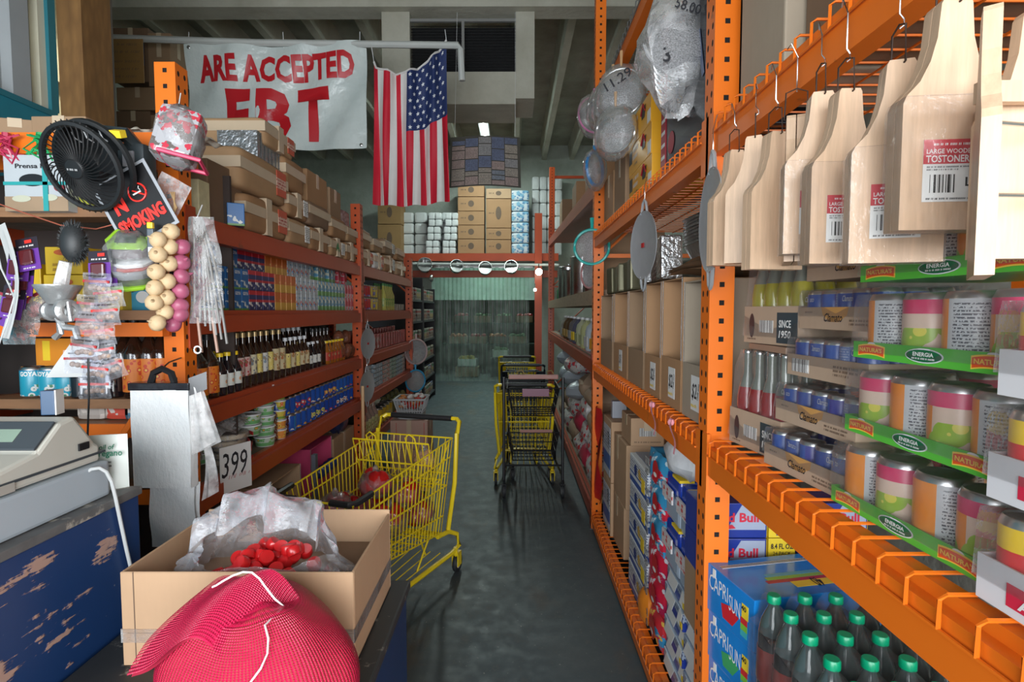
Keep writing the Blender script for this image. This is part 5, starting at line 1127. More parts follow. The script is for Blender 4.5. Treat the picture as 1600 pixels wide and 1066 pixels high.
for i in range(5): 
    b = MB(); b.sphere((0,0,.06), .06, .8, .7, 1, 10, fn=lambda a, c: 1+.06*math.sin(a*6+c*4)); o = b.build('sweet_bag', BRS) if i == 0 else dup(SP)
    SP = SP or o; tag(o, 'brown bag of sweets heaped at the end of the bottle shelf', 'bag', 'brown sweet bags'); o.location = (xf-.01-(.03 if i % 2 else 0), 4.02+.075*i, zb_+(.10 if i in (1, 3) else 0)); o.rotation_euler = (.1*i, 0, i)
# ---- can shelf
zc = ZL[3]
BLC = [can_mat('blue_can_print_%d' % i, [(0, (.012,.075,.36)), (.35, c), (.65, (.012,.06,.30))], blot=(30, .4, .015, .075, c2, c3), h=.105, rough=.25) for i, (c, c2, c3) in enumerate((((.02,.20,.50), (.62,.60,.55), (.5,.1,.05)), ((.01,.06,.34), (.60,.25,.06), (.70,.55,.15)), ((.02,.10,.40), (.62,.50,.15), (.20,.35,.10)), ((.01,.05,.30), (.50,.04,.04), (.6,.6,.6))))]
cc = [can('food_can', .0385, .106, m_, 16) for m_ in BLC]
for c in cc: c['category'] = 'can'
cps = [Proto(c) for c in cc]
cl_ = ('blue food can with a light blue panel', 'blue food can with an orange picture', 'blue food can with a yellow picture', 'dark blue food can with a red picture')
for i in range(17):
    for k in range(2):
        q = (i//3+k*2) % 4; y = 2.97+i*.081
        if k == 0 and i < 2: continue
        cps[q].put((xf-.02, y, zc+.1065*k), (0, 0, i*.3+q), cl_[q]+' in the two-high front row', 'front row blue cans '+str(('A','B','C','D')[q]))
    q = (i+1) % 4; cps[q].put((xf-.105, 3.0+i*.081, zc+.1065), (0, 0, i), cl_[q]+' in the row behind', 'rear row blue cans '+str(('A','B','C','D')[q]))
# small dark red packets in front of the first cans
DRP = Proto(tag(MB().box(-.05, .05, 0, .035, 0, .028, r=.008).build('dark_red_packet', box_mat('dark_red_packet_print', (.12,.012,.015), blots=((40,.35,(.45,.35,.30),0,1),), rough=.25)), '', 'packet'))
for k in range(5):
    for j in range(2): DRP.put((xf+.0, 2.93+.11*j, zc+.029*k), L90, 'glossy dark red packet in the stack before the blue cans', 'dark red packets')
# round tubs
TUBG = can_mat('green_tub_print', [(0, (.50,.58,.50))], bands=((.005,.022,(.16,.42,.16)),), blot=(42,.42,.012,.045,(.16,.42,.14),(.70,.30,.06)), h=.055, rough=.35); TUBY = can_mat('yellow_tub_print', [(0, (.62,.50,.08))], bands=((.005,.018,(.20,.35,.06)),), blot=(42,.42,.01,.045,(.70,.12,.04),(.7,.6,.3)), h=.055, rough=.35)
TUBO = can_mat('orange_tub_print', [(0, (.72,.28,.06))], blot=(42,.42,.01,.045,(.75,.55,.1),(.5,.1,.05)), h=.055, rough=.35)
def tub(lm, r=.052, h=.052):
    b = MB(); b.lathe([(r*.82, 0), (r*.86, .003), (r*.96, h*.85), (r*1.04, h*.87), (r*1.05, h), (r*.98, h), (r*.96, h*.93), (.001, h*.92)], 20, [0, 1, 0, 0, 0, 0, 0], cap=True); o = b.build('plastic_tub', [WHITEP, lm]); o['category'] = 'tub'; return o
TG, TY, TO = Proto(tub(TUBG)), Proto(tub(TUBY, .040)), Proto(tub(TUBO, .040))
for px, n_, dx, z0, lb, gr in ((392, 2, .0, .09, 'green-banded tub stacked on the tortilla packs', 'tubs on the tortilla packs'), (413, 6, -.005, 0, 'green-banded white tub in the tallest tub stack', 'tallest stack of green tubs'), (400, 5, .11, 0, 'green-banded tub in the stack behind the tallest one', 'green tubs behind the tallest stack'), (375, 4, .13, .03, 'green tub in the shadowed stack near the rack post', 'shadowed green tubs'), (360, 4, .15, 0, 'pale green tub deep in the shelf beside the post', 'deep green tubs')):
    for k in range(n_): TG.put((xf-.02-dx, yL(px), zc+z0+k*.0535), random.uniform(0, 6), lb, gr)
for k in range(2): TO.put((xf-.01, yL(434), zc+k*.0535), 1+k, 'small orange tub at the bottom of the yellow stack', 'small orange tubs')
for k in range(2, 5): TY.put((xf-.01, yL(434), zc+k*.0535), 1+k, 'small yellow tub in the upper part of the yellow stack', 'small yellow tubs')
for k in range(5): TY.put((xf-.11, yL(424)+.05, zc+k*.0535), 1+k, 'small yellow tub behind the mixed stack', 'rear small yellow tubs')
# tortilla packs (flat round stacks in film), price card
TOR = mat('tortilla_beige', (.58,.46,.30), .6, var=.25, vs=30)
def tort(k):
    o = empty('tortilla_pack', label='x', cat='food pack'); MB().lathe([(.072, 0), (.080, .004), (.080, .020), (.072, .024), (.001, .026)], 20).build('tortillas', TOR, o); MB().lathe([(.082, -.001), (.086, .012), (.082, .0255), (.001, .028)], 18, cap=False).build('clear_bag', film('pack_film', haze=.22, gloss=.8, crump=40, bstr=.9), o)
    MB().box(-.05, .05, -.088, -.085, .004, .020).build('printed_band', INKR if k else BROWNI, o); return o
tk = tort(1)
for k in range(5):
    q = tk if k == 0 else dup(tk); put(q, (xf-.04-.006*(k % 2), 2.50+.012*(k % 3), zc+.028*k), L90+.2*k, 'flat film-wrapped tortilla pack in the pile behind the 3.99 card', 'tortilla packs')
for k in range(3): q = dup(tk); put(q, (xf-.14, 2.28+.01*k, zc+.028*k+.03), .4*k, 'film-wrapped tortilla pack stacked near the rack post', 'tortilla packs by the post')
o = empty('price_card', (XL+.025, 2.32, .985), L90-.45, 'white card with 3.99 handwritten, leaning on the can shelf', 'price card')
MB().box(-.075, .075, -.002, .002, -.065, .135).build('card', PAPER, o); txt('399', .105, INK, o, (-.008, -.004, .055), w=.125, shear=.15, bold=.0); dashes(o, .10, .020, mat('faint_red_pen', (.55,.22,.22), .6), (.01, -.004, .0), seed=5, hand=True, name='handwriting')
b = MB()
for k in range(4): b.grid(lambda u, v: (-.05+.12*u, -.10+.26*v, .012*math.sin(v*9+k)+.014*k+.03*math.sin(u*3)), 6, 10)
tag(b.build('film_bags', film('folded_film', haze=.30, gloss=.95, crump=30, bstr=1), None, (xf-.05, 2.42, zc+.155)), 'folded clear film bags lying over the tortilla packs', 'plastic bags')
# ---- floor level under the bottle rack
q = display_box(.46, .26, .34, .15, CARD2, None); put(q, (-1.27, 2.95, .151+.38), L90, 'open pale carton under the can shelf beside the plastic-lined box')
for o_ in q.children:
    if o_.name.startswith('contents'): o_.data = o_.data.copy()
q = carton(.50, .45, .37, CARD3); put(q, (-1.28, 2.95, .151), L90, 'dull carton underneath the open one on the bottom shelf')
PKD = mat('hot_pink_carton', (.60,.06,.16), .45)
q = display_box(.40, .30, .30, .08, PKD, None); put(q, (-1.30, 3.62, .151+.36), L90, 'open hot pink display carton under the can shelf')
for i in range(4): tag(MB().sphere((0,0,.035), .04, 1.1, .9, .9, 8, fn=lambda a, c: 1+.08*math.sin(a*7+c*5)).build('blue_snack_bag', mat('navy_snack', (.02,.04,.16), .3, var=.9, vs=40), None, (-1.27, 3.50+.08*i, .151+.45)), 'little navy snack bag in the open pink carton', 'snack bag', 'navy snack bags in the pink carton')
q = carton(.44, .42, .355, CARD); put(q, (-1.29, 3.62, .151), L90, 'carton below the hot pink display carton')
q = carton(.5, .42, .62, CARD2, tape=False); put(q, (-1.30, 4.12, .151), L90, 'upright pale carton leaning near the mop handle')
sack(.12, .06, .10, mat('navy_bottle_bag', (.02,.03,.09), .3, var=.9, vs=30), (-1.34, 4.10, .775), L90, 'dark blue bag with white print behind the mop handle', 'bag')
o = empty('mop', (-1.13, 4.02, 0), 0, 'mop with a pale wooden handle leaning on the bottle rack', 'mop'); MB().tube([(0, 0, .08), (-.03, .12, 1.12)], .013, 8).build('handle', WOODH, o); MB().lathe([(.09, 0), (.05, .08), (.02, .14), (.001, .15)], 12).build('mop_head', mat('grey_mop_cotton', (.3,.29,.27), .9, bump=.8), o)
tag(MB().box(-.012, .012, -.02, .02, 0, .30).build('grey_panel', mat('slate_card', (.12,.13,.16), .5), None, (-1.22, 3.28, .52)), 'slate grey card standing between the open cartons', 'card')
# ---- packages on top of the bottle rack
def parcel(w_, d, h, mt, sd=0, tape=1, sticker=None, name='kraft_parcel'):
    o = empty(name, label='x', cat='parcel'); rg_ = random.Random(sd); bm = bmesh.new(); bmesh.ops.create_cube(bm, size=1); bmesh.ops.subdivide_edges(bm, edges=bm.edges[:], cuts=5, use_grid_fill=True)
    for v in bm.verts:
        c = v.co; q_ = [abs(c.x)*2, abs(c.y)*2, abs(c.z)*2]; k = sorted(q_)[1]; f = 1-.05*max(0, k-.6); jx = .012
        v.co = Vector((c.x*w_*f+rg_.uniform(-jx, jx)*.45, d/2+c.y*d*f+rg_.uniform(-jx, jx)*.45, h/2+c.z*h*(1-.03*k)+rg_.uniform(-jx, jx)*.35 - .015*h*abs(c.x*c.y)*4))
    me = bpy.data.meshes.new('parcel_body'); bm.to_mesh(me); bm.free(); me.materials.append(mt); me.polygons.foreach_set('use_smooth', [True]*len(me.polygons))
    b = bpy.data.objects.new('parcel_body', me); COL.objects.link(b); b.parent = o; m_ = b.modifiers.new('s', 'SUBSURF'); m_.levels = 1; m_.render_levels = 1
    if tape: MB().box(-w_/2-.003, w_/2+.003, -.004, d*.98, h*.45, h*.45+.05).build('tape', TAPE, o)
    if tape > 1: MB().box(-.03, .03, -.005, d+.004, -.0+.004, h+.003).build('tape_strip', TAPE, o)
    if sticker: MB().box(w_*.22, w_*.44, -.006, -.002, h*.2, h*.85).build('shipping_label', sticker, o)
    return o
zt = ZL[0]
KR2 = board_mat('light_kraft', (.42, .255, .13), var=.12); KR3 = board_mat('dark_kraft', (.24, .15, .09), var=.12); 
# (y0, y1, z0, h, depth-in-x, material, sticker, label, x offset)
pl_ = [(2.56, 3.04, 0, .185, .36, KRAFT, LBR, 'bottom crumpled kraft parcel with a red sticker, nearest end of the top shelf', 0), (2.52, 3.04, .19, .20, .40, KR2, LBR, 'second crumpled kraft parcel with a red sticker and wide tape', 0),
       (2.80, 3.18, .47, .135, .38, KR2, LBR, 'highest pale-taped kraft parcel in front of the banner', -.01), (3.05, 3.36, 0, .15, .3, KR2, LBW, 'low parcel with a white shipping label, next to the bottom kraft one', 0), (3.05, 3.34, .155, .14, .3, KRAFT, LBW, 'middle parcel with a white shipping label', .0),
       (3.02, 3.30, .30, .18, .3, KRAFT, None, 'upper plain kraft parcel beside the foil-wrapped goods', 0), (3.38, 3.72, 0, .15, .3, KRAFT, None, 'low kraft parcel with clear tape in the middle of the top shelf', 0), (3.36, 3.74, .155, .15, .3, KR3, None, 'open-topped kraft parcel in the middle of the top shelf', .0),
       (3.74, 4.05, 0, .13, .3, KR2, LBW, 'small parcel with a green stamp in the far half of the top shelf', 0), (3.76, 4.10, .135, .15, .3, KRAFT, None, 'crumpled parcel above the green-stamped one', 0), (4.08, 4.36, 0, .14, .3, KRAFT, None, 'last kraft parcel before the middle post', 0),
       (4.12, 4.38, .145, .12, .28, KR2, None, 'pale parcel on top of the last one before the middle post', 0),
       (4.55, 4.85, 0, .14, .3, KR2, LBR, 'parcel with a red sticker right past the middle post', 0), (4.50, 4.80, .145, .16, .3, KRAFT, None, 'rounded kraft parcel right past the middle post', 0), (4.9, 5.25, 0, .15, .3, PAPER, LBR, 'white parcel with a red print on the farther top shelf', 0), (4.88, 5.2, .155, .12, .3, KR2, None, 'parcel on top of the white one', 0),
       (5.3, 5.75, 0, .17, .32, CARD, LBW, 'lower taped brown carton at the far end of the top shelf', 0), (5.3, 5.75, .175, .15, .32, CARD3, LBW, 'upper taped brown carton at the far end of the top shelf', 0), (5.85, 6.3, 0, .16, .3, CARD2, None, 'last low carton on the farther top shelf', 0), (5.85, 6.25, .165, .14, .3, CARD, None, 'last upper carton on the farther top shelf', 0)]
for i, (y0, y1, z0, h, dp, m_, st, lb, xo) in enumerate(pl_):
    q = parcel(y1-y0, dp, h, m_, i, 1 if i % 2 else 2, st); put(q, (XL-.02+xo, (y0+y1)/2, zt+z0+.001), L90, lb)
    if i == 8: txt('A', .06, mat('green_stamp', (.04,.25,.08), .6), q, (-.03, -.009, .07), w=.08, bold=.03)
for i, (px0, px1, lb) in enumerate(((496, 520, 'brown carton with a pale tape stripe near the plaster wall'), (524, 541, 'dim brown carton at the far edge of the high pair'))):
    y0, y1 = (3.44, 3.80) if i == 0 else (3.86, 4.10); q = carton(y1-y0, .36, .20, CARD3 if i else CARD); put(q, (XL-.06, (y0+y1)/2, zt+.31 if i == 0 else zt+.29), L90, lb)
b = MB(); 
for k in range(7): b.box(-.14+k*.042, -.11+k*.042, 0, .2, 0, .13)
q = tag(b.build('foil_wrapped_cans', mat('grey_foil_pack', (.40,.41,.42), .25, .8, bump=.6), None, (XL-.05, 2.90, zt+.392), (0, 0, L90)), 'foil-wrapped row of tins tucked under the highest parcel', 'food pack')
q = parcel(.22, .16, .12, film('pink_film', (.7,.5,.5), haze=.4, gloss=.9, crump=40, bstr=1), 55, 0, None, 'plastic_bundle'); put(q, (XL-.06, 4.22, zt+.268), L90, 'crumpled clear plastic bundle near the middle post')
# near end of top shelf: dark open carton, small blue box, white tray
q = carton(.09, .30, .27, CARDD, tape=False, seam=False); put(q, (-1.345, 2.34, zt+.001), 0, 'narrow dark carton at the near end of the top shelf')
tag(MB().box(-.04, .04, 0, .08, 0, .15, r=.004).build('stacked_trays', mat('pale_yellow_trays', (.55,.50,.30), .6, var=.3, vs=30), None, (-1.30, 2.20, zt)), 'stack of pale paper trays at the near end of the top shelf', 'paper trays')
tag(MB().box(-.035, .035, 0, .06, 0, .10, r=.003).build('small_blue_box', CB, None, (-1.235, 2.44, zt+.001), (0, 0, .5)), 'little blue box in front of the bottom kraft parcel', 'box')
# ---- farther bay
RT = [can('food_can', .040, .11, can_mat('red_yellow_can', [(0, (.42,.04,.04)), (.5, (.5,.38,.08))], blot=(30,.4,.01,.09,(.1,.1,.3),(.5,.5,.5)), h=.11), 12)]; RT[0]['category'] = 'can'; P1 = Proto(RT[0])
z = ZL[1]
for i in range(6):
    for k in range(2): P1.put((xf-.01, 4.62+i*.085, z+.111*k), i, 'red and yellow can in the farther bay, top tier', 'red and yellow cans')
YB2 = Proto(tag(MB().box(-.05, .05, 0, .09, 0, .10, r=.003).build('yellow_box', mat('mustard_box', (.45,.30,.04), .5)), '', 'box'))
for i in range(2):
    for k in range(2): YB2.put((xf, 5.17+.105*i, z+.101*k), L90, 'mustard yellow box beside the cooking-oil bottles', 'mustard boxes')
OIL = Proto(bottle(.036, .27, mat('pale_oil', (.42,.40,.10), .1, coat=.5), mat('green_cap', (.05,.2,.05), .4), lab('oil_label', (.35,.38,.12), (.1,.25,.05), (.6,.5,.1)), .15, .45, .4))
for i in range(8): OIL.put((xf-.01-(.08 if i > 4 else 0), 5.42+.085*(i % 5), z), L90, 'cooking-oil bottle with a green cap in the farther bay', 'cooking-oil bottles')
WB2 = Proto(tag(MB().box(-.06, .06, 0, .10, 0, .07, r=.004).build('small_white_box', mat('dim_white_box', (.42,.41,.36), .6, var=.3)), '', 'box'))
for i in range(4): WB2.put((xf, 5.95+.13*i, z), L90, 'small off-white box at the end of the top tier', 'off-white boxes')
z = ZL[2]
RS = [Proto(tag(MB().box(-.055, .055, 0, .04, 0, .15, r=.008).build('red_packet', box_mat('red_packet_print_%d' % i, c, blots=((22,.38,c2,.1,.8),), rough=.3)), '', 'packet')) for i, (c, c2) in enumerate((((.38,.02,.02), (.50,.42,.40)), ((.42,.02,.02), (.30,.02,.02)), ((.45,.30,.04), (.4,.05,.03))))]
for i in range(16):
    q = 2 if i in (0, 1) else (0 if i in (2, 4, 5) else 1); RS[q].put((xf-.0, 4.62+i*.118, z), L90, ('red packet with a pale picture in the farther bay', 'plain red packet in the farther bay', 'yellow and red packet right past the middle post')[q], ('pictured red packets', 'plain red packets', 'yellow and red packets')[q])
    RS[1].put((xf-.12, 4.62+i*.118, z+.04), L90, 'red packet in the row behind', 'rear red packets')
z = ZL[3]
CT = Proto(can('coffee_tin', .065, .15, can_mat('red_tin_print', [(0, (.40,.012,.02))], blot=(24,.42,.02,.12,(.35,.05,.06),(.55,.5,.45)), h=.15), 18)); CT.o['category'] = 'tin'
for i in range(2): CT.put((xf-.02, 4.64+.14*i, z), i*2, 'large dark red tin right past the middle post', 'large red tins')
for k in range(2): tag(MB().sphere((0,0,.03), .10, .7, .9, .35, 10).build('clear_packet', FILM2, None, (xf-.02, 4.70, z+.155+.03*k)), ('lower','upper')[k]+' clear packet lying on the large red tins', 'packet')
SC = [Proto(can('small_can', .036, .042, can_mat('silver_can_print_%d' % i, [(0, c)], blot=(50,.4,.004,.036,c2,(.5,.5,.5)), h=.042, metal=.2), 12)) for i, (c, c2) in enumerate((((.40,.45,.48), (.10,.25,.35)), ((.46,.42,.40), (.45,.10,.06)), ((.38,.45,.40), (.06,.25,.15))))]
for q in SC: q.o['category'] = 'can'
for i in range(18):
    for k in range(5): SC[(i//4) % 3].put((xf-.01, 4.98+i*.076, z+.0425*k), i, ('short silver-blue can in the stacked small cans', 'short silver-red can in the stacked small cans', 'short silver-green can in the stacked small cans')[(i//4) % 3], ('silver-blue small cans', 'silver-red small cans', 'silver-green small cans')[(i//4) % 3])
z = .62
YJ = Proto(can('yellow_jar', .06, .16, can_mat('yellow_jar_print', [(0, (.50,.30,.03))], bands=((.04,.09,(.45,.35,.12)),), h=.16), 14)); YJ.o['category'] = 'jar'
for i in range(4): YJ.put((xf-.01, 5.10+.135*i, z+.0), i, 'mustard yellow jar low in the farther bay', 'mustard yellow jars')
OB = Proto(bottle(.045, .27, mat('rose_oil', (.30,.20,.16), .12, coat=.5), mat('pale_yellow_cap', (.6,.5,.3), .4), lab('pale_yellow_label', (.50,.46,.22), (.3,.3,.1), (.4,.1,.05)), .1, .5, .4))
for i in range(4): OB.put((xf-.0, 4.60+.11*i, z), L90, 'rose-tinted oil bottle low beside the middle post', 'rose-tinted oil bottles')
for i in range(8): tag(MB().lathe([(.02,0),(.045,.02),(.045,.10),(.02,.15),(.001,.15)], 10).build('brown_pouch', mat('olive_pouch', (.16,.15,.05), .5)), 'olive pouch on the low tier of the farther bay', 'pouch', 'olive pouches').location = (xf-.01-(i % 2)*.1, 5.70+.1*i, z)
# grey basket of sweets on cartons in the aisle
q = carton(.36, .34, .40, CARD2, tape=False, seam=False); put(q, (-.98, 5.02, 0), 0, 'lower pinkish carton under the grey basket in the aisle')
q = carton(.35, .33, .27, board_mat('pinkish_carton', (.48,.30,.24))); put(q, (-.98, 5.02, .402), 0, 'upper pinkish carton with a red line under the grey basket')
for s in (-.12, .14): MB().box(s, s+.004, -.002, 0, .01, .25).build('red_line', INKR, q)
o = empty('plastic_basket', (-.98, 5.18, .674), 0, 'grey plastic basket heaped with wrapped red and white sweets', 'basket'); GP = mat('pale_grey_plastic', (.42,.44,.45), .5)
b = MB(); 
def ring_(k): return
w0, w1, h_ = .10, .145, .19
for s in range(4):
    b.M = RZ(s*PI/2)
    for k in range(11): u = -1+2*k/10; b.tube([(u*w0, -w0, .01), (u*w1, -w1, h_)], .0045, 4)
    b.tube([(-w1, -w1, h_), (w1, -w1, h_)], .010, 5).tube([(-w0*1.2, -w0*1.2, h_*.42), (w0*1.2, -w0*1.2, h_*.42)], .006, 4)
    b.box(-w0*1.1, w0*1.1, -w0*1.14, -w0*1.08, h_*.05, h_*.30)
b.M = Matrix.Identity(4); b.box(-w0, w0, -w0, w0, 0, .01); b.build('basket_body', GP, o)
b = MB(); rg = random.Random(4)
for k in range(70): b.sphere((rg.uniform(-.10,.10), rg.uniform(-.10,.10), rg.uniform(.10,.215)), .022, 1.3, 1, .7, 6, m=k % 3)
s_ = b.build('wrapped_sweets', [mat('red_sweet', (.5,.04,.03), .3), mat('white_sweet', (.6,.58,.55), .3), mat('orange_sweet', (.55,.2,.05), .3)]); s_.location = (-.98, 5.18, .674); tag(s_, 'heap of red and white wrapped sweets in the grey basket', 'sweets', None, 'stuff')
# ================================================================ PAPER GOODS ON THE FAR RACK
zz = zbk+.001
def far(x0, x1, py0, py1, fn): a = W(x0, py1, y=yb+.1); c = W(x1, py0, y=yb+.1); return fn(a, c)
def fcart(x0, x1, py0, py1, lb, mt=CARD, prn=True):
    a = W(x0, py1, y=yb+.1); c = W(x1, py0, y=yb+.1); q = carton(c.x-a.x-.015, .5, c.z-a.z-.012, mt, tape=False, seam=False); put(q, ((a.x+c.x)/2, yb+.1, max(zz, a.z)), 0, lb)
    if prn: oval((c.x-a.x)*.22, (c.z-a.z)*.45, BROWNI, q, (0, -.003, (c.z-a.z)*.5), name='round_print'); dashes(q, (c.x-a.x)*.2, .03, BROWNI, (-(c.x-a.x)*.28, -.003, (c.z-a.z)*.5))
    return q
base = W(740, 396, y=yb+.1)
for k, (p0, p1) in enumerate(((373, 396), (351.5, 373), (329.5, 351.5), (307, 329.5), (286, 307))): fcart(715, 757, p0, p1, '%s carton of the five-high stack beside the tissue rolls' % ('bottom', 'second', 'third', 'fourth', 'topmost')[k], CARD)
for k, (p0, p1) in enumerate(((374, 396), (356, 374), (310, 356), (294, 310))): fcart(759, 799, p0, p1, '%s carton of the stack beside the blue-white paper packs' % ('bottom', 'second', 'tall third', 'topmost')[k], CARD if k < 3 else CARD2)
fcart(590, 627, 350, 396, 'lower tan carton partly behind the top-shelf parcels', mat('ochre_carton', (.34,.20,.08), .7)); fcart(590, 627, 313, 350, 'upper tan carton just under the flag', mat('ochre_carton', (.34,.20,.08), .7))
RW = mat('tissue_white', (.68,.70,.70), .55, bump=.5, bs=30)
def rollpack(nx, nz, w_, h, d=.3, name='tissue_pack'):
    o = empty(name, label='x', cat='paper pack')
    for i in range(nx):
        for j in range(nz): MB().box(-w_/2/nx*.97, w_/2/nx*.97, 0, d, 0, h/nz*.97, r=min(w_/nx, h/nz)*.22).build('paper_roll', RW, o, (-w_/2+(i+.5)*w_/nx, 0, j*h/nz))
    return o
RP = rollpack(2, 2, .30, .30, name='toilet_roll_pack'); ff = 1; rn = ('bottom', 'middle', 'top')
for j, (p0, p1) in enumerate(((373, 396), (350, 373), (329, 350))):
    for i in range(2):
        a = W(664+i*26, p1, y=yb+.1); q = RP if ff else dup(RP); ff = 0; put(q, (a.x+.17+.03*j, yb+.08, zz+.312*j), 0, '%s white toilet-roll pack, %s' % (rn[j], ('nearer the napkin towers', 'next to the cartons')[i]), 'toilet-roll packs')
NP = rollpack(1, 4, .30, 1.0, name='napkin_tower'); 
for i in range(4): q = NP if i == 0 else dup(NP); a = W(631+i*11, 396, y=yb+.5); put(q, (a.x+.1+.15*i, yb+.42, zz), 0, 'tall white film-wrapped napkin tower behind the roll packs', 'napkin towers')
BWR = box_mat('blue_white_paper_pack', (.58,.64,.68), blots=((9,.42,(.20,.42,.58),0,1), (14,.3,(.08,.20,.40),0,1)), rough=.35)
for k in range(6):
    a = W(799, 396-16*k, y=yb+.1); o = tag(MB().box(0, .40, 0, .35, 0, .235, r=.05).build('paper_towel_pack', BWR, None, (a.x, yb+.1, zz+.238*k)), '%s blue and white paper pack in the stack by the far post' % ('bottom', 'second', 'third', 'fourth', 'fifth', 'top')[k], 'paper pack', 'blue-white paper packs')
for i in range(4):
    for k in range(6):
        o = tag(MB().box(0, .17, 0, .3, 0, .30, r=.05).build('paper_roll_pack', RW, None, (.42+.175*i, yb+.45, zz+.30*k)) if i+k == 0 else dup(o0), 'pale green-white roll pack in the tall tower at the far corner', 'paper pack', 'corner roll packs'); o0 = o if i+k == 0 else o0; o.location = (.42+.175*i, yb+.45, zz+.302*k)
# ================================================================ TILL SIDE
def bluepaint():
    t = NT('peeling_blue_paint'); co = t.coord(); a = t.noise(co, 2.6, 7, .62); s_ = t.noise(t.coord('Object', (3, 1.2, 14)), 4, 4, .6); c = t.noise(co, 60, 3)
    col = t.mix(t.noise(co, 3), (.008, .034, .12), (.012, .048, .16)); big = t.ramp(t.math('ADD', t.math('MULTIPLY', a, .75), t.math('MULTIPLY', s_, .25)), [(.495, 0), (.505, 1)])
    col = t.mix(big, col, (.42, .27, .22)); col = t.mix(t.ramp(c, [(.72, 0), (.75, .5)]), col, (.35, .35, .38)); t.color(col); t.set(Roughness=.45); t.bump(big, .4, .004); return t.mat
BLP = bluepaint(); CTOP = mat('worn_counter_top', (.12, .12, .12), .55, var=.5, vs=20, dirt=((.40,.37,.32), 16, .55))
o = empty('checkout_counter', (-1.5, .8, 0), 0, 'high blue checkout counter with peeling paint under the register', 'counter')
MB().box(-.70, .55, -.9, .55, 0, 1.235, r=.004).build('cabinet', BLP, o); MB().box(-.71, .556, -.91, .556, 1.235, 1.255, r=.003).build('counter_top', CTOP, o)
o = empty('low_counter', (-.62, .8, 0), 0, 'lower dark blue counter carrying the open carton and the mesh sack', 'counter')
MB().box(-.32, .315, -.6, .70, 0, .905, r=.004).build('cabinet', mat('navy_counter_paint', (.008,.03,.10), .4, dirt=((.25,.25,.28), 25, .7)), o); MB().box(-.32, .325, -.61, .715, .905, .93, r=.006).build('counter_top', mat('worn_black_top', (.03,.032,.033), .5, dirt=((.25,.23,.20), 20, .62)), o)
# register
BEI = mat('beige_plastic', (.55, .54, .48), .45, var=.05); GRB = mat('grey_blue_plastic', (.40, .46, .51), .45, var=.05); DGP = mat('dark_grey_plastic', (.05,.06,.07), .35)
o = empty('cash_register', (0, 0, 1.256), 0, 'beige cash register with a dark sloping display on a grey-blue drawer', 'cash register')
MB().box(-1.55, -.975, .45, 1.29, 0, .085, r=.008).build('cash_drawer', GRB, o)
b = MB(); b.M = RZ(PI/2); pr = [(.45, .087), (1.275, .087), (1.275, .125), (1.262, .133), (1.230, .176), (1.205, .208), (1.163, .200), (1.107, .150), (1.0, .130), (.45, .112)]
b.prism(pr, .985, 1.50); bd = b.build('register_body', BEI, o); m_ = bd.modifiers.new('b', 'BEVEL'); m_.width = .008; m_.segments = 2
b = MB(); b.M = RZ(PI/2); b.prism([(.45, .105), (1.288, .105), (1.288, .110), (.45, .110)], .982, 1.50); b.build('seam', DGP, o)
sl = math.atan2(.050, .056)
q = MB().box(-.20, .20, -.036, .036, 0, .006, r=.002).build('display_panel', DGP, o, (-1.190, 1.134, .177), (sl, 0, 0)); MB().box(-.02, .145, -.018, .014, .0063, .0072).build('screen', mat('lcd_green', (.22,.30,.24), .2), q); dashes(q, .05, .006, PAPER, (.03, .025, .0072), (-PI/2, 0, 0), 3)
MB().box(-.45, -.05, -.15, .15, 0, .006, r=.002).build('receipt_panel', WHITEP, o, (-1.05, .62, .13), (math.atan2(.037, .45), 0, 0))
MB().lathe([(.013, 0), (.013, .006), (.001, .007)], 14).build('key_lock', DGP, o, (-1.12, .76, .148))
dashes(o, .12, .012, INK, (-.982, .92, .065), (0, 0, PI/2), 4, rows=2); MB().box(-.028, .028, -.001, 0, -.009, .009).build('rating_label', mat('rating_print', (.4,.38,.34), .5), o, (-.9815, 1.02, .098), (0, 0, PI/2))
MB().box(-.014, .014, -.004, 0, -.008, .008).build('port', BLACKP, o, (-.9815, 1.22, .135), (0, 0, PI/2))
o = tag(MB().tube([(-.985, 1.225, 1.325), (-.972, 1.23, 1.335), (-.958, 1.236, 1.336), (-.948, 1.243, 1.325), (-.942, 1.25, 1.30), (-.9405, 1.258, 1.26), (-.9405, 1.27, 1.20), (-.939, 1.285, 1.12), (-.938, 1.305, 1.03), (-.936, 1.33, .96), (-.930, 1.345, .936)], .0042, 8).build('power_cable', mat('grey_cable', (.5,.52,.52), .45)), 'grey cable running from the register down the blue counter', 'cable')
o = empty('card_holder', (-1.045, 1.205, 1.465), .2, 'small dark blue and white card box standing on the register', 'box'); MB().box(-.014, .014, 0, .03, 0, .055, r=.002).build('box_body', mat('dark_blue_box', (.03,.07,.14), .4), o); MB().box(.0145, .017, 0, .03, 0, .056).build('white_side', PAPER, o)
# supplement pouch
PW = mat('pouch_white', (.62,.66,.62), .35)
o = empty('oregano_pouch', (-1.010, 1.335, 1.256), .25, 'white pouch reading oil of oregano, behind the register', 'pouch')
MB().grid(lambda u, v: (-.042+.084*u, -.016*math.sin(PI*u)*(1-v*.8), .135*v), 8, 6).grid(lambda u, v: (-.042+.084*u, .016*math.sin(PI*u)*(1-v*.8), .135*v), 8, 6).build('pouch_body', PW, o)
GT = mat('forest_green_ink', (.02,.16,.09), .5); txt('oil of', .013, GT, o, (.004, -.019, .108), w=.034, shear=.2, bold=.02); txt('oregano', .016, GT, o, (.006, -.019, .088), w=.062, shear=.1, bold=.02); dashes(o, .04, .004, INK, (-.006, -.019, .070), rows=2, gap=2.4); oval(.022, .020, mat('olive_leaf', (.15,.2,.03), .5), o, (.0, -.019, .030))
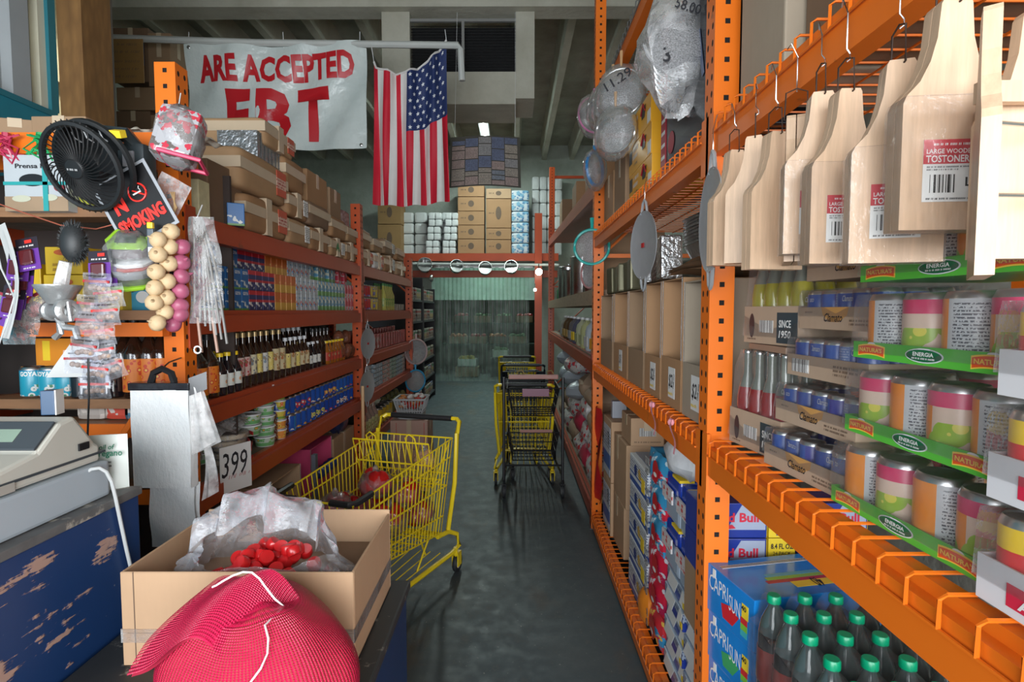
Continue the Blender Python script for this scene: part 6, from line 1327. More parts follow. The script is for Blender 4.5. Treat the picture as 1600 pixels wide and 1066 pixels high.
# plastic produce bags hanging on a black hanger
BAGW = NT('stacked_white_film'); co = BAGW.coord(); BAGW.color((.93,.96,.97)); BAGW.set(Roughness=.3); BAGW.b.inputs['Subsurface Weight'].default_value = .0; BAGW.bump(BAGW.noise(BAGW.coord('Object', (18, 18, 9)), 3, 5, .65), .5, .01); BAGW = BAGW.mat
hp = W(262, 603, y=1.84)
o = empty('carrier_bags', hp, 0, 'bundle of white plastic carrier bags hanging from a black hanger on the orange post', 'plastic bags')
fw_ = .098
def bagf(w0, w1, z0, z1, dy, am=.006, k=0): return lambda u, v: (w0+(w1-w0)*u, dy-.004*math.sin(PI*u)+am*math.sin(v*7+u*5+k)*.5, z0+(z1-z0)*v)
b = MB(); b.grid(bagf(-fw_-.01, fw_-.01, -.345, -.01, -.03), 10, 14).grid(bagf(-fw_-.01, fw_-.01, -.345, -.01, .01), 4, 4); b.grid(lambda u, v: (-fw_-.01+.0*u, -.03+.04*u, -.345+.335*v), 2, 2).grid(lambda u, v: (fw_-.01, -.03+.04*u, -.345+.335*v), 2, 2); b.build('front_bags', BAGW, o)
b = MB(); b.grid(bagf(-.07, fw_-.012, -.56, -.34, -.01, .01, 1), 10, 8).grid(bagf(-.07, fw_-.012, -.56, -.34, .02, .01, 2), 6, 6); b.build('lower_bags', BAGW, o)
b = MB(); b.add([(fw_-.01, .0, -.0), (fw_+.02, .0, .0), (fw_+.085, -.01, -.19), (fw_-.01, .01, -.235)], [(0,1,2,3)]).grid(lambda u, v: (fw_-.01+(.03+.055*(1-v))*u, .005*math.sin(u*9)-.02, -.235+.235*v + .05*u*(1-v)), 8, 6).grid(lambda u, v: (fw_+.005+.055*u*(1-.5*v)+.012*math.sin(v*3), .01*math.sin(u*8+v*3), -.40+.24*v+.03*u*(1-v)), 6, 8); b.build('side_bags', film('side_bag_film', haze=.55, gloss=.6, crump=14), o)
MB().box(-fw_-.015, fw_-.005, -.036, .016, -.012, .014, r=.004).build('hanger_bar', mat('black_bag_strip', (.02,.022,.028), .2, var=.6, vs=60), o)
MB().tube([(-.05, -.01, .01), (-.04, -.01, .045), (-.01, -.01, .06), (.02, -.01, .045), (.03, -.01, .01)], .012, 6).tube([(-.01, -.01, .06), (-.03, .06, .075), (-.065, .188, .08)], .003, 5).build('hanger_hook', BLACKP, o)
MB().grid(lambda u, v: (.09+.05*u, -.03+.02*u, -.03+.06*v+.02*u), 2, 2).build('crumpled_end', mat('black_bag_strip', (.02,.022,.028), .2), o)
# open carton with the plastic liner
o = empty('open_carton', (-.593, 1.13, .931), 0, 'open brown carton on the low counter holding a plastic bag of red caps', 'box')
cw, cd, ch = .25, .345, .21; t_ = .006
b = MB(); b.box(-cw, cw, 0, t_, 0, ch).box(-cw, cw, cd-t_, cd, 0, ch+.01).box(-cw, -cw+t_, t_, cd-t_, 0, ch).box(cw-t_, cw, t_, cd-t_, 0, ch).box(-cw, cw, 0, cd, 0, t_)
bx = b.build('box_body', CARD2, o); m_ = bx.modifiers.new('b', 'BEVEL'); m_.width = .002
MB().box(-cw-.0015, cw+.0015, -.0015, .0, .055, .085).box(cw, cw+.0015, -.0015, cd, .055, .085).box(-cw-.0015, -cw, 0, cd, .055, .085).build('packing_tape', film('glossy_tape', haze=.12, gloss=.9, crump=50), o)
MB().box(-cw+.028, -cw+.030, -.001, 0, 0, ch).box(-cw+.012, cw, -.0008, 0, ch*.36, ch*.362).build('crease', BROWNI, o)
# false bottom of packing so the caps lie near the rim
tag(MB().box(-cw+.01, cw-.01, .01, cd-.01, .008, .135, r=.01).build('folded_liner', CARDD, None, (-.593, 1.13, .931)), 'folded cardboard layer at the bottom of the open carton', 'cardboard sheet')
CAPR = [mat('bright_red_cap', (.62, .012, .015), .3, coat=.3), mat('deep_red_cap', (.48, .01, .012), .3, coat=.3)]
RC = MB().lathe([(.0165, 0), (.0175, .004), (.0175, .016), (.0155, .020), (.001, .021)], 14).build('plastic_disc', CAPR[0]); RC['category'] = 'bottle cap'; P_ = Proto(RC); rg = random.Random(12)
for i in range(44):
    k = i//16; x = -.585+rg.uniform(-.105, .105)*(1-.2*k); y = 1.265+rg.uniform(-.080, .080)*(1-.15*k); P_.put((x, y, 1.072+.019*k+rg.uniform(0, .008)), (rg.uniform(-.9, .9), rg.uniform(-.9, .9), rg.uniform(0, 6)), 'bright red plastic cap in the heap inside the open carton', 'red caps in the carton')
BAGF = film('carton_liner_film', (.92,.95,1), haze=.22, gloss=.9, crump=20, bstr=.8, rough=.16)
o = empty('liner_bag', (-.60, 1.28, .99), 0, 'crumpled clear plastic bag rising out of the open carton', 'plastic bag')
def lf(u, v):
    a = 2*PI*u; rr = (.175-.03*v+.010*math.sin(a*5+v*5)+.006*math.sin(a*13+v*3)+.004*math.sin(a*29+v*7)); back = max(0, math.sin(a+.0)); 
    z = .06 + v*(.075 + .145*back**.55) + .006*math.sin(a*6+v*5); x = rr*1.15*math.cos(a); y = rr*.72*math.sin(a) - .05*v*back*0 
    if back > 0: x *= (1-.30*v*back); y -= .09*v*v*back
    return (x+.01*math.sin(a*7+v*9), y, z)
MB().grid(lf, 72, 18).build('bag_film', BAGF, o)
def lf2(u, v):
    a = PI*(.12+.76*u); p = Vector(lf((.12+.76*u)/2, 1)); return (p.x*1.02, p.y-.012-.05*v+.01*math.sin(u*30), p.z+.012*math.sin(PI*v)-.06*v*v+.012*math.sin(u*17+v*5))
MB().grid(lf2, 40, 8).build('folded_rim', BAGF, o)
MB().grid(lambda u, v: (.13+.10*u+.015*math.sin(v*9), -.09+.14*v, .055+.045*math.sin(PI*u)*math.sin(PI*v)+.01*math.sin(u*20)), 12, 12).build('tucked_corner', BAGF, o)
# red mesh sack
t = NT('red_net_weave'); t.t.nodes.remove(t.b); uv = t.n('ShaderNodeUVMap'); 
mp = t.n('ShaderNodeSeparateXYZ'); t.l(uv.outputs[0], mp.inputs[0])
wu = t.math('SINE', t.math('MULTIPLY', mp.outputs[0], 6.283*150)); wv = t.math('SINE', t.math('MULTIPLY', mp.outputs[1], 6.283*85))
hole = t.math('MULTIPLY', t.math('GREATER_THAN', wu, .05), t.math('GREATER_THAN', wv, -.4))
pb = t.n('ShaderNodeBsdfPrincipled'); pb.inputs['Base Color'].default_value = (.60, .012, .07, 1); pb.inputs['Roughness'].default_value = .28; bp_ = t.n('ShaderNodeBump'); bp_.inputs['Strength'].default_value = .5; bp_.inputs['Distance'].default_value = .004; t.l(t.math('ADD', wu, wv), bp_.inputs['Height']); t.l(bp_.outputs[0], pb.inputs['Normal'])
tr = t.n('ShaderNodeBsdfTransparent'); mx = t.n('ShaderNodeMixShader'); t.l(t.math('MULTIPLY', hole, .85), mx.inputs[0]); t.l(pb.outputs[0], mx.inputs[1]); t.l(tr.outputs[0], mx.inputs[2]); t.l(mx.outputs[0], t.out.inputs[0]); NET = t.mat
def uvgrid(name, fn, nu, nv, m, parent, su=1, sv=1):
    me = bpy.data.meshes.new(name); vs = [fn(i/nu, j/nv) for j in range(nv+1) for i in range(nu+1)]; fs = [(j*(nu+1)+i, j*(nu+1)+i+1, (j+1)*(nu+1)+i+1, (j+1)*(nu+1)+i) for j in range(nv) for i in range(nu)]
    me.from_pydata(vs, [], fs); me.materials.append(m); me.polygons.foreach_set('use_smooth', [True]*len(fs)); ul = me.uv_layers.new(name='UVMap')
    for li, lp in enumerate(me.loops): vi = lp.vertex_index; ul.data[li].uv = ((vi % (nu+1))/nu*su, (vi//(nu+1))/nv*sv)
    o_ = bpy.data.objects.new(name, me); COL.objects.link(o_); o_.parent = parent; return o_
o = empty('mesh_sack', (-.455, .965, .931), 0, 'bulging red mesh sack with a white drawstring in front of the open carton', 'sack')
def sf(u, v):
    a = 2*PI*u; z = v; r = .172*math.sin(PI*min(1, .24+.72*v))**.6 * (1+.03*math.sin(a*3+v*4)+.015*math.sin(a*7-v*9)+.004*math.sin(a*13+v*5))
    zz_ = .255*(1-(1-v)**1.15)*(1-.0*v)+.006*math.sin(a*3+v*4)*v
    if v > .93: r *= max(0.02, (1-v)/.07)
    return (r*1.0*math.cos(a)-.02*v, r*.84*math.sin(a)-.01*v, zz_ + .02*math.sin(v*PI)*math.cos(a-2.2))
uvgrid('net_bag', sf, 96, 40, NET, o)
RIN = mat('red_orange_contents', (.62,.20,.11), .5, var=.35, vs=25, bump=.8, bs=24)
def sf2(u, v): x, y, z = sf(u, v); return (x*.965-.001, y*.965, z*.965+.002)
uvgrid('packed_contents', sf2, 60, 26, RIN, o)['kind'] = 'stuff'
def fold(u, v):      # the gathered mouth folded over the top, pointing to the left front
     return (-.03 + (u-.5)*.22 - .045*v + .006*math.sin(v*6+u*5), .01 - .080*v - .03*v*v + .006*math.sin(u*9+v*3), .268 + .026*math.sin(u*PI)*(1-.6*v) + .010*math.sin(u*11+v*3) - .060*v*v - .045*(u-.5)**2*4)
uvgrid('folded_mouth', fold, 40, 26, NET, o, .45, .45)
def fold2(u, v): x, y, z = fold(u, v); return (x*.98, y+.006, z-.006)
uvgrid('mouth_net_shade', fold2, 30, 16, mat('rose_net_shadow', (.38,.02,.05), .5), o)  # added sheet under the fold; its darker rose paints the shade behind the net
b = MB(); cp = [Vector(fold(.35+.55*min(1, i/9), .30+.04*math.sin(i)))+Vector((0, -.008, .012)) for i in range(10)] + [Vector(q_)+(Vector((q_[0], q_[1]*1.2, .08)).normalized()*.007) for q_ in [sf(.845-.010*i+.012*math.sin(i*.9), .90-.055*i) for i in range(9)]]
b.tube(cp, .0018, 5); b.build('drawstring', mat('white_string', (.7,.62,.62), .7), o)
# ================================================================ SHOPPING CARTS
YP = mat('yellow_powder_coat', (.88, .66, .02), .35); GRIP = mat('black_grip', (.015,.016,.018), .45); RUB = mat('dark_rubber', (.02,.022,.025), .6); HUB = mat('pale_hub', (.5,.5,.48), .5)
def bil(c, u, v): return (c[0]*(1-u)+c[1]*u)*(1-v) + (c[3]*(1-u)+c[2]*u)*v
def wires(b, c, nu, nv, r=.0031, rim=.0052, vs=None):
    c = [Vector(p) for p in c]
    for i in range(nu+1): b.tube([bil(c, i/nu, 0), bil(c, i/nu, 1)], r, 5)
    for j in (vs if vs is not None else [k/nv for k in range(nv+1)]): b.tube([bil(c, 0, j), bil(c, 1, j)], rim, 5)
def caster(parent, p, rz, fork, R_=.058, nm='wheel'):
    o = MB().tube([(0, 0, .17), (0, 0, .125), (-.0, .02, .10)], .014, 6).box(-.022, -.016, -.012, .045, .045, .13).box(.016, .022, -.012, .045, .045, .13).box(-.022, .022, -.012, .045, .125, .135).build('caster', fork, parent, (p[0], p[1], 0), (0, 0, rz))
    MB().lathe([(R_*.55, -.011), (R_*.95, -.013), (R_, -.006), (R_, .006), (R_*.95, .013), (R_*.55, .011)], 20).build('wheel', RUB, o, (0, .025, R_), (0, PI/2, 0)); MB().lathe([(.012, -.016), (R_*.58, -.0125), (R_*.58, .0125), (.012, .016)], 14).build('hub', HUB, o, (0, .025, R_), (0, PI/2, 0))
def cart(name, loc, rz, label, m_, grip, bw0=.29, bw1=.20, L=1.0, group=None, seat=True, fill=True, lowseat=False):
    """handle end at +y, front at -y"""
    o = empty(name, loc, rz, label, 'shopping cart', group)
    zr, zf, br, bf = .89, .80, .31, .42; h0, h1 = L/2, -L/2
    RTL, RTR, FTL, FTR = (-bw0, h0, zr), (bw0, h0, zr), (-bw1, h1, zf), (bw1, h1, zf)
    RBL, RBR, FBL, FBR = (-bw0*.86, h0-.10, br), (bw0*.86, h0-.10, br), (-bw1*.85, h1+.09, bf), (bw1*.85, h1+.09, bf)
    b = MB(); V = [0, .18, .5, .8, 1]
    wires(b, (FBL, RBL, RTL, FTL), 24, 0, vs=V); wires(b, (FBR, RBR, RTR, FTR), 24, 0, vs=V); wires(b, (FBL, FBR, FTR, FTL), 10, 0, vs=V); wires(b, (FBL, FBR, RBR, RBL), 9, 6); wires(b, (RBL, RBR, RTR, RTL), 12, 0, vs=[0, .5, 1])
    b.build('basket', m_, o)
    if seat:
        b = MB(); wires(b, ((-bw0*.88, h0-.22, zr-.25), (bw0*.88, h0-.22, zr-.25), (bw0*.92, h0-.30, zr+.03), (-bw0*.92, h0-.30, zr+.03)), 12, 2); wires(b, ((-bw0*.88, h0-.22, zr-.25), (bw0*.88, h0-.22, zr-.25), (bw0*.9, h0-.03, zr-.22), (-bw0*.9, h0-.03, zr-.22)), 10, 2)
        for s in (-.45, .5): b.tube([(s*bw0-.03, h0-.24, zr-.1), (s*bw0-.03, h0-.31, zr+.06), (s*bw0, h0-.32, zr+.085), (s*bw0+.03, h0-.31, zr+.06), (s*bw0+.03, h0-.24, zr-.1)], .0045, 5)
        for s in (-1, 1): b.tube([(s*bw0*.95, h0-.02, zr-.02), (s*bw0*.9, h0-.25, zr-.25)], .004, 4)
        b.build('child_seat', m_, o)
    b = MB()
    for s in (-1, 1):
        b.tube([(s*bw0*.90, h0-.02, .28), (s*bw0*1.02, h0+.02, .60), (s*bw0*1.04, h0+.05, zr+.02), (s*bw0*1.03, h0+.10, zr+.085), (s*bw0*.93, h0+.12, zr+.10)], .015, 8)
        b.tube([(s*bw0*.84, h0-.14, .30), (s*bw0*.92, h0-.02, .29), (s*bw0*1.02, h0+.05, .25), (s*bw0*1.05, h0+.07, .17), (s*bw0*.98, h0-.02, .145), (s*bw0*.55, h1+.20, .15)], .015, 8)
    b.tube([(-bw0*.55, h1+.20, .15), (bw0*.55, h1+.20, .15)], .013, 6).tube([(-bw0*.93, h0+.12, zr+.10), (bw0*.93, h0+.12, zr+.10)], .013, 6).tube([(-bw0*.86, h0-.12, .30), (bw0*.86, h0-.12, .30)], .014, 6)
    for s in (-1, 1): b.tube([(s*bw0*.7, h0-.18, .31), (s*bw0*.66, h0-.32, .16)], .007, 5); b.tube([(s*bw0*.45, h0-.18, .31), (s*bw0*.5, h0-.12, .17)], .007, 5); b.tube([(s*bw0*.5, h1+.25, .42), (s*bw0*.5, h1+.22, .15)], .010, 5)
    b.build('frame', m_, o)
    b = MB()
    for k in range(7): s = -1+2*k/6; b.tube([(s*bw0*.75, h0-.05, .155), (s*bw0*.5, h1+.24, .16)], .004, 4)
    b.build('lower_rack', m_, o)
    MB().tube([(-bw0*.80, h0+.12, zr+.10), (bw0*.80, h0+.12, zr+.10)], .019, 10).build('handle_grip', grip, o)
    for s in (-1, 1):
        MB().tube([(s*bw1*.45, h1-.004, zf+.005), (s*bw1*.92, h1-.006, zf+.005), (s*(bw1+.006), h1+.02, zf+.007), (s*(bw1+.014), h1+.14, zf+.016)], .016, 8).build('corner_bumper', GRIP, o)
        caster(o, (s*bw0*1.02, h0+.03), .0, m_); caster(o, (s*bw0*.55, h1+.21), .2*s, m_)
    return o
YC1 = cart('shopping_cart', (-.80, 3.00, 0), -.29, 'yellow wire shopping cart holding bags of red peppers beside the open carton', YP, GRIP, .275, .215, 1.02)
# bags of peppers in the cart
PEP = [mat('red_pepper_skin', (.50,.012,.012), .25, coat=.4, var=.5, vs=9), mat('deep_pepper_skin', (.36,.008,.01), .25, coat=.4, var=.6, vs=12)]
def pepbag(loc, r, rz, lb, k=0, m=None, sq=(1, .9, .8)):
    o = empty('bag_of_peppers', loc, rz, lb, 'bag of vegetables'); rg_ = random.Random(k+20); b = MB()
    for i in range(10): a = rg_.uniform(0, 6.28); e = rg_.uniform(-.6, 1); rr = r*.55; b.sphere((rr*math.cos(a)*sq[0]*math.cos(e*.8), rr*math.sin(a)*sq[1]*math.cos(e*.8), rr*e*sq[2]), r*.42, 1, 1, 1.15, 9, fn=lambda th, ph: 1+.07*math.cos(ph*4))
    f = b.build('peppers', m or PEP[k % 2], o); f['kind'] = 'stuff'
    MB().sphere((0, 0, 0), r*1.03, *sq, 14, fn=lambda a, c: 1+.04*math.sin(a*6+c*3)).sphere((0, 0, r*sq[2]*1.05), r*.22, .8, .8, 1.2, 8, fn=lambda a, c: 1+.2*math.sin(c*5)).build('clear_bag', film('produce_film', haze=.10, gloss=.75, crump=24, bstr=.9), o); return o
CM = YC1.matrix_basis.copy(); CM = Matrix.Translation(YC1.location) @ Matrix.Rotation(-.29, 4, 'Z')
for i, (x, y, z, r, lb) in enumerate(((-.02, .08, .70, .10, 'shiny bag of red peppers on top of the cart load'), (-.10, -.20, .66, .09, 'bag of red peppers next to the front bumper of the cart'), (.12, .18, .62, .10, 'bag of red peppers against the aisle side of the cart, upper'), (.14, .30, .48, .11, 'bag of red peppers against the aisle side of the cart, lower rear'), (.10, .02, .52, .11, 'bag of red peppers low in the middle of the cart'), (-.14, -.02, .57, .10, 'bag of dark red vegetables at the shelf side of the cart'), (.04, -.25, .56, .10, 'bag of red peppers low at the front of the cart'), (-.14, .25, .50, .11, 'bag of dark red vegetables low beneath the child seat'))):
    pepbag(tuple(CM @ Vector((x, y, z))), r, i*.7, lb, i)
pepbag(tuple(CM @ Vector((.15, .36, .775))), .075, 0, 'bag of tan onions in the child seat of the yellow cart', 3, mat('tan_onion', (.55,.30,.15), .5), (.9, .7, 1))
# black two-tier cart with carts nested behind
BW = mat('black_wire', (.015,.016,.018), .4); DR = mat('dusty_pink_grip', (.40,.20,.17), .5)
def twotier(loc, rz, label):
    o = empty('two_tier_cart', loc, rz, label, 'shopping cart'); w_ = .265
    b = MB()
    for s in (-1, 1):
        b.tube([(s*w_, 0, .14), (s*w_, 0, 1.07), (s*w_, -.0, 1.10)], .014, 8); b.tube([(s*w_, 0, .20), (s*w_*.9, .55, .20), (s*w_*.9, .55, .5)], .012, 6)
    b.tube([(-w_, 0, .30), (w_, 0, .30)], .010, 6); b.build('frame', BW, o)
    for z0, z1, d in ((.74, 1.0, .55), (.33, .60, .60)):
        b = MB(); c = w_-.03
        wires(b, ((-c*.8, .06, z0), (c*.8, .06, z0), (c, 0, z1), (-c, 0, z1)), 14, 3, .0026); wires(b, ((-c*.8, d-.06, z0), (c*.8, d-.06, z0), (c, d, z1), (-c, d, z1)), 14, 3, .0026)
        for s in (-1, 1): wires(b, ((s*c*.8, .06, z0), (s*c*.8, d-.06, z0), (s*c, d, z1), (s*c, 0, z1)), 14, 3, .0026)
        wires(b, ((-c*.8, .06, z0), (c*.8, .06, z0), (c*.8, d-.06, z0), (-c*.8, d-.06, z0)), 10, 4, .0026); b.build('basket', BW, o)
    MB().box(-w_*.84, w_*.84, -.022, .022, 1.085, 1.125, r=.008).build('handle_grip', DR, o); MB().box(-.10, .14, -.03, -.018, .93, 1.0, r=.004).build('seat_flap', mat('dusty_plum_plastic', (.25,.11,.16), .5), o)
    for s in (-.5, .5): MB().tube([(s*w_-.0, 0, 1.12), (s*w_-.01, .02, 1.15), (s*w_+.03, .03, 1.16), (s*w_+.05, .03, 1.13)], .006, 6).build('hook', mat('brass_hook', (.45,.33,.12), .35, .6), o)
    MB().tube([(-.12, -.01, .615), (.17, -.01, .615)], .014, 8).build('lower_grip', DR, o)
    for s in (-1, 1): caster(o, (s*w_, -.02), 0, BW, .065); caster(o, (s*w_*.7, .50), .0, BW, .06)
    return o
twotier((.175, 4.85, 0), 0, 'black two-tier wire cart with a dusty pink grip parked beside the sacks')
cart('shopping_cart', (.10, 5.75, 0), PI, 'yellow cart nested behind the black two-tier cart', YP, GRIP, .27, .20, .95, seat=False)
DBL = mat('dark_blue_black_plastic', (.012,.02,.03), .4)
cart('shopping_cart', (.12, 7.6, 0), PI, 'dark plastic cart parked behind the nested yellow cart', DBL, DBL, .27, .22, .9, seat=False)
q = MB().box(-.24, .24, -.006, .006, -.16, .14, r=.004).build('basket_panel', DBL, bpy.data.objects['shopping_cart.002'], (0, .46, .66))
cart('shopping_cart', (.05, 8.9, 0), PI, 'yellow cart farthest down the aisle near the curtain', YP, GRIP, .27, .20, .9, seat=False)
# ================================================================ HANGING AND SHELVED GOODS BY THE TILL
def H(px, py, y=1.86): return W(px, py, y=y)
PXM = lambda px, y=1.86: px*y/850
# clip fan
o = empty('clip_fan', H(128, 262, 1.74), 0, 'black clip-on fan with curved grille strapped to the orange rail', 'fan')
FB_ = mat('fan_black', (.010,.011,.012), .5); fr = Euler((math.radians(18), 0, math.radians(-32)))
g = empty('fan_head', (0, 0, 0)); g.parent = o; g.rotation_euler = (math.radians(24), math.radians(6), math.radians(-6))
b = MB(); R_ = .130; b.M = RX(PI/2)
b.tube([(R_*math.cos(a), R_*math.sin(a), 0) for a in [2*PI*k/32 for k in range(32)]], .010, 6, closed=True)
b.tube([(R_*1.01*math.cos(a), R_*1.01*math.sin(a), -.05) for a in [2*PI*k/32 for k in range(32)]], .011, 6, closed=True); b.build('fan_ring', FB_, g)
b = MB(); b.M = RX(PI/2)
for k in range(40):
    a = 2*PI*k/40; b.tube([((.03+.0282*j*(R_/.143))*math.cos(a+j*.16), (.03+.0282*j)*math.sin(a+j*.16), .028*math.cos(j/4*PI/2)) for j in range(5)], .0022, 4)
b.lathe([(.001, .034), (.028, .032), (.034, .026)], 16); b.build('front_grille', FB_, g)
b = MB(); b.M = RX(PI/2)
for k in range(30): a = 2*PI*k/30; b.tube([(R_*math.cos(a), R_*math.sin(a), -.05), (R_*.75*math.cos(a), R_*.75*math.sin(a), -.10), (.04*math.cos(a), .04*math.sin(a), -.115)], .002, 4)
b.lathe([(.05, -.12), (.055, -.04), (.04, -.02)], 14); b.lathe([(.138, -.045), (.125, -.07), (.09, -.10), (.03, -.112), (.001, -.112)], 28, cap=False); b.build('rear_grille', FB_, g)
b = MB(); b.M = RX(PI/2)
for k in range(3):
    c = 2*PI*k/3; b.add([(.03*math.cos(c-.3), .03*math.sin(c-.3), -.02), (.12*math.cos(c-.15), .12*math.sin(c-.15), -.005), (.12*math.cos(c+.75), .12*math.sin(c+.75), -.035), (.03*math.cos(c+.5), .03*math.sin(c+.5), -.035)], [(0,1,2,3)], 0, True)
b.build('fan_blade', mat('fan_blade_black', (.008,.008,.009), .5), g); dashes(g, .035, .006, mat('silver_badge', (.5,.5,.5), .3), (0, -.037, 0), seed=2)
MB().box(-.018, .018, -.012, .012, 0, .022).build('yellow_sticker', YELLOWI, g, (.105, .06, .09))
MB().tube([(.0, .10, -.02), (.07, .12, .03), (.11, .10, .085), (.09, .08, .125), (-.02, .07, .135), (-.10, .07, .130)], [.016, .022, .028, .026, .024, .018], 8).box(.06, .15, .07, .14, -.02, .10, r=.015).build('clamp_arm', mat('dark_grey_arm', (.035,.045,.05), .35), o)
MB().box(.085, .12, .062, .069, .02, .07).build('rating_label', mat('grey_sticker', (.3,.3,.32), .4), o)
for x in (-.06, -.02, .03): MB().tube([(x-.004, .04, .15), (x, .036, .13), (x+.006, .045, .105), (x+.008, .07, .10)], .0025, 5).build('wire_tie', WHITEP, o)
# beverage pack hanging from the post
o = empty('wrapped_multipack', H(280, 215, 1.80), 0, 'red and silver plastic-wrapped multipack hung on the near orange post', 'food pack')
MPK = box_mat('silver_red_pack', (.42,.42,.44), blots=((16,.4,(.15,.13,.12),0,1), (28,.3,(.55,.05,.08),0,1)), lines=((.5,.05,.07), 40, .6, .95), rough=.2)
q = MB().box(-.062, .062, -.05, .05, -.085, .085, r=.02).build('pack_body', MPK, o); q.rotation_euler = (-.2, .22, .25)
q = MB().tube([(-.06, -.05, 0), (.06, -.05, 0), (.06, .05, 0), (-.06, .05, 0)], .007, 6, closed=True).build('red_rim', mat('raspberry_plastic', (.62,.04,.12), .35), o, (.02, -.015, -.082)); q.rotation_euler = (-.2, .22, .25)
q = MB().sphere((0,0,0), .11, .72, .6, .95, 12, fn=lambda a, c: 1+.05*math.sin(a*6+c*4)).build('plastic_wrap', film('pack_wrap', haze=.15, gloss=.9, crump=30, bstr=1), o)
MB().tube([(0, 0, .09), (-.02, .05, .16)], .002, 4).build('cord', WHITEP, o)
# egg trays lying on the rail
b = MB()
for i in range(5):
    for j in range(3): b.lathe([(.028, 0), (.012, .035), (.001, .036)], 8); 
b = MB(); b.grid(lambda u, v: (-.16+.32*u, .02+.2*v, .018+.016*math.sin(u*PI*8)*math.sin(v*PI*5)), 40, 24); tag(b.build('egg_tray', mat('pulp_board', (.50,.46,.38), .9, bump=.4), None, (H(228, 205, 1.98).x, 1.98, 2.335)), 'pulp egg tray lying on the top orange rail beside the post', 'egg tray')
q = carton(.20, .22, .075, CARD3, tape=False); put(q, (H(92, 205, 2.02).x, 2.02, 2.332), 0, 'small dull carton on the top orange rail above the fan')
q = carton(.16, .20, .07, CARD3, tape=False); put(q, (H(20, 205, 2.02).x, 2.03, 2.332), .3, 'little carton on the top rail at the wall end'); 
for px, c, nm, lb in ((75, (.02,.32,.10), 'green_ribbon', 'green plastic ribbon tied to the rail beside the fan'), (22, (.45,.03,.08), 'crimson_ribbon', 'crimson plastic ribbon tied to the rail at the wall end')):
    b = MB(); rg = random.Random(px)
    for k in range(7): b.tube([(rg.uniform(-.05,.05), -.03, 0), (rg.uniform(-.03,.03), -.045, -.02), (rg.uniform(-.06,.07), -.04, -.05), (rg.uniform(-.06,.06), -.03, -rg.uniform(.06,.12))], .004, 4)
    b.tube([(-.01, -.02, .01), (-.01, -.02, -.09)], .012, 6); tag(b.build('plastic_ribbon', mat(nm, c, .3), None, H(px, 215, 1.965)), lb, 'ribbon')
# boxed kitchen press
o = empty('press_box', H(58, 330, 1.93), 0, 'grey-white kitchen press box reading Prensa with a black pan picture', 'box')
PB_ = mat('greyish_print', (.45,.48,.50), .35); w_ = PXM(98, 1.93); h_ = PXM(86, 1.93)
MB().box(-w_/2, w_/2, 0, .10, 0, h_, r=.002).build('box_body', PB_, o); txt('Prensa Pata', .016, INK, o, (-.0, -.002, h_*.80), w=w_*.62, bold=.02); MB().box(-w_/2, w_/2, -.001, 0, 0, h_*.26).build('tan_panel', mat('tan_print', (.35,.24,.15), .4), o)
oval(w_*.42, h_*.22, BLACKP, o, (-.01, -.002, h_*.55)); oval(w_*.30, h_*.12, mat('pale_food_print', (.50,.50,.38), .4), o, (-.05, -.003, h_*.22)); oval(w_*.24, h_*.12, mat('pale_food_print', (.50,.50,.38), .4), o, (.05, -.003, h_*.24)); oval(.04, .03, mat('maroon_print', (.25,.02,.03), .4), o, (.085, -.003, h_*.42))
MB().box(w_*.12, w_*.20, -.004, -.002, 0, h_).box(-w_/2, w_/2, -.004, -.002, h_*.46, h_*.52).build('teal_tape', mat('teal_tape', (.03,.32,.32), .3), o)
q = tag(MB().box(0, .20, 0, .1, 0, .055, r=.003).build('yellow_green_box', mat('yellow_green_print', (.40,.40,.04), .4), None, (H(112, 330, 1.98).x, 1.98, 2.072)), 'flat yellow-green box on the plank under the fan', 'box')
# no smoking sign
o = empty('no_smoking_sign', H(211, 320, 1.80), 0, 'tilted black NO SMOKING sign with red letters and grey border', 'sign'); o.rotation_euler = (0, math.radians(-28), 0)
w_, h_ = .20, .235
MB().box(-w_/2, w_/2, 0, .003, -h_/2, h_/2).build('sign_border', mat('grey_sign_border', (.35,.37,.40), .4), o); MB().box(-w_/2+.010, w_/2-.010, -.001, 0, -h_/2+.010, h_/2-.010).build('black_panel', mat('sign_black', (.008,.008,.009), .35), o)
SR = mat('sign_red', (.80,.03,.02), .4); txt('N', .055, SR, o, (-.045, -.003, .018), w=.042, bold=.05); txt('SMOKING', .046, SR, o, (0, -.003, -.050), w=.165, bold=.05)
MB().tube([(.029*math.cos(a), 0, .029*math.sin(a)) for a in [2*PI*k/20 for k in range(20)]], .003, 5, closed=True).tube([(-.02, 0, .02), (.02, 0, -.02)], .003, 5).build('prohibition_ring', SR, o, (.028, -.003, .030)); MB().tube([(-.015, 0, 0), (.013, 0, 0)], .003, 5).tube([(.013, 0, .004), (.010, 0, .012), (.014, 0, .018)], .0015, 4).build('cigarette_picture', PAPER, o, (.028, -.004, .028))
MB().tube([(0, .002, h_/2-.01), (.03, .05, h_/2+.05)], .0015, 4).build('cord', WHITEP, o)
o = empty('film_envelope', H(262, 312, 1.86), 0, 'clear plastic envelope hanging on the post behind the sign', 'plastic bag'); q = MB().grid(lambda u, v: (-.06+.12*u, .01*math.sin(u*5), -.075+.15*v), 6, 6).build('film_sheet', FILM2, o); q.rotation_euler = (0, .5, 0)
# string the goods hang from
p1, p2, p3 = H(-40, 305, 1.84), H(95, 352, 1.84), H(250, 318, 1.86)
tag(MB().tube([p1, H(30, 330, 1.84), p2, H(150, 358, 1.84), H(200, 345, 1.85), p3, H(262, 300, 2.0)], .0022, 5).build('washing_line', mat('brick_red_string', (.35,.09,.05), .6), None), 'brick-red string strung across the till-side goods', 'string')
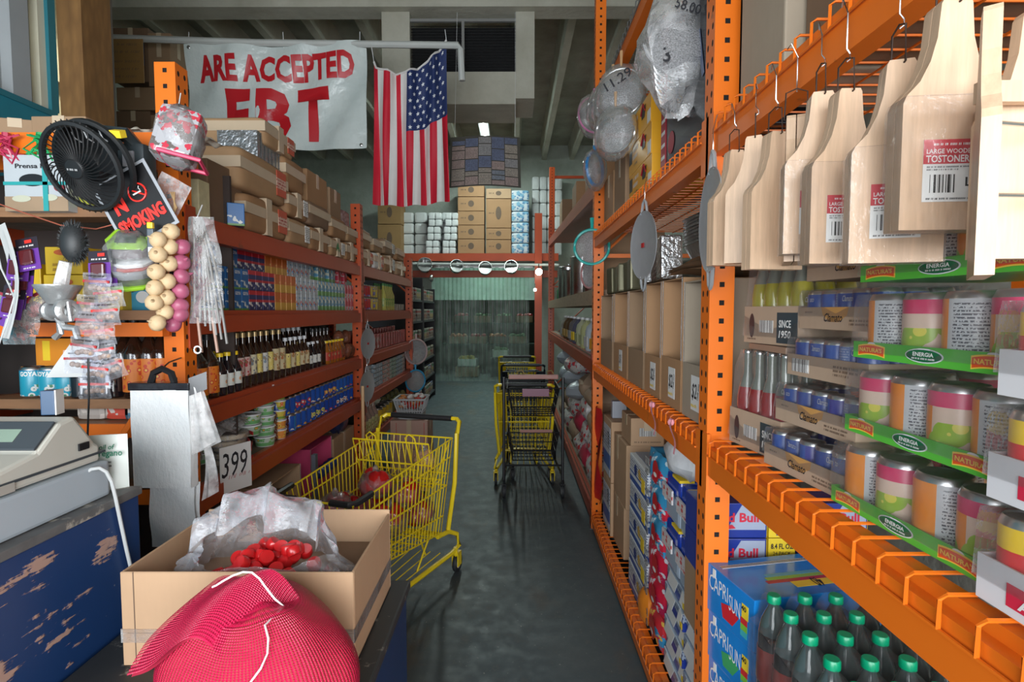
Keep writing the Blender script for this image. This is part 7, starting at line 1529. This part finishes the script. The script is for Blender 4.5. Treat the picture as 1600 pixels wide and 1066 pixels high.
# garlic and onion strings
GAR = mat('dry_garlic_skin', (.62,.45,.26), .6, var=.2, vs=18, bump=.3); RON = mat('purple_onion_skin', (.38,.09,.16), .4, var=.35, vs=16)
def bulb(m_, seg, nm):
    b = MB(); b.sphere((0,0,0), .0265, 1, 1, .88, 18, fn=lambda a, c: 1+.05*abs(math.sin(c*seg/2))*math.sin(a)); b.lathe([(.008, .020), (.003, .030), (.001, .036)], 8, cap=False); return b.build(nm, m_)
GP_ = Proto(tag(bulb(GAR, 9, 'garlic_bulb'), '', 'garlic')); RP_ = Proto(tag(bulb(RON, 4, 'red_onion'), '', 'onion'))
gp = [(267, 362), (247, 375), (265, 386), (247, 398), (264, 412), (244, 425), (262, 440), (242, 450), (260, 465), (241, 473), (258, 488), (246, 505), (263, 376)]
for i, (px, py) in enumerate(gp[:12]): GP_.put(H(px, py, 1.80 - (.03 if px < 252 else 0)), (PI/2*.85, .2*math.sin(i*3), .4*math.sin(i*5)), 'papery garlic bulb on the string hanging against the orange post', 'strung garlic bulbs')
for i, (px, py) in enumerate(((284, 386), (284, 410), (284, 432), (282, 455), (281, 478), (282, 492), (271, 507))): RP_.put(H(px, py, 1.83), (1.2, .3*math.sin(i), i), 'purple-red onion on the string beside the garlic', 'strung red onions')
b = MB(); 
for dx in (-.01, 0, .01): b.tube([H(270+dx*300, 300, 1.83), H(274-dx*200, 325, 1.82), H(268+dx*200, 345, 1.82), H(262, 400, 1.84), H(256, 500, 1.84)], .0025, 5)
tag(b.build('garlic_twine', mat('straw_twine', (.35,.22,.10), .8), None), 'straw twine carrying the garlic and onion strings', 'twine')
# herb scissors pack: long items wrapped in plastic on the post
o = empty('wrapped_skewers', H(308, 330, 1.86), 0, 'long grey skewers wrapped in crinkled plastic hanging on the post', 'kitchen tool')
b = MB()
for k in range(7): b.tube([(.0+.004*k-.01, .0, -.02), (-.015+.012*k, .01*math.sin(k), -.18), (-.02+.018*k, 0, -.36-.015*k)], .0045, 5)
b.build('skewers', mat('grey_skewer', (.20,.19,.18), .5), o)
for s in (0, 1): MB().tube([(-.01+.05*s, 0, -.36), (.0+.055*s, 0, -.48)], .005, 6).build('wood_handle', mat('rose_wood_stick', (.40,.24,.18), .5), o)
MB().grid(lambda u, v: (-.03+.085*u*(1+.2*math.sin(v*3))+.02*v*(u-.3), -.012*math.sin(PI*u)-.006*math.sin(v*14+u*6), -.02-.36*v), 8, 14).build('plastic_sleeve', film('sleeve_film', haze=.14, gloss=.95, crump=26, bstr=1.2), o)
MB().tube([(0, 0, -.02), (-.01, .05, .03)], .002, 4).build('cord', WHITEP, o)
MB().tube([(.012*math.cos(a), 0, .012*math.sin(a)) for a in [2*PI*k/12 for k in range(12)]], .003, 5, closed=True).build('ring', PAPER, o, (-.008, -.01, -.47))
# stack of plastic food containers in a bag
o = empty('container_bundle', H(205, 405, 1.80), 0, 'bagged bundle of octagonal food containers with a lime green lid', 'food containers')
def octo(r, z0, z1): return [(r, z0), (r*1.03, z1)]
LIME = mat('lime_green_plastic', (.28,.52,.03), .3)
for k, (z, m_, h_) in enumerate(((.052, LIME, .022), (.018, mat('smoke_plastic', (.12,.10,.11), .2), .03), (-.012, WHITEP, .012), (-.024, mat('brick_red_plastic', (.45,.06,.05), .4), .008), (-.05, mat('smoke_plastic2', (.28,.30,.32), .2), .025), (-.085, LIME, .010))):
    q = MB().lathe([(.045, 0), (.072, .0), (.076, h_*.7), (.066, h_), (.04, h_), (.04, h_*.8), (.001, h_*.8)], 8, smooth=False).build('container_lid' if m_ is LIME else 'container', m_, o, (0, 0, z)); q.rotation_euler = (.95 if k == 0 else .5, 0, .2); q.scale = (.92, .7 if k else .85, .95)
MB().box(-.030, .030, -.02, .02, 0, .003).build('dark_panel', mat('dark_green_window', (.02,.05,.03), .15), o, (0, -.018, .066), (.95, 0, .2))
MB().sphere((0, 0, -.005), .10, .88, .7, 1.0, 14, fn=lambda a, c: 1+.05*math.sin(a*7+c*3)).build('plastic_bag', film('bundle_film', haze=.12, gloss=.9, crump=28, bstr=1.1), o); MB().tube([(0, 0, .09), (-.01, .03, .15)], .002, 4).build('cord', WHITEP, o)
# utility knife
o = empty('utility_knife', H(236, 372, 1.77), .1, 'dark utility knife with a yellow cap hanging from the string', 'knife'); MB().box(-.010, .010, -.006, .006, -.06, .03, r=.003).build('knife_body', mat('knife_grey', (.08,.10,.12), .4), o); MB().box(-.009, .009, -.007, .007, .03, .05, r=.003).build('end_cap', YC, o); MB().box(-.006, .006, -.008, -.006, -.06, -.03).build('label', PAPER, o)
# pot scrubber brush
o = empty('bristle_brush', H(115, 380, 1.76), 0, 'black dense-bristled brush with a clear wrapped handle', 'brush'); b = MB(); rg = random.Random(2)
for k in range(420):
    a = rg.uniform(0, 6.28); e = rg.uniform(-1, 1); c_ = math.sqrt(1-e*e); d = Vector((c_*math.cos(a), c_*math.sin(a)*.7, e)); p = Vector((d.x*.040, d.y*.035, d.z*.062)); q = p*1.28
    s = Vector((.0016, 0, .0016)); b.add([tuple(p-s), tuple(p+s), tuple(q)], [(0,1,2)])
b.sphere((0,0,0), .042, .95, .8, 1.5, 12); b.build('bristles', mat('black_bristle', (.025,.028,.03), .5), o); q = MB().tube([(-.02, -.01, -.06), (-.045, -.01, -.16)], [.018, .022], 8).build('wrapped_handle', film('handle_wrap', haze=.6, gloss=.8, crump=30), o)
# meat grinder
o = empty('meat_grinder', H(92, 472, 1.74), 0, 'cast silver hand meat grinder hanging among the packets', 'meat grinder'); CA = mat('cast_silver', (.45,.46,.46), .35, .6, bump=.3)
b = MB(); b.lathe([(.030, -.012), (.055, .03), (.064, .045), (.064, .049), (.052, .035), (.02, -.01)], 18, cap=False); b.build('hopper', CA, o, (0, 0, .005))
b = MB(); b.M = RY(PI/2); b.lathe([(.030, -.06), (.033, -.055), (.033, -.04), (.027, -.035), (.027, .035), (.036, .04), (.036, .06), (.030, .065), (.018, .066), (.018, .06), (.001, .06)], 20); b.build('barrel', CA, o, (0, 0, -.028), (0, 0, -.5))
MB().tube([(.0, 0, -.05), (.015, 0, -.08), (.05, 0, -.085), (.055, .0, -.12)], [.016, .012, .012, .010], 8).tube([(-.0, 0, -.05), (-.0, 0, -.10), (-.02, 0, -.115)], .010, 8).build('clamp_leg', CA, o); MB().tube([(.045, -.03, -.03), (.06, -.035, .0), (.058, -.03, -.06)], .006, 6).build('crank_arm', CA, o)
MB().tube([(0, 0, .04), (0, .05, .12)], .0015, 4).build('cord', STEEL, o)
# purple blister packs
PUR = mat('purple_card', (.13,.035,.28), .35); BKC = mat('black_card', (.02,.015,.025), .35)
def blister():
    o = empty('blister_pack', label='x', cat='blister pack'); MB().box(-.036, .036, 0, .0015, -.105, 0, r=.0006).build('card', BKC, o); MB().box(-.036, .036, -.0012, 0, -.105, -.038).build('purple_panel', PUR, o); MB().box(-.022, .022, -.014, -.001, -.088, -.040, r=.006).build('blister', mat('dark_maroon_blister', (.09,.012,.015), .12, coat=.5), o); MB().box(-.004, .018, -.0025, -.0013, -.018, -.008).build('red_flash', SR, o); dashes(o, .05, .005, PAPER, (0, -.0022, -.027)); dashes(o, .04, .004, PAPER, (0, -.0022, -.097)); return o
bl0 = blister()
for i, (px, py, ry, dy, lb) in enumerate(((40, 372, .18, .0, 'topmost tilted purple and black blister pack near the wall end'), (32, 388, -.08, .02, 'second blister pack down in the hanging chain'), (37, 412, -.05, .03, 'third blister pack down in the hanging chain'), (28, 432, -.10, .035, 'fourth blister pack down in the hanging chain'), (24, 448, -.16, .02, 'fifth blister pack with an orange-red flash'), (8, 458, -.35, .05, 'lowest blister pack, fanned out toward the edge'), (155, 392, .05, .0, 'purple and black blister pack hanging beside the brush'), (162, 398, .12, .02, 'purple blister pack tucked behind the one beside the brush'))):
    q = bl0 if i == 0 else dup(bl0); q.location = H(px, py, 1.74+dy); q.rotation_euler = (-.08, -ry, 0); q['label'] = lb; q['group'] = 'purple blister packs'
# spice sachets in clear plastic
CHI = mat('dried_chilli', (.28,.02,.02), .4, var=.5, vs=30)
for i, (px, py, ry, lb) in enumerate(((18, 482, .3, 'clear bag of dried red chillies under the blister packs, wall side'), (52, 484, -.5, 'clear bag of dried red chillies fanned under the blister packs'), (36, 505, .1, 'clear bag of chillies in the middle of the lower bunch'), (30, 522, 0, 'lowest clear bag of chillies in the bunch'))):
    o = empty('chilli_bag', H(px, py, 1.78+.01*i), 0, lb, 'food bag', 'chilli bags'); o.rotation_euler = (0, ry, 0)
    MB().sphere((0, 0, 0), .026, 1.3, .4, .9, 10, fn=lambda a, c: 1+.12*math.sin(a*5+c*4)).build('chillies', CHI, o); MB().grid(lambda u, v: (-.055+.11*u, -.016*math.sin(PI*u)*math.sin(PI*v)-.003*math.sin(u*20+v*7), -.035+.075*v), 10, 8).build('clear_bag', film('sachet_film', haze=.17, gloss=.95, crump=36, bstr=1.1), o); MB().box(-.05, .05, -.004, -.002, .032, .042).build('header_strip', mat('maroon_strip', (.30,.03,.05), .4), o)
NUT = mat('tan_nut', (.42,.27,.17), .5)
rg = random.Random(6); FX_ = film('sachet_film', (.92,.94,1), haze=.17, gloss=.95, crump=36, bstr=1.1)
for i, (px, py, ry) in enumerate(((152, 445, .05), (170, 462, -.1), (145, 480, .1), (165, 490, -.05), (140, 505, .05), (155, 522, -.1), (132, 545, .1), (158, 552, -.15), (125, 565, .0), (150, 580, .1), (172, 575, -.3), (148, 605, .0))):
    o = empty('nutmeg_bag', H(px, py, 1.72+.008*(i % 3)), 0, ('upper','lower')[i > 5]+' bag of tan nuts, '+('first','second','third','fourth','fifth','sixth')[i % 6]+' down that half of the hanging chain', 'food bag', 'nut bags in the hanging chain'); o.rotation_euler = (0, ry, .1*(i % 3-1))
    b = MB()
    for k in range(4): b.sphere((-.022+.015*k, 0, -.012+rg.uniform(-.003, .004)), .009, n=8)
    f = b.build('nuts', NUT, o); f['kind'] = 'stuff'
    MB().grid(lambda u, v: (-.048+.096*u, -.014*math.sin(PI*u)*math.sin(PI*v)-.003*math.sin(u*17+v*9), -.038+.075*v), 10, 8).build('clear_bag', FX_, o)
    MB().box(-.045, .045, -.006, -.003, .006, .014).build('header_strip', SR if i % 2 else INKR, o); dashes(o, .06, .005, INK, (0, -.008, .027), seed=i)
# goods standing on the planks
def on(px, z, y): return Vector((W(px, 400, y=y).x, y, z))
YB_ = mat('bouillon_yellow', (.75,.48,.02), .4)
for i, (x0, x1, z, h, lb) in enumerate(((20, 62, 1.70, .17, 'tall yellow box with a small red badge behind the blister packs'), (66, 128, 1.70, .13, 'lower yellow box on the middle plank behind the brush handle'), (70, 128, 1.832, .10, 'upper yellow box behind the brush handle'), (150, 188, 1.70, .14, 'yellow box half hidden behind the second bunch of packets'))):
    a = W(x0, 400, y=2.0).x; c = W(x1, 400, y=2.0).x; q = tag(MB().box(0, c-a, 0, .12, 0, h, r=.003).build('bouillon_box', YB_, None, (a, 2.0, z)), lb, 'box'); oval((c-a)*.5, h*.22, mat('brick_badge', (.60,.12,.02), .4), q, ((c-a)/2, -.002, h*.8)); dashes(q, (c-a)*.6, .010, mat('gold_print', (.5,.28,.02), .4), ((c-a)/2, -.002, h*.35), rows=2)
q = tag(MB().box(0, .12, 0, .10, 0, .13, r=.003).build('coconut_cream_box', mat('sky_blue_box', (.05,.30,.45), .4), None, (on(200, 1.70, 2.05))), 'sky blue box with a coconut picture on the middle plank', 'box'); oval(.05, .045, PAPER, q, (.05, -.002, .05)); MB().box(.075, .10, -.002, 0, .05, .09).build('yellow_tab', YELLOWI, q)
GO = [can_mat('coconut_can_print', [(0, (.02,.30,.42)), (.5, (.03,.36,.50))], blot=(40,.42,.006,.05,(.62,.62,.60),(.08,.22,.12)), bands=((.100,.12,(.02,.18,.34)),), h=.115, rough=.3)]
g0 = can('coconut_can', .040, .115, GO[0]); g0['category'] = 'can'; txt('GOYA', .018, PAPER, g0, (0, 0, .090), fn=lambda x, z: Vector((.0408*math.sin(x/.0408), -.0408*math.cos(x/.0408), z)), w=.055, bold=.04)
P_ = Proto(g0)
for i, (px, y) in enumerate(((43, 2.02), (72, 2.02), (97, 2.02), (112, 2.06))): P_.put(on(px, 1.376, y), (.3, -.1, .2, .5)[i], 'turquoise coconut can on the lower plank by the register', 'turquoise coconut cans')
V1 = Proto(bottle(.042, .29, GLD, BC, L_or, .08, .50, .3)); V2 = Proto(bottle(.055, .20, GLV, BC, None))
for i, (px, y) in enumerate(((205, 2.02), (228, 2.04), (190, 2.05), (246, 2.06))): V1.put(on(px, 1.376, y), .2*i, 'dark bottle with a big orange label on the lower plank behind the hanging bags', 'orange-label bottles on the lower plank')
for px in (128, 168): V2.put(on(px, 1.376, 2.03), 0, 'squat black bottle on the lower plank between cans and orange labels', 'squat black bottles')
for i, (x0, x1, z, h, c, nm, lb) in enumerate(((48, 98, 1.505, .09, (.72,.26,.02), 'orange_card_box', 'orange box with a yellow stripe standing above the coconut cans'),)):
    a = W(x0, 400, y=2.2).x; q = tag(MB().box(0, .15, 0, .1, 0, .21, r=.003).build('orange_box', mat(nm, c, .4), None, (a, 2.2, 1.376)), lb, 'box'); MB().box(.03, .06, -.001, 0, .12, .20).build('yellow_stripe', YELLOWI, q)
q = tag(MB().add([(0,0,0), (.16, .02, .0), (.18, .05, .08), (.06, .04, .12)], [(0,1,2,3)]).add([(0,0.002,0), (.16, .022, .0), (.18, .052, .08), (.06, .042, .12)], [(3,2,1,0)]).build('white_card', PAPER, None, H(72, 590, 1.95)), 'blank white card leaning above the coconut cans', 'card')
# food bags on the lowest rail
MB2 = [((.60,.08,.05), 'red_flour_bag', 175, 'red and white food bag on the lowest rail'), ((.45,.40,.36), 'beige_food_bag', 130, 'beige speckled food bag on the lowest rail'), ((.10,.25,.36), 'blue_green_food_bag', 200, 'blue-green food bag on the lowest rail')]
for c, nm, px, lb in MB2: q = tag(MB().box(-.055, .055, 0, .10, 0, .075, r=.02).build('food_bag', box_mat(nm, c, blots=((20,.4,(.62,.55,.50),0,1),), rough=.35), None, on(px, 1.287, 2.02)), lb, 'bag')
MB().box(-2.35, -1.27, 1.97, 2.095, 1.27, 1.286).build('plank', PLANK, ER); MB().box(-2.35, -1.27, 1.97, 2.095, 1.02, 1.04).build('plank', PLANK, ER)
# white sheet and cables at the picture edge by the wall end
o = tag(MB().grid(lambda u, v: (.03*math.sin(v*3), -.05+.14*u, -.20+.36*v), 3, 8).build('hanging_paper', PAPER, None, H(4, 430, 1.72), (0, 0, .9)), 'strip of blank white paper hanging at the wall end of the shelves', 'paper')
o = tag(MB().tube([H(-12, 360, 1.70), H(2, 420, 1.70), H(14, 445, 1.70), H(22, 465, 1.72), H(12, 500, 1.71), H(-4, 545, 1.70)], .0025, 6).build('white_cable', mat('grey_cable', (.5,.52,.52), .45), None), 'white cable dangling at the wall end of the shelves', 'cable')
o = tag(MB().tube([H(138, 560, 1.7), H(139, 620, 1.68), H(137, 680, 1.62), H(139, 715, 1.55)], .003, 6).build('black_cable', BLACKP, None), 'thin black cable hanging behind the oregano pouch', 'cable')
o = tag(MB().grid(lambda u, v: (-.07+.14*u, -.05+.08*v, .008*math.sin(u*9+v*4)), 8, 4).build('yellow_packet', mat('yellow_green_print', (.40,.40,.04), .3), None, (-1.62, 1.5, 1.50)), 'crumpled yellow packet beyond the register at the picture edge', 'packet')
bpy.context.view_layer.update()
